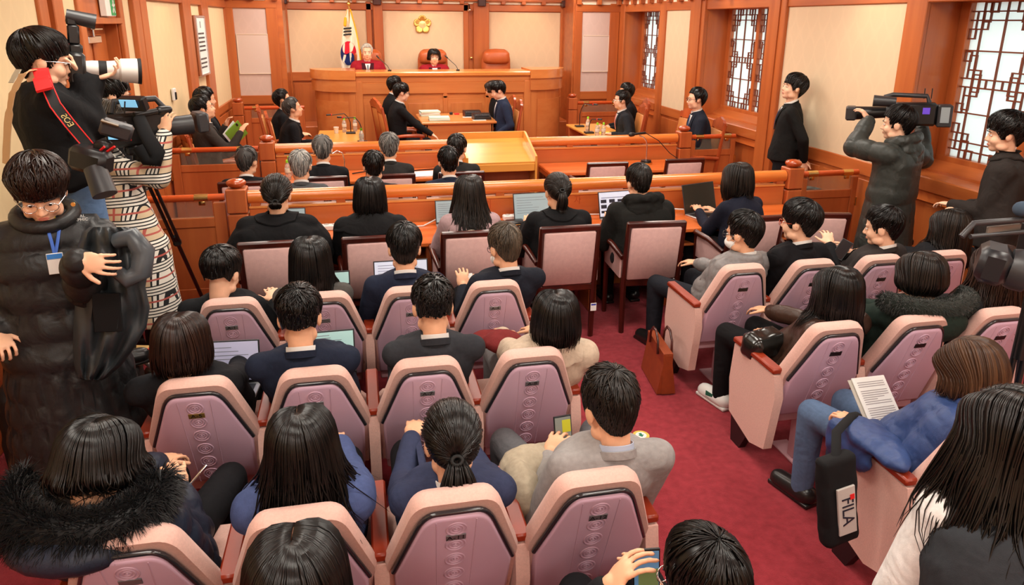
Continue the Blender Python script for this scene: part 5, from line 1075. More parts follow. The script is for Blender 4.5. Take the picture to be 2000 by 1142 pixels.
hd = at_y(78, 374, 3.05); Q['padded'] = Person('young man in a long black padded coat looking down', hd, (hd.x-.02, 3.08, .86), face=pi+.25, yaw=pi+.3, pitch=.45, legs='stand', top='puffer', topc=(.017, .017, .018), legc=(.010, .013, .024), hair='short', hairc='brown', hopt=dict(n=420, top=.034, side=.028, mess=.5, fringe=88, lift=.02, L=.6), glasses=3, handL=at_y(150, 508, 2.74), handR=at_y(-5, 650, 2.95), dirL=(.9, -.2, -.15), nrmL=(0, -1, .2), curlL=.7, long=.62, s_=1.04, skin=SKIN2, sw=1.05, poleL=(-.2, .5, -1), vox=.72, quilt=.022, qpitch=.125, curlR=1.1)
finish_people()
# ================================================================== THINGS: helpers
def wput(mb, name, m, root, smooth=35, parent=None, label=None):
    me = mb.mesh(name, m, smooth); me.transform(Matrix.Translation(-root.location)); o = link(name, me, parent or root)
    if label: o['label'] = label
    return o
def soft(mb, vox, it=4, amp=.008, sc=9, off=0):
    """cloth-like lump: fuse the pieces into one skin and fold it"""
    me = bpy.data.meshes.new('src'); me.from_pydata(mb.v, [], mb.f); o = bpy.data.objects.new('src', me); COL.objects.link(o)
    r = o.modifiers.new('r', 'REMESH'); r.mode = 'VOXEL'; r.voxel_size = vox; sm = o.modifiers.new('s', 'SMOOTH'); sm.iterations = it
    out = bpy.data.meshes.new_from_object(o.evaluated_get(bpy.context.evaluated_depsgraph_get())); bpy.data.objects.remove(o)
    n = len(out.vertices)
    for v in out.vertices:
        c = v.co; w = noise.noise(Vector((c.x*sc+off, c.y*sc, c.z*sc)))+.5*noise.noise(Vector((c.x*sc*2.3, c.y*sc*2.3+off, c.z*sc*2.3))); v.co = c+v.normal*w*amp
    out.polygons.foreach_set('use_smooth', [True]*len(out.polygons)); return out
def softput(me, name, m, root): me.materials.clear(); me.materials.append(m); me.transform(Matrix.Translation(-root.location)); return link(name, me, root)
def rot(ax, a): return Matrix.Rotation(a, 3, ax)
SCR_L = mat('screen_lilac', srgb(198, 196, 222), .3, .4, emit=.25); SCR_G = mat('screen_grey', srgb(150, 170, 176), .3, .4, emit=.22); SCR_W = mat('screen_white', srgb(206, 214, 234), .3, .4, emit=.35); SCR_D = mat('screen_dark', (.035, .03, .022), .2, .5); SCR_B = mat('screen_blue', srgb(130, 200, 240), .3, .4, emit=.7); SCR_C = mat('screen_cyan', srgb(176, 214, 210), .3, .4, emit=.25)
ALU = mat('aluminium', (.62, .62, .63), .35, .5, .8); DGREY = mat('dark_grey_plastic', (.03, .03, .033), .4, .5); LILACG = mat('lens_white', srgb(216, 212, 206), .4, .4); REDP = mat('red_strap', srgb(226, 40, 40), .6, .3)
def laptop(label, c, rz, scr, w=.30, d=.21, ang=1.85, base=ALU, kind='text'):
    """c: middle of the hinge edge; opens towards the sitter (local -y)"""
    t = thing('laptop', label, 'laptop', tuple(c), rz, 'open laptops')
    m = MB(); m.bb(-w/2, w/2, -d, 0, 0, .012, .004); m.build('laptop_base', base, t); m = MB(); m.bb(-w/2+.02, w/2-.02, -d*.55, -.02, .012, .0135, .0005); m.build('keyboard', DGREY, t)
    R = rot('X', ang-pi/2-pi/2+pi/2); up = Vector((0, -math.cos(ang), math.sin(ang))); nrm = Vector((0, -math.sin(ang), -math.cos(ang)))
    M = Matrix((Vector((1, 0, 0)), up, -nrm)).transposed()
    m = MB(); m.box(up*d*.5+Vector((0, 0, .010)), (w, d, .007), M, .003); lid = m.build('lid', base if base is not ALU else DGREY, t)
    m = MB(); m.box(up*d*.52+Vector((0, 0, .010))+nrm*.0042, (w-.014, d-.022, .001), M, .0002); sc = m.build('screen', scr, lid)
    m = MB(); rng = random.Random(crc(label)); o = up*d*.52+Vector((0, 0, .010))+nrm*.0052
    if kind == 'text':
        for k in range(7): L = rng.uniform(.3, .8)*w; m.box(o+up*(d*.32-k*d*.09)+Vector((-(w*.42)+L/2, 0, 0)), (L, .003, .0006), M, .0001)
    elif kind == 'photos':
        m.box(o+up*d*.25, (w*.85, .004, .0006), M, .0001)
        for i in range(4):
            for j in range(3): m.box(o+up*(d*.12-j*d*.2)+Vector((-w*.36+i*w*.24, 0, 0)), (w*.16, d*rng.uniform(.09, .14), .0006), M, .0001)
    if kind: q = m.build('screen_content', mat('screen_ink', (.03, .03, .045), .5, .3) if kind == 'photos' else mat('screen_grey_ink', (.22, .24, .28), .5, .3), sc); q['kind'] = 'stuff'
    return t
def bottle(label, p, s=1.0):
    t = thing('water_bottle', label, 'bottle', tuple(p), 0, 'green capped water bottles')
    m = MB(); m.lathe([(.001, 0), (.026*s, 0), (.03*s, .008*s), (.03*s, .05*s), (.027*s, .06*s), (.03*s, .07*s), (.03*s, .125*s), (.022*s, .155*s), (.012*s, .172*s), (.012*s, .18*s), (.001, .18*s)], n=16); m.build('bottle_body', mat('clear_plastic', (.86, .82, .76), .08, .5, trans=.75), t, 60)
    m = MB(); m.lathe([(.0305*s, .075*s), (.031*s, .076*s), (.031*s, .115*s), (.0305*s, .116*s)], n=16); m.build('bottle_label', mat('bottle_label', srgb(226, 214, 196), .5, .3), t, 60)
    m = MB(); m.lathe([(.001, .175*s), (.0145*s, .175*s), (.0145*s, .200*s), (.012*s, .204*s), (.001, .204*s)], n=14); m.build('bottle_cap', mat('green_cap', srgb(150, 220, 40), .4, .4), t, 40)
def cup(label, p):
    m = MB(); m.lathe([(.001, .004), (.024, .004), (.026, 0), (.027, .002), (.036, .082), (.038, .084), (.038, .087), (.035, .087), (.034, .08), (.025, .010), (.001, .010)], n=20); m.build('paper_cup', mat('paper_cup', (.80, .77, .72), .6, .3), None, 50, loc=tuple(p), label=label, cat='cup')
def gooseneck(label, p, tip, parent=None):
    t = thing('desk_microphone', label, 'microphone', tuple(p)); tip = Vector(tip)-Vector(p)
    m = MB(); m.box((0, 0, .012), (.13, .10, .024), None, .01); m.build('mic_base', BLACKP, t)
    d = Vector((tip.x, tip.y, 0)); m = MB(); pts = [Vector((0, 0, .02)), Vector((0, 0, tip.z*.55)), Vector((0, 0, tip.z*.8))+d*.10, Vector((0, 0, tip.z*1.0))+d*.3, tip*.97]; Q_ = []
    for k in range(17):
        u = k/16*(len(pts)-1); i = min(int(u), len(pts)-2); f = u-i; Q_.append(pts[i].lerp(pts[i+1], f))
    m.tube(Q_, .006, 8); m.build('gooseneck', BLACKP, t, 60); u = (tip-pts[-2]).normalized(); m = MB(); m.caps(tip, tip+u*.05, .012, .012, 10); h = m.build('mic_capsule', BLACKP, t, 60); m = MB(); m.cyl(tip-u*.018, tip-u*.008, .0125, 12); m.build('red_ring', REDP, h, 60)
def sheets(label, p, w, d, h, rz=0, cat='papers', m_=None, name='paper_stack', n=3, cover=None):
    t = thing(name, label, cat, tuple(p), rz); z = 0; rng = random.Random(crc(label))
    for k in range(n):
        m = MB(); a = rng.uniform(-.06, .06); hh = h/n; m.box((rng.uniform(-.008, .008), rng.uniform(-.008, .008), z+hh/2), (w, d, hh*.94), rot('Z', a), .001); m.build('sheet_bundle' if n > 1 else 'sheet', (cover if (cover and k % 2 == 0) else None) or m_ or PAPER, t); z += hh
    return t
def strap(name, pts, w, m_, root, th=.004, bvh=None, gap=.006):
    """flat band through points, resting on a surface where one is given"""
    P_ = []; pts = [Vector(p) for p in pts]
    for a, b in zip(pts, pts[1:]):
        for k in range(6): P_.append(a.lerp(b, k/6))
    P_.append(pts[-1]); nr = []
    for i, p in enumerate(P_):
        n_ = Vector((0, -1, .2))
        if bvh:
            loc, n2, _, d = bvh.find_nearest(p, .25)
            if loc is not None:
                n_ = n2
                if (p-loc).dot(n2) < gap or d < .06: P_[i] = loc+n2*gap
        nr.append(n_)
    R = []
    for i, p in enumerate(P_):
        t = (P_[min(i+1, len(P_)-1)]-P_[max(i-1, 0)]).normalized(); x = t.cross(nr[i]).normalized(); n_ = x.cross(t).normalized(); R.append([p+x*w/2+n_*th, p-x*w/2+n_*th, p-x*w/2, p+x*w/2])
    m = MB(); m.loft(R); return wput(m, name, m_, root, 30), P_, nr

# ================================================================== ON THE BACK WALL
# flag
YFm = 12.62
def fpt(px, py, dy=0): p = at_y(px, py, YFm); p.y += .035*math.sin((px-660)*.42)*min(1, max(0, (py-15)/60))+dy; return p
t = thing('national_flag', 'white flag with red and blue disc hanging from a gold topped pole', 'flag', tuple(at_y(684, 140, YFm)))
fl = [(18, 677, 684), (30, 674.5, 687.5), (45, 672, 691.5), (60, 669.5, 695.5), (75, 667.5, 698.5), (90, 666, 701), (105, 665, 703), (118, 664.5, 704.5), (130, 666, 705.5), (140, 670, 706)]
R = []; 
for py, a, b in fl: f_ = [fpt(a+(b-a)*k/16, py) for k in range(17)]; R.append(f_+[p+Vector((0, .012, 0)) for p in f_[::-1]])
m = MB(); m.loft(R); cl = wput(m, 'flag_cloth', mat('flag_white', srgb(244, 234, 210), .8, .2), t, 60)
def on_flag(poly, name, m_):
    A = [fpt(x, y, -.006) for x, y in poly]; c = len(A); m = MB(); cen = fpt(sum(p[0] for p in poly)/c, sum(p[1] for p in poly)/c, -.008); B = [p+Vector((0, .006, 0)) for p in A]
    m.add(A+[cen]+B, [tuple(range(c))]+[(i, c+1+i, c+1+(i+1) % c, (i+1) % c) for i in range(c)]); wput(m, name, m_, t, 60, cl)
cx, cy, rx_, ry_, th0 = 680.5, 104, 15.5, 23.5, math.radians(-58)
def S(a, r=1, ox=0, oy=0): x, y = ox+r*math.cos(a), oy+r*math.sin(a); return (cx+rx_*(x*math.cos(th0)-y*math.sin(th0)), cy-ry_*(x*math.sin(th0)+y*math.cos(th0)))
on_flag([S(pi*k/20) for k in range(21)]+[S(pi+pi*k/10, .5, -.5) for k in range(1, 10)]+[S(pi-pi*k/10, .5, .5) for k in range(0, 10)], 'red_half', mat('flag_red', srgb(206, 32, 52), .8, .2))
on_flag([S(pi+pi*k/20) for k in range(21)]+[S(pi*k/10, .5, .5) for k in range(1, 10)]+[S(-pi*k/10, .5, -.5) for k in range(0, 10)], 'blue_half', mat('flag_blue', srgb(26, 40, 96), .8, .2))
for py in (53, 59, 65): on_flag([(671, py+1.5), (686.5, py), (686.5, py+3.2), (670.5, py+4.5)], 'trigram_bar', INK)
m = MB(); m.tube([fpt(b, py, -.004) for py, a, b in fl], .012, 8); wput(m, 'gold_fringe', GOLDCLOTH, t, 60)
m = MB(); m.tube([at_y(681.5, 10, YFm), at_y(688, 150, YFm+.05)], .014, 12); wput(m, 'flag_pole', BRASS, t, 60)
m = MB(); p = at_y(681, 8, YFm); m.lathe([(.001, -.05), (.02, -.05), (.012, -.03), (.03, -.01), (.034, .01), (.02, .035), (.006, .06), (.001, .062)], p, 16); wput(m, 'pole_finial', GOLD, t, 60)
m = MB(); m.tube([at_y(678, 18, YFm-.05), at_y(675, 32, YFm-.06)], .005, 6); m.caps(at_y(674.5, 36, YFm-.06), at_y(674, 49, YFm-.06), .022, .026, 12); wput(m, 'tassel', GOLDCLOTH, t, 60)
# emblem
p = at_y(825, 48, 12.985); t = thing('wall_emblem', 'gold flower emblem on the centre wall panel', 'emblem', tuple(p)); r0 = .158
m = MB(); m.lathe([(.001, 0), (r0*.62, 0), (r0*.62, -.012), (.001, -.016)], n=30, axis='y'); wput_ = m.build('emblem_plate', GOLD, t, 40)
for k in range(5):
    a0 = pi/2+2*pi*k/5; m = MB()
    for j in range(-3, 4): a = a0+j*.155; L = r0*(1-.02*j*j); m.caps((r0*.42*math.cos(a), -.012, r0*.42*math.sin(a)), (L*.90*math.cos(a), -.020+.002*abs(j), L*.90*math.sin(a)), .010, .018, 8)
    m.build('petal', GOLD, t, 60)
m = MB(); m.lathe([(.001, -.012), (r0*.40, -.012), (r0*.40, -.028), (.001, -.034)], n=28, axis='y'); d_ = m.build('emblem_disc', mat('emblem_cream', srgb(236, 214, 160), .35, .5, .3), t, 40)
lettering('emblem_letters', '헌법', .052, frame((0, -.034, 0), (1, 0, 0), (0, 0, 1)), GOLD, d_, .002)

# ================================================================== WELL TABLES
zc = ZC; 
sheets('thick stack of white files at the far left corner of the clerks table', (1.08, 11.15, zc), .30, .24, .075, .05, n=3, cover=mat('file_green', srgb(206, 220, 200), .7, .2)); sheets('pale green file on loose sheets at the near left corner of the clerks table', (1.16, 10.58, zc), .30, .24, .05, -.05, n=3, cover=mat('file_mint', srgb(190, 214, 196), .7, .2))
for i, (x, y, lab) in enumerate(((1.72, 10.98, 'farther black stenotype machine on the clerks table'), (1.80, 10.60, 'nearer black stenotype machine on the clerks table'))):
    t = thing('stenotype_machine', lab, 'office machine', (x, y, zc), .06); m = MB(); m.prism([(-.10, 0), (.10, 0), (.10, .085), (.0, .085), (-.10, .035)], (-.13, 0, 0), (0, 1, 0), (0, 0, 1), (.26, 0, 0)); m.build('machine_body', BLACKP, t)
    for k in range(10):
        m = MB(); m.box((-.10+k*.022, -.055, .066), (.016, .05, .008), rot('X', .46), .002); m.build('machine_key', DGREY, t)
    sheets('white sheet under the %s stenotype machine' % ('farther', 'nearer')[i], (x-.06, y-.13, zc), .2, .06, .004, n=1)
t = thing('ink_stamp', 'small black stamp with a red pad on the clerks table', 'stamp', (1.42, 11.2, zc)); m = MB(); m.box((0, 0, .02), (.05, .04, .04), None, .006); m.build('stamp_block', BLACKP, t); m = MB(); m.box((.09, 0, .01), (.08, .05, .02), None, .006); m.build('stamp_pad', REDP, t)
zt = .72
gooseneck('gooseneck microphone at the far end of the left counsel table', (-.12, 10.25, zt), at_y(645, 224, 10.1)); gooseneck('gooseneck microphone at the near end of the left counsel table', (.03, 9.42, zt), at_y(667, 229, 9.5))
cup('white paper cup on the left counsel table', at_z(657, 260, zt)); bottle('water bottle standing alone beside the paper cup on the left counsel table', at_z(673, 258, zt)); bottle('water bottle behind the microphone on the left counsel table', at_z(694, 256, zt))
bottle('left one of the paired water bottles by the left counsel microphone', at_y(739, 276, 9.32)); bottle('right one of the paired water bottles by the left counsel microphone', at_y(752, 275, 9.34)); 
for o in COL.objects[-10:]:
    if o.name.startswith('water_bottle') and o.location.y < 9.4: o.location = (.13 if o.location.x > .33 else .02, 9.33, zt)
gooseneck('gooseneck microphone at the far end of the right counsel table', (3.28, 10.4, zt), at_y(1160, 204, 10.3)); gooseneck('gooseneck microphone at the near end of the right counsel table', (3.22, 9.75, zt), at_y(1168, 233, 9.7))
bottle('water bottle behind the paper cup on the right counsel table', (3.28, 10.0, zt)); bottle('left one of the paired water bottles on the right counsel table', (3.21, 9.36, zt)); bottle('right one of the paired water bottles on the right counsel table', (3.30, 9.36, zt)); cup('white paper cup on the right counsel table', (3.40, 9.88, zt))
t = thing('envelope', 'yellow envelope with a pen on the right counsel table', 'envelope', (3.52, 9.70, zt), .05); m = MB(); m.box((0, 0, .004), (.30, .22, .008), None, .002); m.build('envelope_body', mat('envelope_yellow', srgb(240, 190, 60), .7, .2), t); m = MB(); m.cyl((.0, .02, .013), (.13, .05, .013), .005, 8); m.build('pen', BLACKP, None, label='black pen lying on the yellow envelope', cat='pen').location = (3.52, 9.70, zt)
# judges microphones
for x, lab in ((.42, 'thin judges microphone beside the white haired judge'), (1.52, 'thin judges microphone beside the woman judge')):
    t = thing('thin_microphone', lab, 'microphone', (x+.10, 11.8, 1.475)); m = MB(); m.cyl((0, 0, 0), (0, 0, .02), .03, 14); m.build('mic_base', BLACKP, t); m = MB(); m.tube([(0, 0, .02), (-.03, .02, .08), (-.16, .08, .20)], .005, 6); m.build('mic_stem', DGREY, t, 60); m = MB(); m.caps((-.16, .08, .20), (-.19, .10, .23), .012, .012, 8); m.build('mic_capsule', BLACKP, t, 60)
# judges robes: velvet front, tie
for nm in ('j1', 'j2'):
    P = Q[nm]; o = P.nb.copy(); T = Matrix.Translation(-P.root.location)
    for q in (-1, 1):
        rows = [(-.02-.30*j/8, q*.045*(1-j/8*.95), q*(.045*(1-j/8*.95)+.055+.02*j/8)) for j in range(9)]; rows = [(a, min(b, c), max(b, c)) for a, b, c in rows]; P.put('velvet_band', patch(P.bvh, o, P.fw, P.r, rows, .010, .006).mesh('velvet_band', VEL, 60))
    P.put('shirt_front', patch(P.bvh, o, P.fw, P.r, [(-.03-.16*j/6, -.045*(1-j/6), .045*(1-j/6)) for j in range(7)], .005).mesh('shirt_front', SHIRT, 60))
    P.put('tie', patch(P.bvh, o, P.fw, P.r, [(-.05-.13*j/6, -.012-.006*j/6, .012+.006*j/6) for j in range(7)], .012, .006).mesh('tie', cloth((.12, .14, .18) if nm == 'j1' else (.35, .42, .55), .5, .4), 60))
# green folder
P = Q['gf']; c = at_y(462, 260, 8.25); t = thing('green_folder', 'open green folder held by the man in brown', 'folder', tuple(c)); M = (rot('Z', .5) @ rot('Y', -.7) @ rot('X', .5))
m = MB(); m.box(c, (.20, .005, .25), M, .002); wput(m, 'folder_cover', mat('folder_green', srgb(128, 178, 60), .5, .3), t); m = MB(); m.box(c+M @ Vector((-.03, .012, .01)), (.19, .004, .26), M @ rot('Z', .16), .001); wput(m, 'folder_sheet', PAPER, t); m = MB(); m.box(c+M @ Vector((.06, -.005, .09)), (.02, .004, .04), M, .002); wput(m, 'folder_clip', BLACKP, t)

# ================================================================== HEARING DESK AND WITNESS TABLE
for i, (px, py, lab) in enumerate(((549, 338, 'leftmost nearer'), (562, 337, 'second nearer'), (553, 328, 'leftmost farther'), (566, 328, 'second farther'), (578, 328, 'rightmost farther'))):
    bottle(lab+' water bottle of the cluster before the silver haired man', (-.74+i % 2*.10+(.2 if i == 4 else 0), 7.50 if i < 2 else 7.70, ZD))
sheets('printed sheets on the hearing desk beside the dark haired man', (.66, 7.52, ZD), .36, .26, .01, .1, n=2); sheets('yellowish sheets under the water bottles on the hearing desk', (-.50, 7.45, ZD), .24, .2, .008, -.2, n=2, m_=mat('cream_sheet', srgb(234, 224, 150), .8, .2))
t = thing('desk_microphone', 'curved silver desk microphone before the balding grey man', 'microphone', (-.18, 7.6, ZD)); m = MB(); m.lathe([(.001, 0), (.05, 0), (.045, .02), (.001, .022)], n=18); m.build('mic_base', BLACKP, t); m = MB(); m.tube([(0, 0, .02), (.01, 0, .16), (-.01, 0, .24), (-.06, -.02, .27), (-.11, -.03, .24)], .006, 8); m.build('gooseneck', CHROME, t, 60)
m = MB(); m.tube([(-.1, 7.66, ZD+.006), (.15, 7.74, ZD+.02), (.4, 7.62, ZD+.008), (.62, 7.7, ZD+.012), (.9, 7.78, ZD+.006)], .006, 6); m.build('microphone_cable', RUBBER, None, 60, label='black microphone cable running along the hearing desk', cat='cable')
t = thing('table_microphone', 'black microphone on a silver gooseneck with gold base on the witness table', 'microphone', (3.22, 7.62, .68)); m = MB(); m.lathe([(.001, 0), (.075, 0), (.075, .018), (.06, .024), (.001, .024)], n=24); m.build('base_ring', BRASS, t, 40); m = MB(); m.lathe([(.001, .024), (.062, .024), (.058, .045), (.02, .052), (.001, .052)], n=24); m.build('mic_base', BLACKP, t, 40)
m = MB(); m.tube([(0, 0, .05), (0, 0, .20), (-.01, -.0, .26), (-.05, -.01, .31), (-.11, -.02, .335)], .008, 10); m.build('gooseneck', CHROME, t, 60); m = MB(); m.caps((-.22, -.04, .35), (-.19, -.035, .352), .026, .024, 12); m.cyl((-.19, -.035, .352), (-.03, -.0, .36), .014, 12); m.build('mic_head', BLACKP, t, 60)
m = MB(); m.tube([Vector((3.19, 7.62, 1.04)), Vector((3.35, 7.6, .95)), Vector((3.5, 7.6, .80)), Vector((3.66, 7.62, .70)), Vector((3.69, 7.60, .69))], .005, 6); m.build('microphone_cable', RUBBER, None, 60, label='black cord trailing from the witness table microphone', cat='cable')

# ================================================================== REPORTERS DESK
laptop('small laptop half hidden behind the very long haired reporter', (at_y(885, 420, 5.5).x, 5.50, ZD), 0, SCR_G, .28, .19); laptop('grey laptop in front of the ponytailed reporter', (at_y(1040, 420, 5.45).x+.02, 5.46, ZD), .05, SCR_G, .34, .23)
laptop('laptop with a grid of photos before the hooded reporter', (at_y(1205, 415, 5.45).x, 5.44, ZD), .1, SCR_W, .32, .22, kind='photos'); laptop('silver laptop with a dark screen before the navy blazer woman', (at_y(1368, 412, 5.45).x+.02, 5.48, ZD), .30, SCR_D, .36, .25, base=ALU, kind='')
laptop('laptop hidden behind the black cape reporter', (-.58, 5.5, ZD), 0, SCR_G, .28, .18)
def power_strip(label, x, y, n, rz=0):
    t = thing('power_strip', label, 'power strip', (x, y, ZD), rz); m = MB(); m.box((0, 0, .022), (.26, .06, .044), None, .008); m.build('strip_body', WHITEP, t)
    for k in range(n): m = MB(); m.lathe([(.001, 0), (.019, 0), (.019, .003), (.001, .003)], (-.09+k*.06, 0, .044), 12); m.build('socket', mat('socket_grey', (.5, .48, .44), .5, .3), t)
power_strip('white power strip left of the straight haired reporter', at_y(645, 432, 5.52).x, 5.53, 4); power_strip('white power strip beside the black pouch on the reporters desk', at_y(1020, 418, 5.5).x-.02, 5.56, 4)
t = thing('black_pouch', 'black leather pouch with zip on the reporters desk', 'pouch', (at_y(1006, 425, 5.4).x, 5.38, ZD), .1); m = MB(); m.box((0, 0, .022), (.15, .11, .044), None, .018); m.build('pouch_body', mat('pouch_leather', (.012, .011, .011), .35, .5), t, 50); m = MB(); m.tube([(-.075, -.04, .024), (-.06, -.056, .024), (.06, -.056, .024), (.075, -.04, .024)], .003, 6); m.build('zip', BRASS, t)
def cable(label, pts, r=.006, m_=None): m = MB(); m.tube([Vector(p) for p in pts], r, 6); m.build('power_cable', m_ or WHITEP, None, 60, label=label, cat='cable')
cable('white cable between the straight haired and very long haired reporters', [(.22, 5.50, ZD+.006), (.34, 5.47, ZD+.006), (.46, 5.49, ZD+.006), (.56, 5.56, ZD+.03), (.62, 5.58, ZD+.04)]); cable('white cable running behind the grey laptop', [(1.72, 5.56, ZD+.006), (1.86, 5.57, ZD+.012), (2.05, 5.56, ZD+.006)]); cable('white cable running behind the dark screen laptop', [(2.50, 5.57, ZD+.006), (2.62, 5.55, ZD+.03), (2.72, 5.55, ZD+.02)])
# ================================================================== LAPTOPS, PHONES AND PAPERS OF THE PUBLIC
laptop('silver laptop with lilac screen on the lap of the brown bobbed woman', tuple(at_y(452, 752, 3.28)), -.08, SCR_L, .28, .21, 1.75); laptop('small tablet computer with cyan screen before the broad navy suited man', tuple(at_y(652, 705, 3.42)), .02, SCR_C, .22, .15, 1.8, DGREY)
laptop('wide laptop with white screen before the navy suited man in the front row', tuple(at_y(785, 568, 4.28)), 0, SCR_W, .34, .19, 1.75, DGREY); laptop('small phone sized tablet before the woman in grey', tuple(at_y(668, 560, 4.2)), 0, SCR_C, .10, .09, 1.8, DGREY, '')
def phone(label, c, M, scr, w=.075, h=.155):
    t = thing('smartphone', label, 'phone', tuple(c)); m = MB(); m.box((0, 0, 0), (w, .008, h), M, .004); m.build('phone_body', BLACKP, t); m = MB(); m.box(M @ Vector((0, -.0045, 0)), (w-.008, .001, h-.012), M, .0003); s_ = m.build('phone_screen', scr, t); return t, s_, M
t, s_, M = phone('smartphone held by the man in grey tweed', at_y(1100, 848, 2.42), rot('Z', .1) @ rot('X', -.25), mat('screen_olive', srgb(122, 126, 118), .3, .4, emit=.15))
m = MB(); m.box(M @ Vector((.014, -.0055, .035)), (.036, .0006, .05), M, .0001); m.build('yellow_tile', mat('tile_yellow', srgb(178, 174, 40), .4, .3, emit=.2), s_)
t, s_, M = phone('smartphone showing a photo held by the man at the bottom edge', at_y(1262, 1125, 1.46), rot('Z', -.1) @ rot('X', -.2), mat('screen_sky', srgb(96, 140, 180), .3, .4, emit=.25))
m = MB(); m.box(M @ Vector((.005, -.0055, -.012)), (.055, .0006, .07), M, .0001); m.build('photo_tile', mat('tile_photo', srgb(120, 140, 90), .4, .3, emit=.1), s_)
phone('black smartphone in the hands of the man in the dark brown suit', at_y(1645, 487, 4.02), rot('Z', -.5) @ rot('X', -.7) @ rot('Y', .5), mat('screen_black', (.01, .01, .012), .15, .6))
t = thing('booklet', 'small white booklet held by the masked man in black', 'booklet', tuple(at_y(908, 545, 4.14))); m = MB(); m.box((0, 0, 0), (.10, .012, .07), rot('X', -.6), .002); m.build('pages', PAPER, t)
# printed sheets of the woman in blue
c = at_y(1722, 800, 2.36); M = rot('Z', .35) @ rot('X', -.75) @ rot('Y', .18); t = thing('printed_sheets', 'printed sheets in the hands of the woman in blue', 'papers', tuple(c)); m = MB(); m.box((0, 0, 0), (.21, .006, .297), M, .001); sh = m.build('sheet', PAPER, t); m = MB(); m.box(M @ Vector((-.012, .008, -.006)), (.22, .004, .30), M, .001); m.build('clear_sleeve', mat('sleeve_plastic', (.5, .46, .40), .3, .5), t)
m = MB(); rng = random.Random(4)
for k in range(26):
    if k in (3, 11, 18): continue
    w = .17*(1 if rng.random() < .75 else rng.uniform(.4, .9)); m.box(M @ Vector((-.085+w/2, -.0034, .125-k*.0095)), (w, .0006, .0032), M, .0001)
q = m.build('printed_lines', mat('print_grey', (.33, .30, .30), .7, .2), sh); q['kind'] = 'stuff'
# pen
c = at_y(372, 945, 2.31); m = MB(); d_ = Vector((.05, .03, .045)); m.caps(-d_, d_, .005, .005, 8); m.build('pen', CHROME, None, 60, loc=tuple(c), label='silver pen in the hand of the woman in the fur hood', cat='pen')
# floor sticker
p = at_z(1252, 850, .001); t = thing('floor_sticker', 'round yellow floor sticker with a green arrow in the aisle', 'sticker', (p.x, p.y, 0)); m = MB(); m.lathe([(.001, .001), (.047, .001), (.047, .003), (.001, .003)], n=30); m.build('sticker_disc', mat('sticker_yellow', srgb(222, 186, 80), .5, .3), t); m = MB(); m.lathe([(.001, .003), (.031, .003), (.031, .004), (.001, .004)], n=30); w_ = m.build('white_disc', WHITEP, t); m = MB(); m.prism([(-.008, .018), (.008, .018), (.008, 0), (.017, 0), (0, -.02), (-.017, 0), (-.008, 0)], (0, 0, .004), (1, 0, 0), (0, 1, 0), (0, 0, .0012)); m.build('green_arrow', mat('arrow_green', srgb(30, 120, 90), .5, .3), w_)

# ================================================================== CLOTHING DETAILS
def extra_on(P, name, mb, m_, smooth=60): return P.put(name, mb.mesh(name, m_, smooth))
FUR = mat('black_fur', (.006, .006, .007), .55, .35); FURG = mat('green_fur', (.010, .014, .010), .8, .2, sheen=.3)
P = Q['fur']; c = P.nb-P.fw*.04+Vector((0, 0, .02)); pts = [c+P.r*.20*math.cos(a)+P.fw*(-.13*math.sin(a)+.06)+Vector((0, 0, .035-.05*math.sin(a))) for a in [pi*(-.12+1.24*k/18) for k in range(19)]]
extra_on(P, 'fur_hood_trim', fur_ring(pts, [.036+.022*math.sin(pi*k/18) for k in range(19)], 6500, .050, 3, .0015), FUR); m = MB(); m.ell(P.nb-P.fw*.08-Vector((0, 0, .03)), (.19, .13, .07), rot('Z', P.face)); extra_on(P, 'hood', m, P.topm, 80)
P = Q['hood']; c = P.nb-P.fw*.03+Vector((0, 0, .03)); pts = [c+P.r*.23*math.cos(a)+P.fw*(-.10*math.sin(a)+.03)+Vector((0, 0, .0+.015*math.cos(2*a))) for a in [pi*(-.08+1.16*k/18) for k in range(19)]]
extra_on(P, 'fur_hood_trim', fur_ring(pts, [.036+.022*math.sin(pi*k/18) for k in range(19)], 4200, .022, 5, .0015), FURG); m = MB(); m.ell(P.nb-P.fw*.10-Vector((0, 0, .06)), (.17, .07, .10), rot('Z', P.face)); extra_on(P, 'hood', m, P.topm, 80)
P = Q['bluecoat']; m = MB(); pts = [P.nb+P.r*.10*math.cos(a)+P.fw*(.10*math.sin(a)-.01)+Vector((0, 0, .035-.02*math.sin(a))) for a in [2*pi*k/20 for k in range(20)]]; m.tube(pts, .038, 12, closed=True); extra_on(P, 'padded_collar', m, P.topm, 80)
m = MB(); m.ell((1.98, 2.17, .632), (.10, .17, .034)); m.ell((1.915, 2.22, .57), (.030, .13, .085)); m.ell((2.05, 2.27, .60), (.09, .08, .035)); m.ell((1.92, 2.33, .55), (.035, .05, .09)); m.ell((1.955, 2.04, .63), (.06, .08, .03)); me = soft(m, .011, 3, .010, 12, 7); me.materials.clear(); me.materials.append(P.topm); P.put('coat_skirt', me)
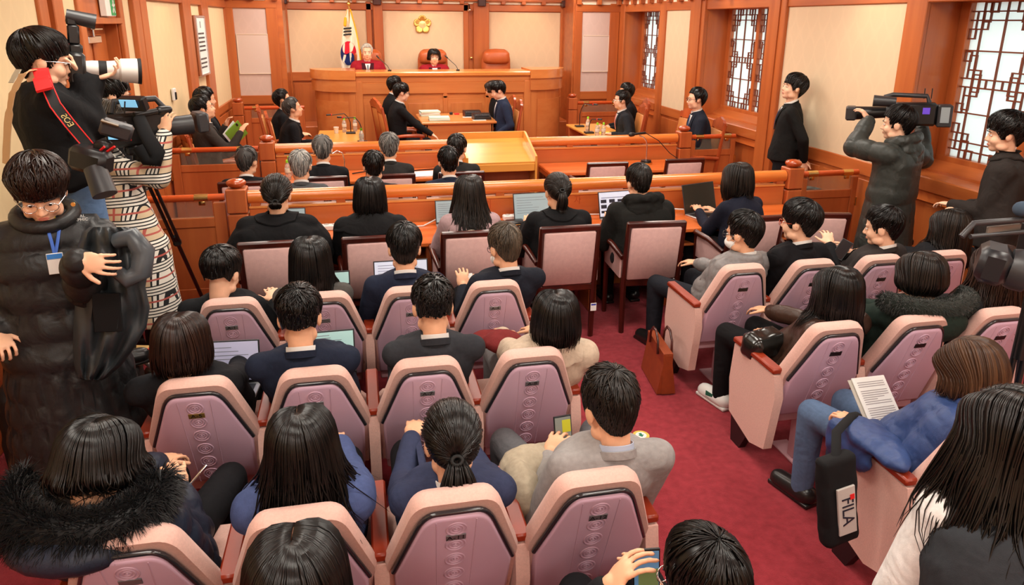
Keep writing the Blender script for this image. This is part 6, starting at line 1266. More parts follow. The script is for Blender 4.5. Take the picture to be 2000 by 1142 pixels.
def wide_collar(P, r1, drop, name='wide_collar'):
    R = []; n = 30
    for i in range(n+1):
        a = pi/2+.35+(2*pi-.7)*i/n; o = P.r*math.cos(a)+P.fw*math.sin(a); A = P.nb+o*.062+Vector((0, 0, .035)); B = P.nb+o*.075+Vector((0, 0, .045)); C = P.nb+o*(r1*.6)+Vector((0, 0, .012)); D = P.nb+o*r1+Vector((0, 0, -drop)); row = []
        for p in (C, D):
            loc, n2, _, d = P.bvh.find_nearest(p, .4)
            if loc is not None and ((p-loc).dot(n2) < .012 or d > .012): p = loc+n2*.014
            row.append(p)
        C, D = row; R.append([A, B, C, D, D-Vector((0, 0, .010)), C-Vector((0, 0, .01)), B-o*.012-Vector((0, 0, .012))])
    m = MB(); m.loft(R); extra_on(P, name, m, P.topm, 50)

def hood(P, k=1.0, dz=0):
    m = MB(); c = P.nb-P.fw*.085-Vector((0, 0, .03-dz)); R_z = rot('Z', P.face)
    m.ell(c, (.15*k, .075*k, .075*k), R_z); m.ell(c+Vector((0, 0, -.08))-P.fw*.03, (.11*k, .055*k, .09*k), R_z); m.tube([P.nb+P.r*.12*k*math.cos(a)+P.fw*(.09*math.sin(a)-.03)+Vector((0, 0, .03+dz-.03*math.sin(a))) for a in [2*pi*q/16 for q in range(16)]], .04*k, 10, closed=True)
    me = soft(m, .011, 3, .016, 13, crc(P.label) % 40); me.materials.clear(); me.materials.append(P.topm); P.put('hood', me)
hood(Q['p5'], 1.05); hood(Q['camR'], 1.05)
wide_collar(Q['p2'], .20, .06); wide_collar(Q['p1'], .13, .03); wide_collar(Q['p4'], .12, .03); wide_collar(Q['bob8'], .11, .03); wide_collar(Q['manR'], .10, .03)
# vest over white sleeves
P = Q['vest']; m = MB(); tab = [(-.02, (.16, .12)), (.1, (.178, .128)), (.42, (.168, .120)), (.65, (.176, .122)), (.80, (.160, .108)), (.90, (.115, .090)), (.95, (.085, .078))]; m.loft(P.rings(.030, tab)); me = soft(m, .012, 3, .006, 8); me.materials.clear(); me.materials.append(cloth((.030, .034, .040), .8)); P.put('vest', me)
# lanyard, badge and print of the padded coat man
P = Q['padded']; LAN = mat('blue_lanyard', srgb(70, 110, 200), .6, .3); cast = lambda px, py: (lambda h: (h[0] if h[0] is not None else at_y(px, py, 2.85))+P.fw*.010)(P.bvh.ray_cast(Vector((0, 0, CAMH)), ray(px, py).normalized()))
for pp in (((84, 416), (92, 440), (101, 470), (107, 494)), ((118, 410), (117, 440), (113, 470), (109, 494))): m = MB(); m.tube([cast(*q) for q in pp], .006, 6, flat=.4); P.put('lanyard', m.mesh('lanyard', LAN, 60))
bc = cast(110, 512); Mb = Matrix((P.r, P.fw, Vector((0, 0, 1)))).transposed(); m = MB(); m.box(bc+P.fw*.006, (.056, .005, .085), Mb, .002); bd = P.put('name_badge', m.mesh('name_badge', WHITEP)); m = MB(); m.box(bc+P.fw*.0095+Vector((0, 0, .03)), (.052, .002, .02), Mb, .0005); me = m.mesh('badge_band', mat('badge_blue', srgb(60, 130, 210), .5, .3)); me.transform(Matrix.Translation(-P.root.location)); link('badge_band', me, bd)
m = MB(); m.box(cast(100, 424), (.03, .004, .05), Mb, .001); P.put('yellow_pass', m.mesh('yellow_pass', mat('pass_yellow', srgb(214, 190, 40), .6, .3)))
for k, body in enumerate(('NATIONAL', 'GEOGRAPHIC')):
    me = text_mesh(body, .017, .0005); me.transform(frame(cast(143, 422+k*7)+P.fw*.003, P.r*-1, (0, 0, 1))); me.materials.clear(); me.materials.append(WHITEP); P.put('coat_print', me)
for q in ((143, 398), (133, 412)): m = MB(); m.lathe([(.001, 0), (.008, 0), (.008, .003), (.001, .004)], cast(*q), 12, 'y'); P.put('snap_button', m.mesh('snap_button', BRASS, 60))
m = MB(); m.tube([P.nb+P.r*.10*math.cos(a)+P.fw*(.10*math.sin(a)+.015)+Vector((0, 0, .02-.03*math.sin(a))) for a in [2*pi*k/20 for k in range(20)]], .027, 12, closed=True); extra_on(P, 'coat_hood_collar', m, P.topm, 80)
# the second coat over his arm
c = P.arms[-1][2]; t = thing('draped_coat', 'dark grey padded coat draped over the arm of the young man', 'coat', (c.x, c.y, .3)); m = MB(); R = []
tabc = [(443, 175, 250), (455, 160, 270), (485, 150, 288), (520, 146, 291), (560, 146, 284), (600, 146, 293), (640, 143, 286), (680, 142, 262), (715, 145, 236), (738, 152, 208), (742, 160, 200)]
for q in range(41):
    u = q/40*(len(tabc)-1); i_ = min(int(u), len(tabc)-2); f_ = u-i_; py, xa, xb = [tabc[i_][n_]+(tabc[i_+1][n_]-tabc[i_][n_])*f_ for n_ in range(3)]; fr = []; bk = []
    for n_ in range(31):
        w_ = n_/30; e_ = math.sin(pi*w_)**.5; a_ = .028*math.sin(w_*15+q*.22)+.014*math.sin(w_*34-q*.3)+.016*abs(math.sin(q*.42))+.012*noise.noise(Vector((w_*6, q*.3, 1))); fr.append(at_y(xa+(xb-xa)*w_, py, 2.92-(.05+a_)*e_)); bk.append(at_y(xa+(xb-xa)*w_, py, 2.93+.03*e_))
    R.append(fr+bk[::-1])
m.loft(R); wput(m, 'coat_body', mat('coat_slate', (.034, .040, .045), .45, .35, noise_amt=.3, noise_scale=5), t, 80)
m = MB(); m.box(at_y(210, 610, 2.83), (.10, .012, .16), rot('Y', .06), .005); wput(m, 'inner_pocket', mat('pocket_black', (.006, .006, .007), .8, .2), t)
m = MB(); m.tube([at_y(225, 470, 2.86), at_y(258, 462, 2.85), at_y(280, 490, 2.84), at_y(276, 530, 2.83), at_y(248, 545, 2.82), at_y(228, 530, 2.82)], [.03, .038, .042, .042, .036, .026], 14); wput(m, 'padded_sleeve', mat('coat_slate_light', (.07, .082, .095), .35, .4, noise_amt=.3, noise_scale=8), t, 80)

# ================================================================== CAMERAS, LEFT SIDE
P = Q['photog']; ax = Vector((.93, .32, -.08)).normalized(); up = Vector((0, 0, 1)); up = (up-ax*ax.z).normalized(); sd_ = ax.cross(up)
cb = at_y(150, 133, 3.84); M = Matrix((sd_, ax, up)).transposed(); t = thing('photo_camera', 'black photo camera with long white lens and flash', 'camera', tuple(cb))
m = MB(); m.box(cb, (.15, .075, .15), M, .015); m.box(cb+up*.09, (.06, .06, .05), M, .012); m.box(cb-ax*.045+up*.06, (.05, .03, .035), M, .01); wput(m, 'camera_body', BLACKP, t, 40)
def tele(root, o, prof, name, m_): mm = MB(); mm.lathe(prof, o, 28, 'z', Matrix((sd_, up, ax)).transposed()); return wput(mm, name, m_, root, 40)
o = cb+ax*.035; tele(t, o, [(.001, 0), (.036, 0), (.040, .03), (.040, .055), (.001, .055)], 'lens_barrel', LILACG); tele(t, o, [(.001, .055), (.0415, .055), (.0415, .09), (.001, .09)], 'focus_ring', RUBBER); tele(t, o, [(.001, .09), (.041, .09), (.047, .14), (.001, .14)], 'lens_barrel', LILACG); tele(t, o, [(.045, .14), (.056, .15), (.062, .235), (.058, .235), (.050, .15), (.045, .145)], 'lens_hood', LILACG); tele(t, o, [(.048, .15), (.063, .232), (.064, .238), (.061, .238), (.047, .155)], 'hood_rim', RUBBER)
m = MB(); f0 = cb+up*.125; m.box(f0+up*.03-ax*.005, (.06, .05, .09), M, .008); m.box(f0+up*.095-ax*.01, (.055, .045, .05), M, .008); wput(m, 'flash_body', BLACKP, t, 40); m = MB(); m.cyl(f0+up*.115-ax*.03, f0+up*.095+ax*.09, .030, 18, .036); wput(m, 'flash_head', DGREY, t, 40); m = MB(); m.ell(f0-up*.012-ax*.03, .006); wput(m, 'flash_light', mat('red_light', (1, .05, .1), .3, .3, emit=2), t, 60)
# straps on the photographer
t = thing('camera_strap', 'black camera strap with red edges over the photographer shoulder', 'strap', tuple(P.nb)); _, pts, nr = strap('strap_band', [at_y(82, 138, 3.66), at_y(88, 160, 3.5), at_y(108, 205, 3.42), at_y(135, 240, 3.40), at_y(152, 260, 3.40), at_y(185, 300, 3.40)], .042, mat('strap_black', (.014, .014, .015), .7, .3), t, .004, P.bvh)
_, _, _ = strap('red_shoulder_pad', [at_y(80, 138, 3.62), at_y(82, 158, 3.5), at_y(88, 178, 3.44)], .062, REDP, t, .012, P.bvh, .010)
for q in (-1, 1):
    m = MB(); E_ = []
    for i, p in enumerate(pts): tt = (pts[min(i+1, len(pts)-1)]-pts[max(i-1, 0)]).normalized(); E_.append(p+tt.cross(nr[i]).normalized()*q*.021+nr[i]*.004)
    m.tube(E_, .0028, 6); wput(m, 'red_edge', REDP, t, 60)
i = 17; tt = (pts[i+1]-pts[i-1]).normalized(); lettering('strap_print', 'EOS', .034, Matrix.Translation(-t.location) @ frame(pts[i]+nr[i]*.006, -tt, tt.cross(nr[i])*-1), mat('strap_gold', srgb(214, 190, 120), .5, .3), t, .0006)
t = thing('bag_strap', 'beige bag strap around the photographer back', 'strap', tuple(P.hip)); strap('strap_band', [at_y(68, 137, 3.62), at_y(45, 145, 3.48), at_y(24, 185, 3.46), at_y(16, 240, 3.45), at_y(12, 320, 3.45)], .036, mat('strap_beige', srgb(190, 156, 116), .8, .2), t, .004, P.bvh); 
t = thing('sewn_label', 'grey sewn label on the back of the photographer jacket', 'label', tuple(at_y(30, 148, 3.5))); strap('label_cloth', [at_y(37, 136, 3.55), at_y(22, 162, 3.52)], .05, mat('label_grey', srgb(176, 168, 150), .8, .2), t, .003, P.bvh)
# camera hanging at his hip
c = at_y(178, 312, 3.36); t = thing('hanging_camera', 'black photo camera with flash hanging at the photographer hip', 'camera', tuple(c)); m = MB(); m.box(c, (.17, .10, .11), rot('Z', -.3) @ rot('Y', .25), .025); m.box(c+Vector((.05, .02, .05)), (.07, .06, .06), rot('Z', -.3), .015); wput(m, 'camera_body', BLACKP, t, 40); m = MB(); m.cyl(c+Vector((.02, -.03, -.03)), c+Vector((.06, -.08, -.14)), .045, 20, .05); wput(m, 'lens', DGREY, t, 40)
m = MB(); m.box(c+Vector((.10, .06, .12)), (.13, .07, .07), rot('Y', .4) @ rot('Z', .2), .012); wput(m, 'flash_head', DGREY, t, 40); m = MB(); m.box(c+Vector((.09, .02, .155)), (.07, .04, .006), rot('Y', .4) @ rot('Z', .2), .002); wput(m, 'flash_screen', mat('flash_screen', srgb(96, 76, 52), .3, .5), t)
for q in (0, 1): m = MB(); m.tube([pts[-1]+Vector((q*.02, 0, 0)), c.lerp(pts[-1], .5)+Vector((.03+q*.03, -.03, .02)), c+Vector((.07+q*.04, -.03, .06))], .005, 6); wput(m, 'red_cord', REDP, t, 60)
# plaid coat
def plaidmat():
    m = bpy.data.materials.new('checked_wool'); t, N, L, Pn = nt(m); tc = N.new('ShaderNodeTexCoord'); sx = N.new('ShaderNodeSeparateXYZ'); L.new(tc.outputs['Object'], sx.inputs[0])
    def MM(op, a, b=None):
        n = N.new('ShaderNodeMath'); n.operation = op
        for i, v in enumerate((a, b)):
            if v is None: continue
            if isinstance(v, (int, float)): n.inputs[i].default_value = v
            else: L.new(v, n.inputs[i])
        return n.outputs[0]
    along = MM('SUBTRACT', MM('MULTIPLY', sx.outputs['X'], .9), MM('MULTIPLY', sx.outputs['Y'], .45))
    def lines(co, period, offs, w): 
        f = MM('FRACT', MM('DIVIDE', co, period)); out = None
        for o in offs: v = MM('LESS_THAN', MM('ABSOLUTE', MM('SUBTRACT', f, o)), w); out = v if out is None else MM('MAXIMUM', out, v)
        return out
    base = (.60, .46, .30); cur = None
    def mix(fac, prev, col):
        n = N.new('ShaderNodeMix'); n.data_type = 'RGBA'; L.new(fac, n.inputs[0])
        if isinstance(prev, tuple): n.inputs[6].default_value = (*prev, 1)
        else: L.new(prev, n.inputs[6])
        n.inputs[7].default_value = (*col, 1); return n.outputs[2]
    c = base
    for co in (along, sx.outputs['Z']):
        c = mix(lines(co, .13, (.36, .5, .64), .045), c, (.80, .76, .68)); c = mix(lines(co, .13, (.29, .43, .57, .71), .026), c, (.012, .012, .014)); c = mix(lines(co, .13, (.02, .98), .022), c, (.45, .10, .08))
    L.new(c, Pn.inputs['Base Color']); Pn.inputs['Roughness'].default_value = .9; return m
PLAID = plaidmat()
for ch in Q['plaid'].root.children:
    if ch.name.startswith('jacket'): ch.data.materials.clear(); ch.data.materials.append(PLAID)
# video camera on tripod
def tripod(label, apex, feet, m_=BLACKP, clamp=True, r=.016):
    t = thing('tripod', label, 'tripod', (apex[0], apex[1], 0)); A = Vector(apex)
    for f in feet:
        f = Vector(f); mid = A.lerp(f, .5); x = (f-A).cross(Vector((0, 0, 1))).normalized()*.016; m = MB(); m.tube([A+x, mid+x], r*.75, 8); m.tube([A-x, mid-x], r*.75, 8); m.tube([mid-(mid-A)*.08, f], r*.9, 8); L_g = wput(m, 'leg', m_, t, 60)
        m = MB(); m.box(mid, (.05, .05, .05), None, .012); wput(m, 'leg_clamp', BLACKP, t, parent=L_g); m = MB(); m.ell(f+Vector((0, 0, .02)), (.022, .022, .02)); wput(m, 'rubber_foot', RUBBER, t, 60, L_g)
    m = MB(); m.cyl(A-Vector((0, 0, .3)), A+Vector((0, 0, .04)), .02); wput(m, 'centre_column', BLACKP, t); m = MB(); m.lathe([(.001, 0), (.06, 0), (.07, .03), (.05, .07), (.001, .07)], A, 20); wput(m, 'tripod_head', BLACKP, t, 50)
    return t
ap = at_y(268, 300, 4.5); tripod('tall black tripod under the left video camera', ap, [tuple(at_z(403, 598, 0)), tuple(at_z(292, 600, 0)), tuple(Vector((ap.x-.25, 4.15, 0)))])
c = at_y(268, 250, 4.5); axv = Vector((.90, .42, .03)).normalized(); upv = Vector((0, 0, 1)); upv = (upv-axv*upv.dot(axv)).normalized(); sv = axv.cross(upv); M = Matrix((sv, axv, upv)).transposed(); W3 = lambda x, y, z: c+sv*x+axv*y+upv*z
t = thing('video_camera', 'black television camera with blue lit screens on the left tripod', 'video camera', tuple(c)); m = MB(); m.box(W3(0, 0, 0), (.13, .34, .19), M, .02); wput(m, 'camera_body', BLACKP, t, 40); m = MB(); m.tube([W3(0, -.12, .10), W3(0, -.10, .16), W3(0, .12, .16), W3(0, .16, .10)], .018, 10); wput(m, 'top_handle', DGREY, t, 60)
m = MB(); m.cyl(W3(0, .17, -.01), W3(0, .30, -.01), .055, 20, .06); m.box(W3(0, .35, 0), (.16, .07, .12), M, .012); wput(m, 'lens_and_hood', DGREY, t, 40); m = MB(); m.box(W3(0, .02, -.12), (.10, .20, .05), M, .01); wput(m, 'mount_plate', BLACKP, t)
m = MB(); m.box(W3(.0, -.185, -.02), (.13, .05, .16), M, .008); wput(m, 'battery', DGREY, t)
p = at_y(226, 257, 4.18); m = MB(); m.box(p+Vector((0, .012, 0)), (.115, .025, .105), rot('Z', -.12), .006); mo = wput(m, 'rear_monitor', BLACKP, t); m = MB(); m.box(p+Vector((0, -.002, 0)), (.085, .002, .085), rot('Z', -.12), .0005); wput(m, 'lit_screen', SCR_B, t, parent=mo)
p = at_y(248, 203, 4.35); m = MB(); m.box(p+Vector((.03, .02, 0)), (.15, .05, .08), rot('Z', -.35) @ rot('X', .35), .008); mo = wput(m, 'top_monitor', BLACKP, t); m = MB(); m.box(p+Vector((.01, -.012, .003)), (.10, .003, .045), rot('Z', -.35) @ rot('X', .35), .0008); wput(m, 'lit_screen', SCR_B, t, parent=mo)
m = MB(); m.cyl(at_y(262, 225, 4.4), at_y(312, 216, 4.5), .018, 12); m.caps(at_y(312, 216, 4.5), at_y(328, 214, 4.53), .026, .024, 14); wput(m, 'shotgun_microphone', BLACKP, t, 60)
for px in (224, 243): m = MB(); m.tube([at_y(px, 222, 4.3), at_y(px+1, 198, 4.3)], .004, 6); wput(m, 'antenna', BLACKP, t)
for k in range(3): m = MB(); m.tube([at_y(222+k*3, 237, 4.25), at_y(240+k*2, 240, 4.2), at_y(246+k*2, 258, 4.2), at_y(252+k*2, 274, 4.25)], .004, 6); wput(m, 'red_wire', REDP, t, 60)
m = MB(); m.tube([at_y(272, 230, 4.38), at_y(284, 260, 4.32), at_y(308, 300, 4.3), at_y(304, 312, 4.3), at_y(288, 312, 4.3), at_y(270, 285, 4.3)], [.035, .04, .045, .045, .04, .035], 10, flat=.7); wput(m, 'padded_cover', mat('cover_cloth', (.010, .010, .011), .85, .2), t, 80)
# step ladder under the photographer
P = Q['photog']; fx, fy = P.hip.x, P.hip.y; t = thing('step_ladder', 'silver folding step ladder with red edged wooden treads', 'step ladder', (fx, fy, 0)); fwd = Vector((.82, -.2, 0)).normalized(); sd2 = Vector((-fwd.y, fwd.x, 0)); LAD = mat('tread_wood', srgb(196, 160, 100), .6, .3)
W4 = lambda a, b, z: Vector((fx, fy, 0))+fwd*a+sd2*b+Vector((0, 0, z))
for b in (-.20, .20):
    m = MB(); m.tube([W4(.38, b*1.15, 0), W4(.02, b, .50)], .018, 8); wput(m, 'ladder_leg', ALU, t, 60); m = MB(); m.tube([W4(-.26, b*1.15, 0), W4(-.02, b, .50)], .018, 8); wput(m, 'ladder_leg', ALU, t, 60)
for a, z, w in ((0, .488, .26), (.20, .25, .15)):
    m = MB(); m.box(W4(a, 0, z), (w, .44, .022), rot('Z', math.atan2(fwd.y, fwd.x)), .004); tr = wput(m, 'tread', LAD, t); m = MB(); m.box(W4(a+w/2, 0, z), (.012, .44, .026), rot('Z', math.atan2(fwd.y, fwd.x)), .003); wput(m, 'red_edge', REDP, t, parent=tr)
# second ladder lying by the tripod
c0, c1 = at_z(298, 668, .05), at_z(276, 636, .35); t = thing('folded_step_stool', 'folded aluminium step stool with red edged treads on the carpet', 'step stool', (c0.x, c0.y, 0))
for dx in (0, .16): m = MB(); m.tube([Vector((c0.x+dx, c0.y-.05, .02)), Vector((c1.x-.03+dx, c1.y+.05, .42))], .016, 8); wput(m, 'stool_leg', ALU, t, 60); m = MB(); m.tube([Vector((c0.x+dx-.34, c0.y+.12, .02)), Vector((c1.x-.03+dx, c1.y+.05, .42))], .014, 8); wput(m, 'stool_leg', BLACKP, t, 60)
for k, z in enumerate((.40, .22)): m = MB(); m.box(Vector((c0.x+.04-.05*k+.02, c0.y+.02-.02*k, z)), (.20, .12, .02), rot('Z', -.3) @ rot('X', .5), .004); tr = wput(m, 'tread', LAD, t); m = MB(); m.box(Vector((c0.x+.04-.05*k+.02, c0.y-.04-.02*k, z-.03)), (.20, .012, .024), rot('Z', -.3), .003); wput(m, 'red_edge', REDP, t, parent=tr)
a0, a1 = at_z(152, 812, .01), at_y(190, 690, 2.62); m = MB(); m.tube([a0, Vector((a0.x+.10, a0.y+.25, .46))], .016, 10); m.build('silver_pole', ALU, None, 60, label='silver pole leaning beside the padded coat man', cat='pole')
# bags at the lower left
c = at_z(60, 930, .0)+Vector((.22, .12, 0)); c.z = 0; t = thing('camera_bag', 'large black camera bag with shoulder strap on the floor', 'bag', (c.x, c.y, 0)); m = MB(); m.box((c.x, c.y, .28), (.62, .40, .52), rot('Z', .1), .06); me = soft(m, .016, 3, .012, 7, 1); softput(me, 'bag_body', mat('bag_nylon', (.010, .010, .011), .6, .35, noise_amt=.2), t); m = MB(); m.tube([Vector((c.x-.2, c.y-.19, .545)), Vector((c.x+.2, c.y-.15, .545))], .01, 6); wput(m, 'zip', DGREY, t, 60); m = MB(); m.box((c.x+.05, c.y-.215, .40), (.05, .006, .012), None, .002); wput(m, 'red_tag', REDP, t)
H_ = Q['padded'].arms[1][2]; m = MB(); m.tube([H_+Vector((.03, -.03, -.06)), H_.lerp(Vector((c.x+.27, c.y-.1, .56)), .5)+Vector((0, 0, -.05)), Vector((c.x+.27, c.y-.12, .55))], .012, 6, flat=.4); wput(m, 'shoulder_strap', RUBBER, t, 60)
c = at_y(8, 955, 1.5); t = thing('green_hat', 'dark green rounded bag at the left edge', 'bag', (c.x, c.y, 0)); m = MB(); m.ell((c.x-.02, c.y, .72), (.10, .12, .13)); m.ell((c.x-.02, c.y, .4), (.1, .12, .4)); me = soft(m, .014, 3, .006, 6); softput(me, 'bag_body', mat('bag_green', (.05, .075, .075), .5, .3), t)  # rounded grey-green thing at the left edge, modelled as a bag

# ================================================================== CAMERAS, RIGHT SIDE
c = at_y(1762, 222, 4.95); axv = Vector((-.80, .58, -.04)).normalized(); upv = Vector((0, 0, 1)); upv = (upv-axv*upv.dot(axv)).normalized(); sv = axv.cross(upv); M = Matrix((sv, axv, upv)).transposed()
t = thing('shoulder_camera', 'black television camera on the shoulder of the green coat cameraman', 'video camera', tuple(c)); m = MB(); m.box(W3(0, -.06, 0), (.12, .36, .18), M, .02); wput(m, 'camera_body', BLACKP, t, 40); m = MB(); m.tube([W3(0, -.18, .09), W3(0, -.16, .14), W3(0, .08, .15), W3(0, .14, .13)], .018, 10); wput(m, 'carry_handle', DGREY, t, 60); m = MB(); m.cyl(W3(0, .12, .01), W3(0, .34, .0), .045, 20, .055); wput(m, 'lens_barrel', BLACKP, t, 50); m = MB(); m.box(W3(0, .37, 0), (.14, .08, .11), M, .012); wput(m, 'lens_hood', DGREY, t)
m = MB(); m.cyl(W3(-.09, .06, .10), W3(-.09, .22, .11), .038, 18, .045); wput(m, 'viewfinder', DGREY, t, 50); m = MB(); m.box(W3(0, -.29, -.01), (.13, .10, .17), M, .008); b_ = wput(m, 'battery_pack', DGREY, t); m = MB(); m.box(W3(-.066, -.29, .0), (.004, .06, .12), M, .001); wput(m, 'battery_label', mat('battery_grey', (.35, .40, .42), .5, .3), t, parent=b_)
m = MB(); m.box(W3(-.0615, -.16, .03), (.003, .05, .05), M, .0008); wput(m, 'side_screen', mat('screen_violet', srgb(90, 60, 170), .3, .4, emit=.8), t)
for y_ in (-.14, -.19): m = MB(); m.tube([W3(0, y_, .12), W3(0, y_, .20)], .004, 6); wput(m, 'antenna', BLACKP, t)
P = Q['camR']; w = P.arms[-1][2]; e = P.arms[-1][1]; d_ = (w-e).normalized(); m = MB(); m.cyl(w-d_*.03, w-d_*.005, .034, 16); P.put('wristwatch', m.mesh('wristwatch', BLACKP, 50))
tripod('silver legged tripod behind the green coat cameraman', (P.hip.x+.28, 4.98, 1.15), [tuple(at_z(1788, 500, 0)) if False else (P.hip.x+.12, 4.35, 0), (P.hip.x+.30, 5.35, 0), (P.hip.x-.15, 5.1, 0)], ALU, r=.014)
# large camera entering at the right edge
c = at_y(1955, 520, 1.9); axv = Vector((.62, -.60, -.12)).normalized(); upv = Vector((0, 0, 1)); upv = (upv-axv*upv.dot(axv)).normalized(); sv = axv.cross(upv); M = Matrix((sv, axv, upv)).transposed()
c = at_y(1945, 515, 2.05); t = thing('broadcast_camera', 'large broadcast camera lens reaching in at the right edge', 'video camera', tuple(c)); m = MB(); m.box(W3(0, -.01, 0), (.17, .10, .13), M, .022); wput(m, 'lens_shade', mat('shade_grey', (.014, .014, .017), .35, .5), t, 40); m = MB(); m.lathe([(.040, 0), (.070, 0), (.076, .02), (.076, .06), (.066, .065), (.056, .03), (.040, .02)], W3(0, .04, 0), 28, 'z', Matrix((sv, upv, axv)).transposed()); wput(m, 'lens_ring', DGREY, t, 40); m = MB(); m.ell(W3(0, .075, 0), (.057, .012, .057), M); wput(m, 'front_glass', mat('lens_glass', (.02, .015, .05), .05, .9, coat=1), t, 80)
m = MB(); m.box(W3(-.06, .052, .01), (.004, .03, .03), M, .001); wput(m, 'green_mark', mat('green_mark', srgb(60, 200, 100), .4, .4), t)
m = MB(); m.tube([at_y(1878, 462, 2.05), at_y(1902, 436, 2.05), at_y(2010, 428, 2.05)], .011, 8); m.tube([at_y(1895, 462, 2.05), at_y(2010, 452, 2.05)], .009, 8); wput(m, 'matte_box_arm', DGREY, t, 60); m = MB(); m.box(at_y(1960, 447, 2.06), (.16, .01, .03), rot('Z', .1), .003); wput(m, 'matte_flag', mat('flag_smoke', (.16, .14, .12), .25, .5), t); m = MB(); m.box(at_y(2040, 480, 2.1), (.14, .14, .20), None, .02); wput(m, 'camera_body', BLACKP, t); m = MB(); m.caps(at_y(1995, 408, 2.05), at_y(2040, 405, 2.05), .028, .028, 14); wput(m, 'foam_microphone', mat('foam_blue', (.05, .075, .11), .9, .2), t, 80)
pb = at_y(2040, 480, 2.1); tripod('black tripod carrying the broadcast camera at the right edge', (pb.x, pb.y, pb.z-.17), [(pb.x+.30, pb.y-.28, 0), (pb.x+.32, pb.y+.16, 0), (pb.x+.02, pb.y+.02, 0)])
# waste bin behind the right gate
m = MB(); m.lathe([(.001, 0), (.13, 0), (.16, .60), (.165, .66), (.15, .68), (.13, .66), (.001, .66)], (0, 0, 0), 24); m.build('waste_bin', mat('bin_black', (.012, .013, .015), .35, .5), None, 40, loc=(4.30, 6.12, 0), label='tall black waste bin behind the right gate', cat='waste bin')

# ================================================================== BAGS AND COATS AMONG THE SEATS
c = at_z(1300, 752, 0); t = thing('briefcase', 'brown leather briefcase standing on the carpet by the aisle seat', 'briefcase', (c.x, c.y, 0)); Rz = rot('Z', 1.45); BRN = mat('briefcase_leather', srgb(140, 62, 30), .35, .5, noise_amt=.15)
m = MB(); m.prism([(-.19, 0), (.19, 0), (.18, .27), (-.18, .27)], (c.x, c.y+.06, .01), Rz @ Vector((1, 0, 0)), (0, 0, 1), Rz @ Vector((0, .06, 0))); wput(m, 'case_side', BRN, t); m = MB(); m.prism([(-.06, 0), (.06, 0), (.02, .26), (-.02, .26)], Vector((c.x, c.y+.06, .01))+Rz @ Vector((-.185, .03, 0)), Rz @ Vector((0, 1, 0)), (0, 0, 1), Rz @ Vector((.37, 0, 0))); wput(m, 'case_body', BRN, t)
for q in (-.02, .07): b0 = Vector((c.x, c.y+.06, .27))+Rz @ Vector((0, q, 0)); m = MB(); m.tube([b0+Rz @ Vector((-.09, 0, -.03)), b0+Rz @ Vector((-.08, 0, .05)), b0+Rz @ Vector((-.03, 0, .10)), b0+Rz @ Vector((.03, 0, .10)), b0+Rz @ Vector((.08, 0, .05)), b0+Rz @ Vector((.09, 0, -.03))], .008, 8); wput(m, 'case_handle', W_DARK, t, 60)
c = at_y(1634, 972, 2.06); t = thing('shoulder_bag', 'black canvas bag with a white logo panel hanging by the blue coat woman', 'bag', tuple(c)); Mb = rot('Z', .1) @ rot('Y', -.12) @ rot('X', -.12); m = MB(); m.box(c, (.16, .07, .38), Mb, .03); me = soft(m, .01, 3, .006, 9); softput(me, 'bag_body', mat('bag_canvas', (.010, .010, .011), .85, .2), t)
m = MB(); m.box(c+Mb @ Vector((.010, -.040, -.035)), (.082, .010, .20), Mb, .002); pn = wput(m, 'logo_panel', mat('logo_panel', srgb(196, 190, 184), .7, .2), t); o = c+Mb @ Vector((.010, -.0458, -.035))-t.location
lettering('logo_letters', 'FILA', .078, frame(o, Mb @ Vector((0, 0, -1)), Mb @ Vector((1, 0, 0))), mat('logo_navy', (.02, .02, .035), .6, .3), pn, .0008, .82); m = MB(); m.box(c+Mb @ Vector((.034, -.047, .022)), (.020, .002, .022), Mb, .0005); wput(m, 'red_bar', REDP, t, parent=pn)
m = MB(); m.tube([c+Vector((-.03, 0, .17)), c+Vector((.02, .08, .24)), Vector((1.90, 2.26, .655)), Vector((1.97, 2.30, .665)), Vector((2.03, 2.34, .64))], .018, 8, flat=.35); wput(m, 'bag_strap', mat('bag_canvas', (.01, .01, .011)), t, 60)
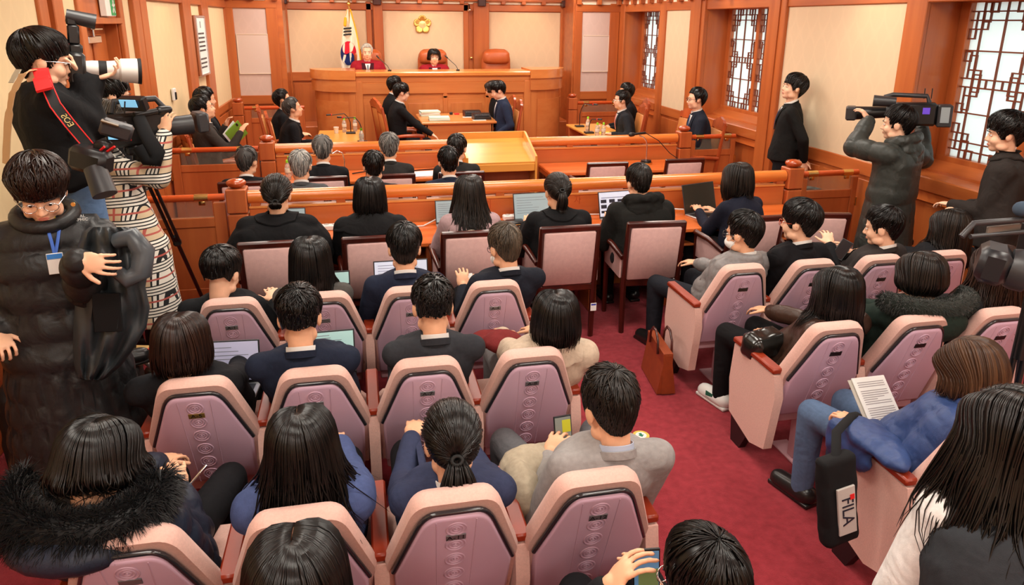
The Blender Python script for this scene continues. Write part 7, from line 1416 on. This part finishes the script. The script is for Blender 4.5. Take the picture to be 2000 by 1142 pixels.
P = Q['leather']; c = at_y(1490, 672, 3.12); t = thing('handbag', 'shiny black handbag on the lap of the leather jacket woman', 'handbag', tuple(c)); m = MB(); m.box(c, (.24, .14, .15), rot('Z', .3) @ rot('X', .2), .04); me = soft(m, .011, 3, .007, 8); softput(me, 'bag_body', mat('bag_patent', (.010, .010, .009), .18, .6), t); m = MB(); m.cyl(c+Vector((.06, -.07, -.06)), c+Vector((.09, -.08, -.10)), .014, 10); wput(m, 'silver_tag', CHROME, t)
# coats on laps and chairs
def lapcoat(label, ells, m_, amp=.014, vox=.012, name='folded_coat'):
    p0 = Vector(ells[0][0]); t = thing(name, label, 'coat', (p0.x, p0.y, p0.z-.1)); m = MB()
    for c, r, a in ells: m.ell(c, r, rot('Z', a))
    me = soft(m, vox, 3, amp, 11, crc(label) % 50); softput(me, 'folded_cloth', m_, t)
lapcoat('khaki coat folded on the lap of the man in tweed', [(at_y(1030, 915, 2.34), (.13, .10, .09), .2), (at_y(1075, 905, 2.45), (.12, .12, .07), 0), (at_y(1015, 955, 2.22), (.07, .12, .10), 0), (at_y(1150, 900, 2.5), (.12, .10, .05), 0)], cloth((.40, .34, .25), .9)); lapcoat('beige coat hung over the chair of the very long haired reporter', [(at_y(920, 478, 4.66), (.17, .08, .10), 0), (at_y(880, 500, 4.75), (.07, .10, .16), 0)], cloth((.55, .48, .36), .9))
lapcoat('dark red and navy clothes beside the woman in beige', [(at_y(985, 668, 3.25), (.11, .10, .05), 0), (at_y(960, 662, 3.35), (.12, .08, .045), 0)], cloth((.16, .02, .02), .9), .010); lapcoat('folded black coat beside the navy blazer chair', [(at_y(1215, 500, 4.85), (.09, .10, .10), 0)], cloth((.02, .02, .022), .9))
# white trainers of the woman in leather
P = Q['leather']; SHW = mat('trainer_white', (.75, .75, .72), .5, .4); SHG = mat('trainer_green', srgb(30, 100, 80), .5, .4)
for ch in P.root.children:
    if ch.name.startswith('shoe'): ch.data.materials.clear(); ch.data.materials.append(SHW)
for q in (-1, 1): an = P.legp[q][2]; m = MB(); m.box(Vector((an.x, an.y, .055))+P.fw*.05-P.r*.046, (.004, .06, .04), rot('Z', P.face), .001); P.put('shoe_stripe', m.mesh('shoe_stripe', SHG))
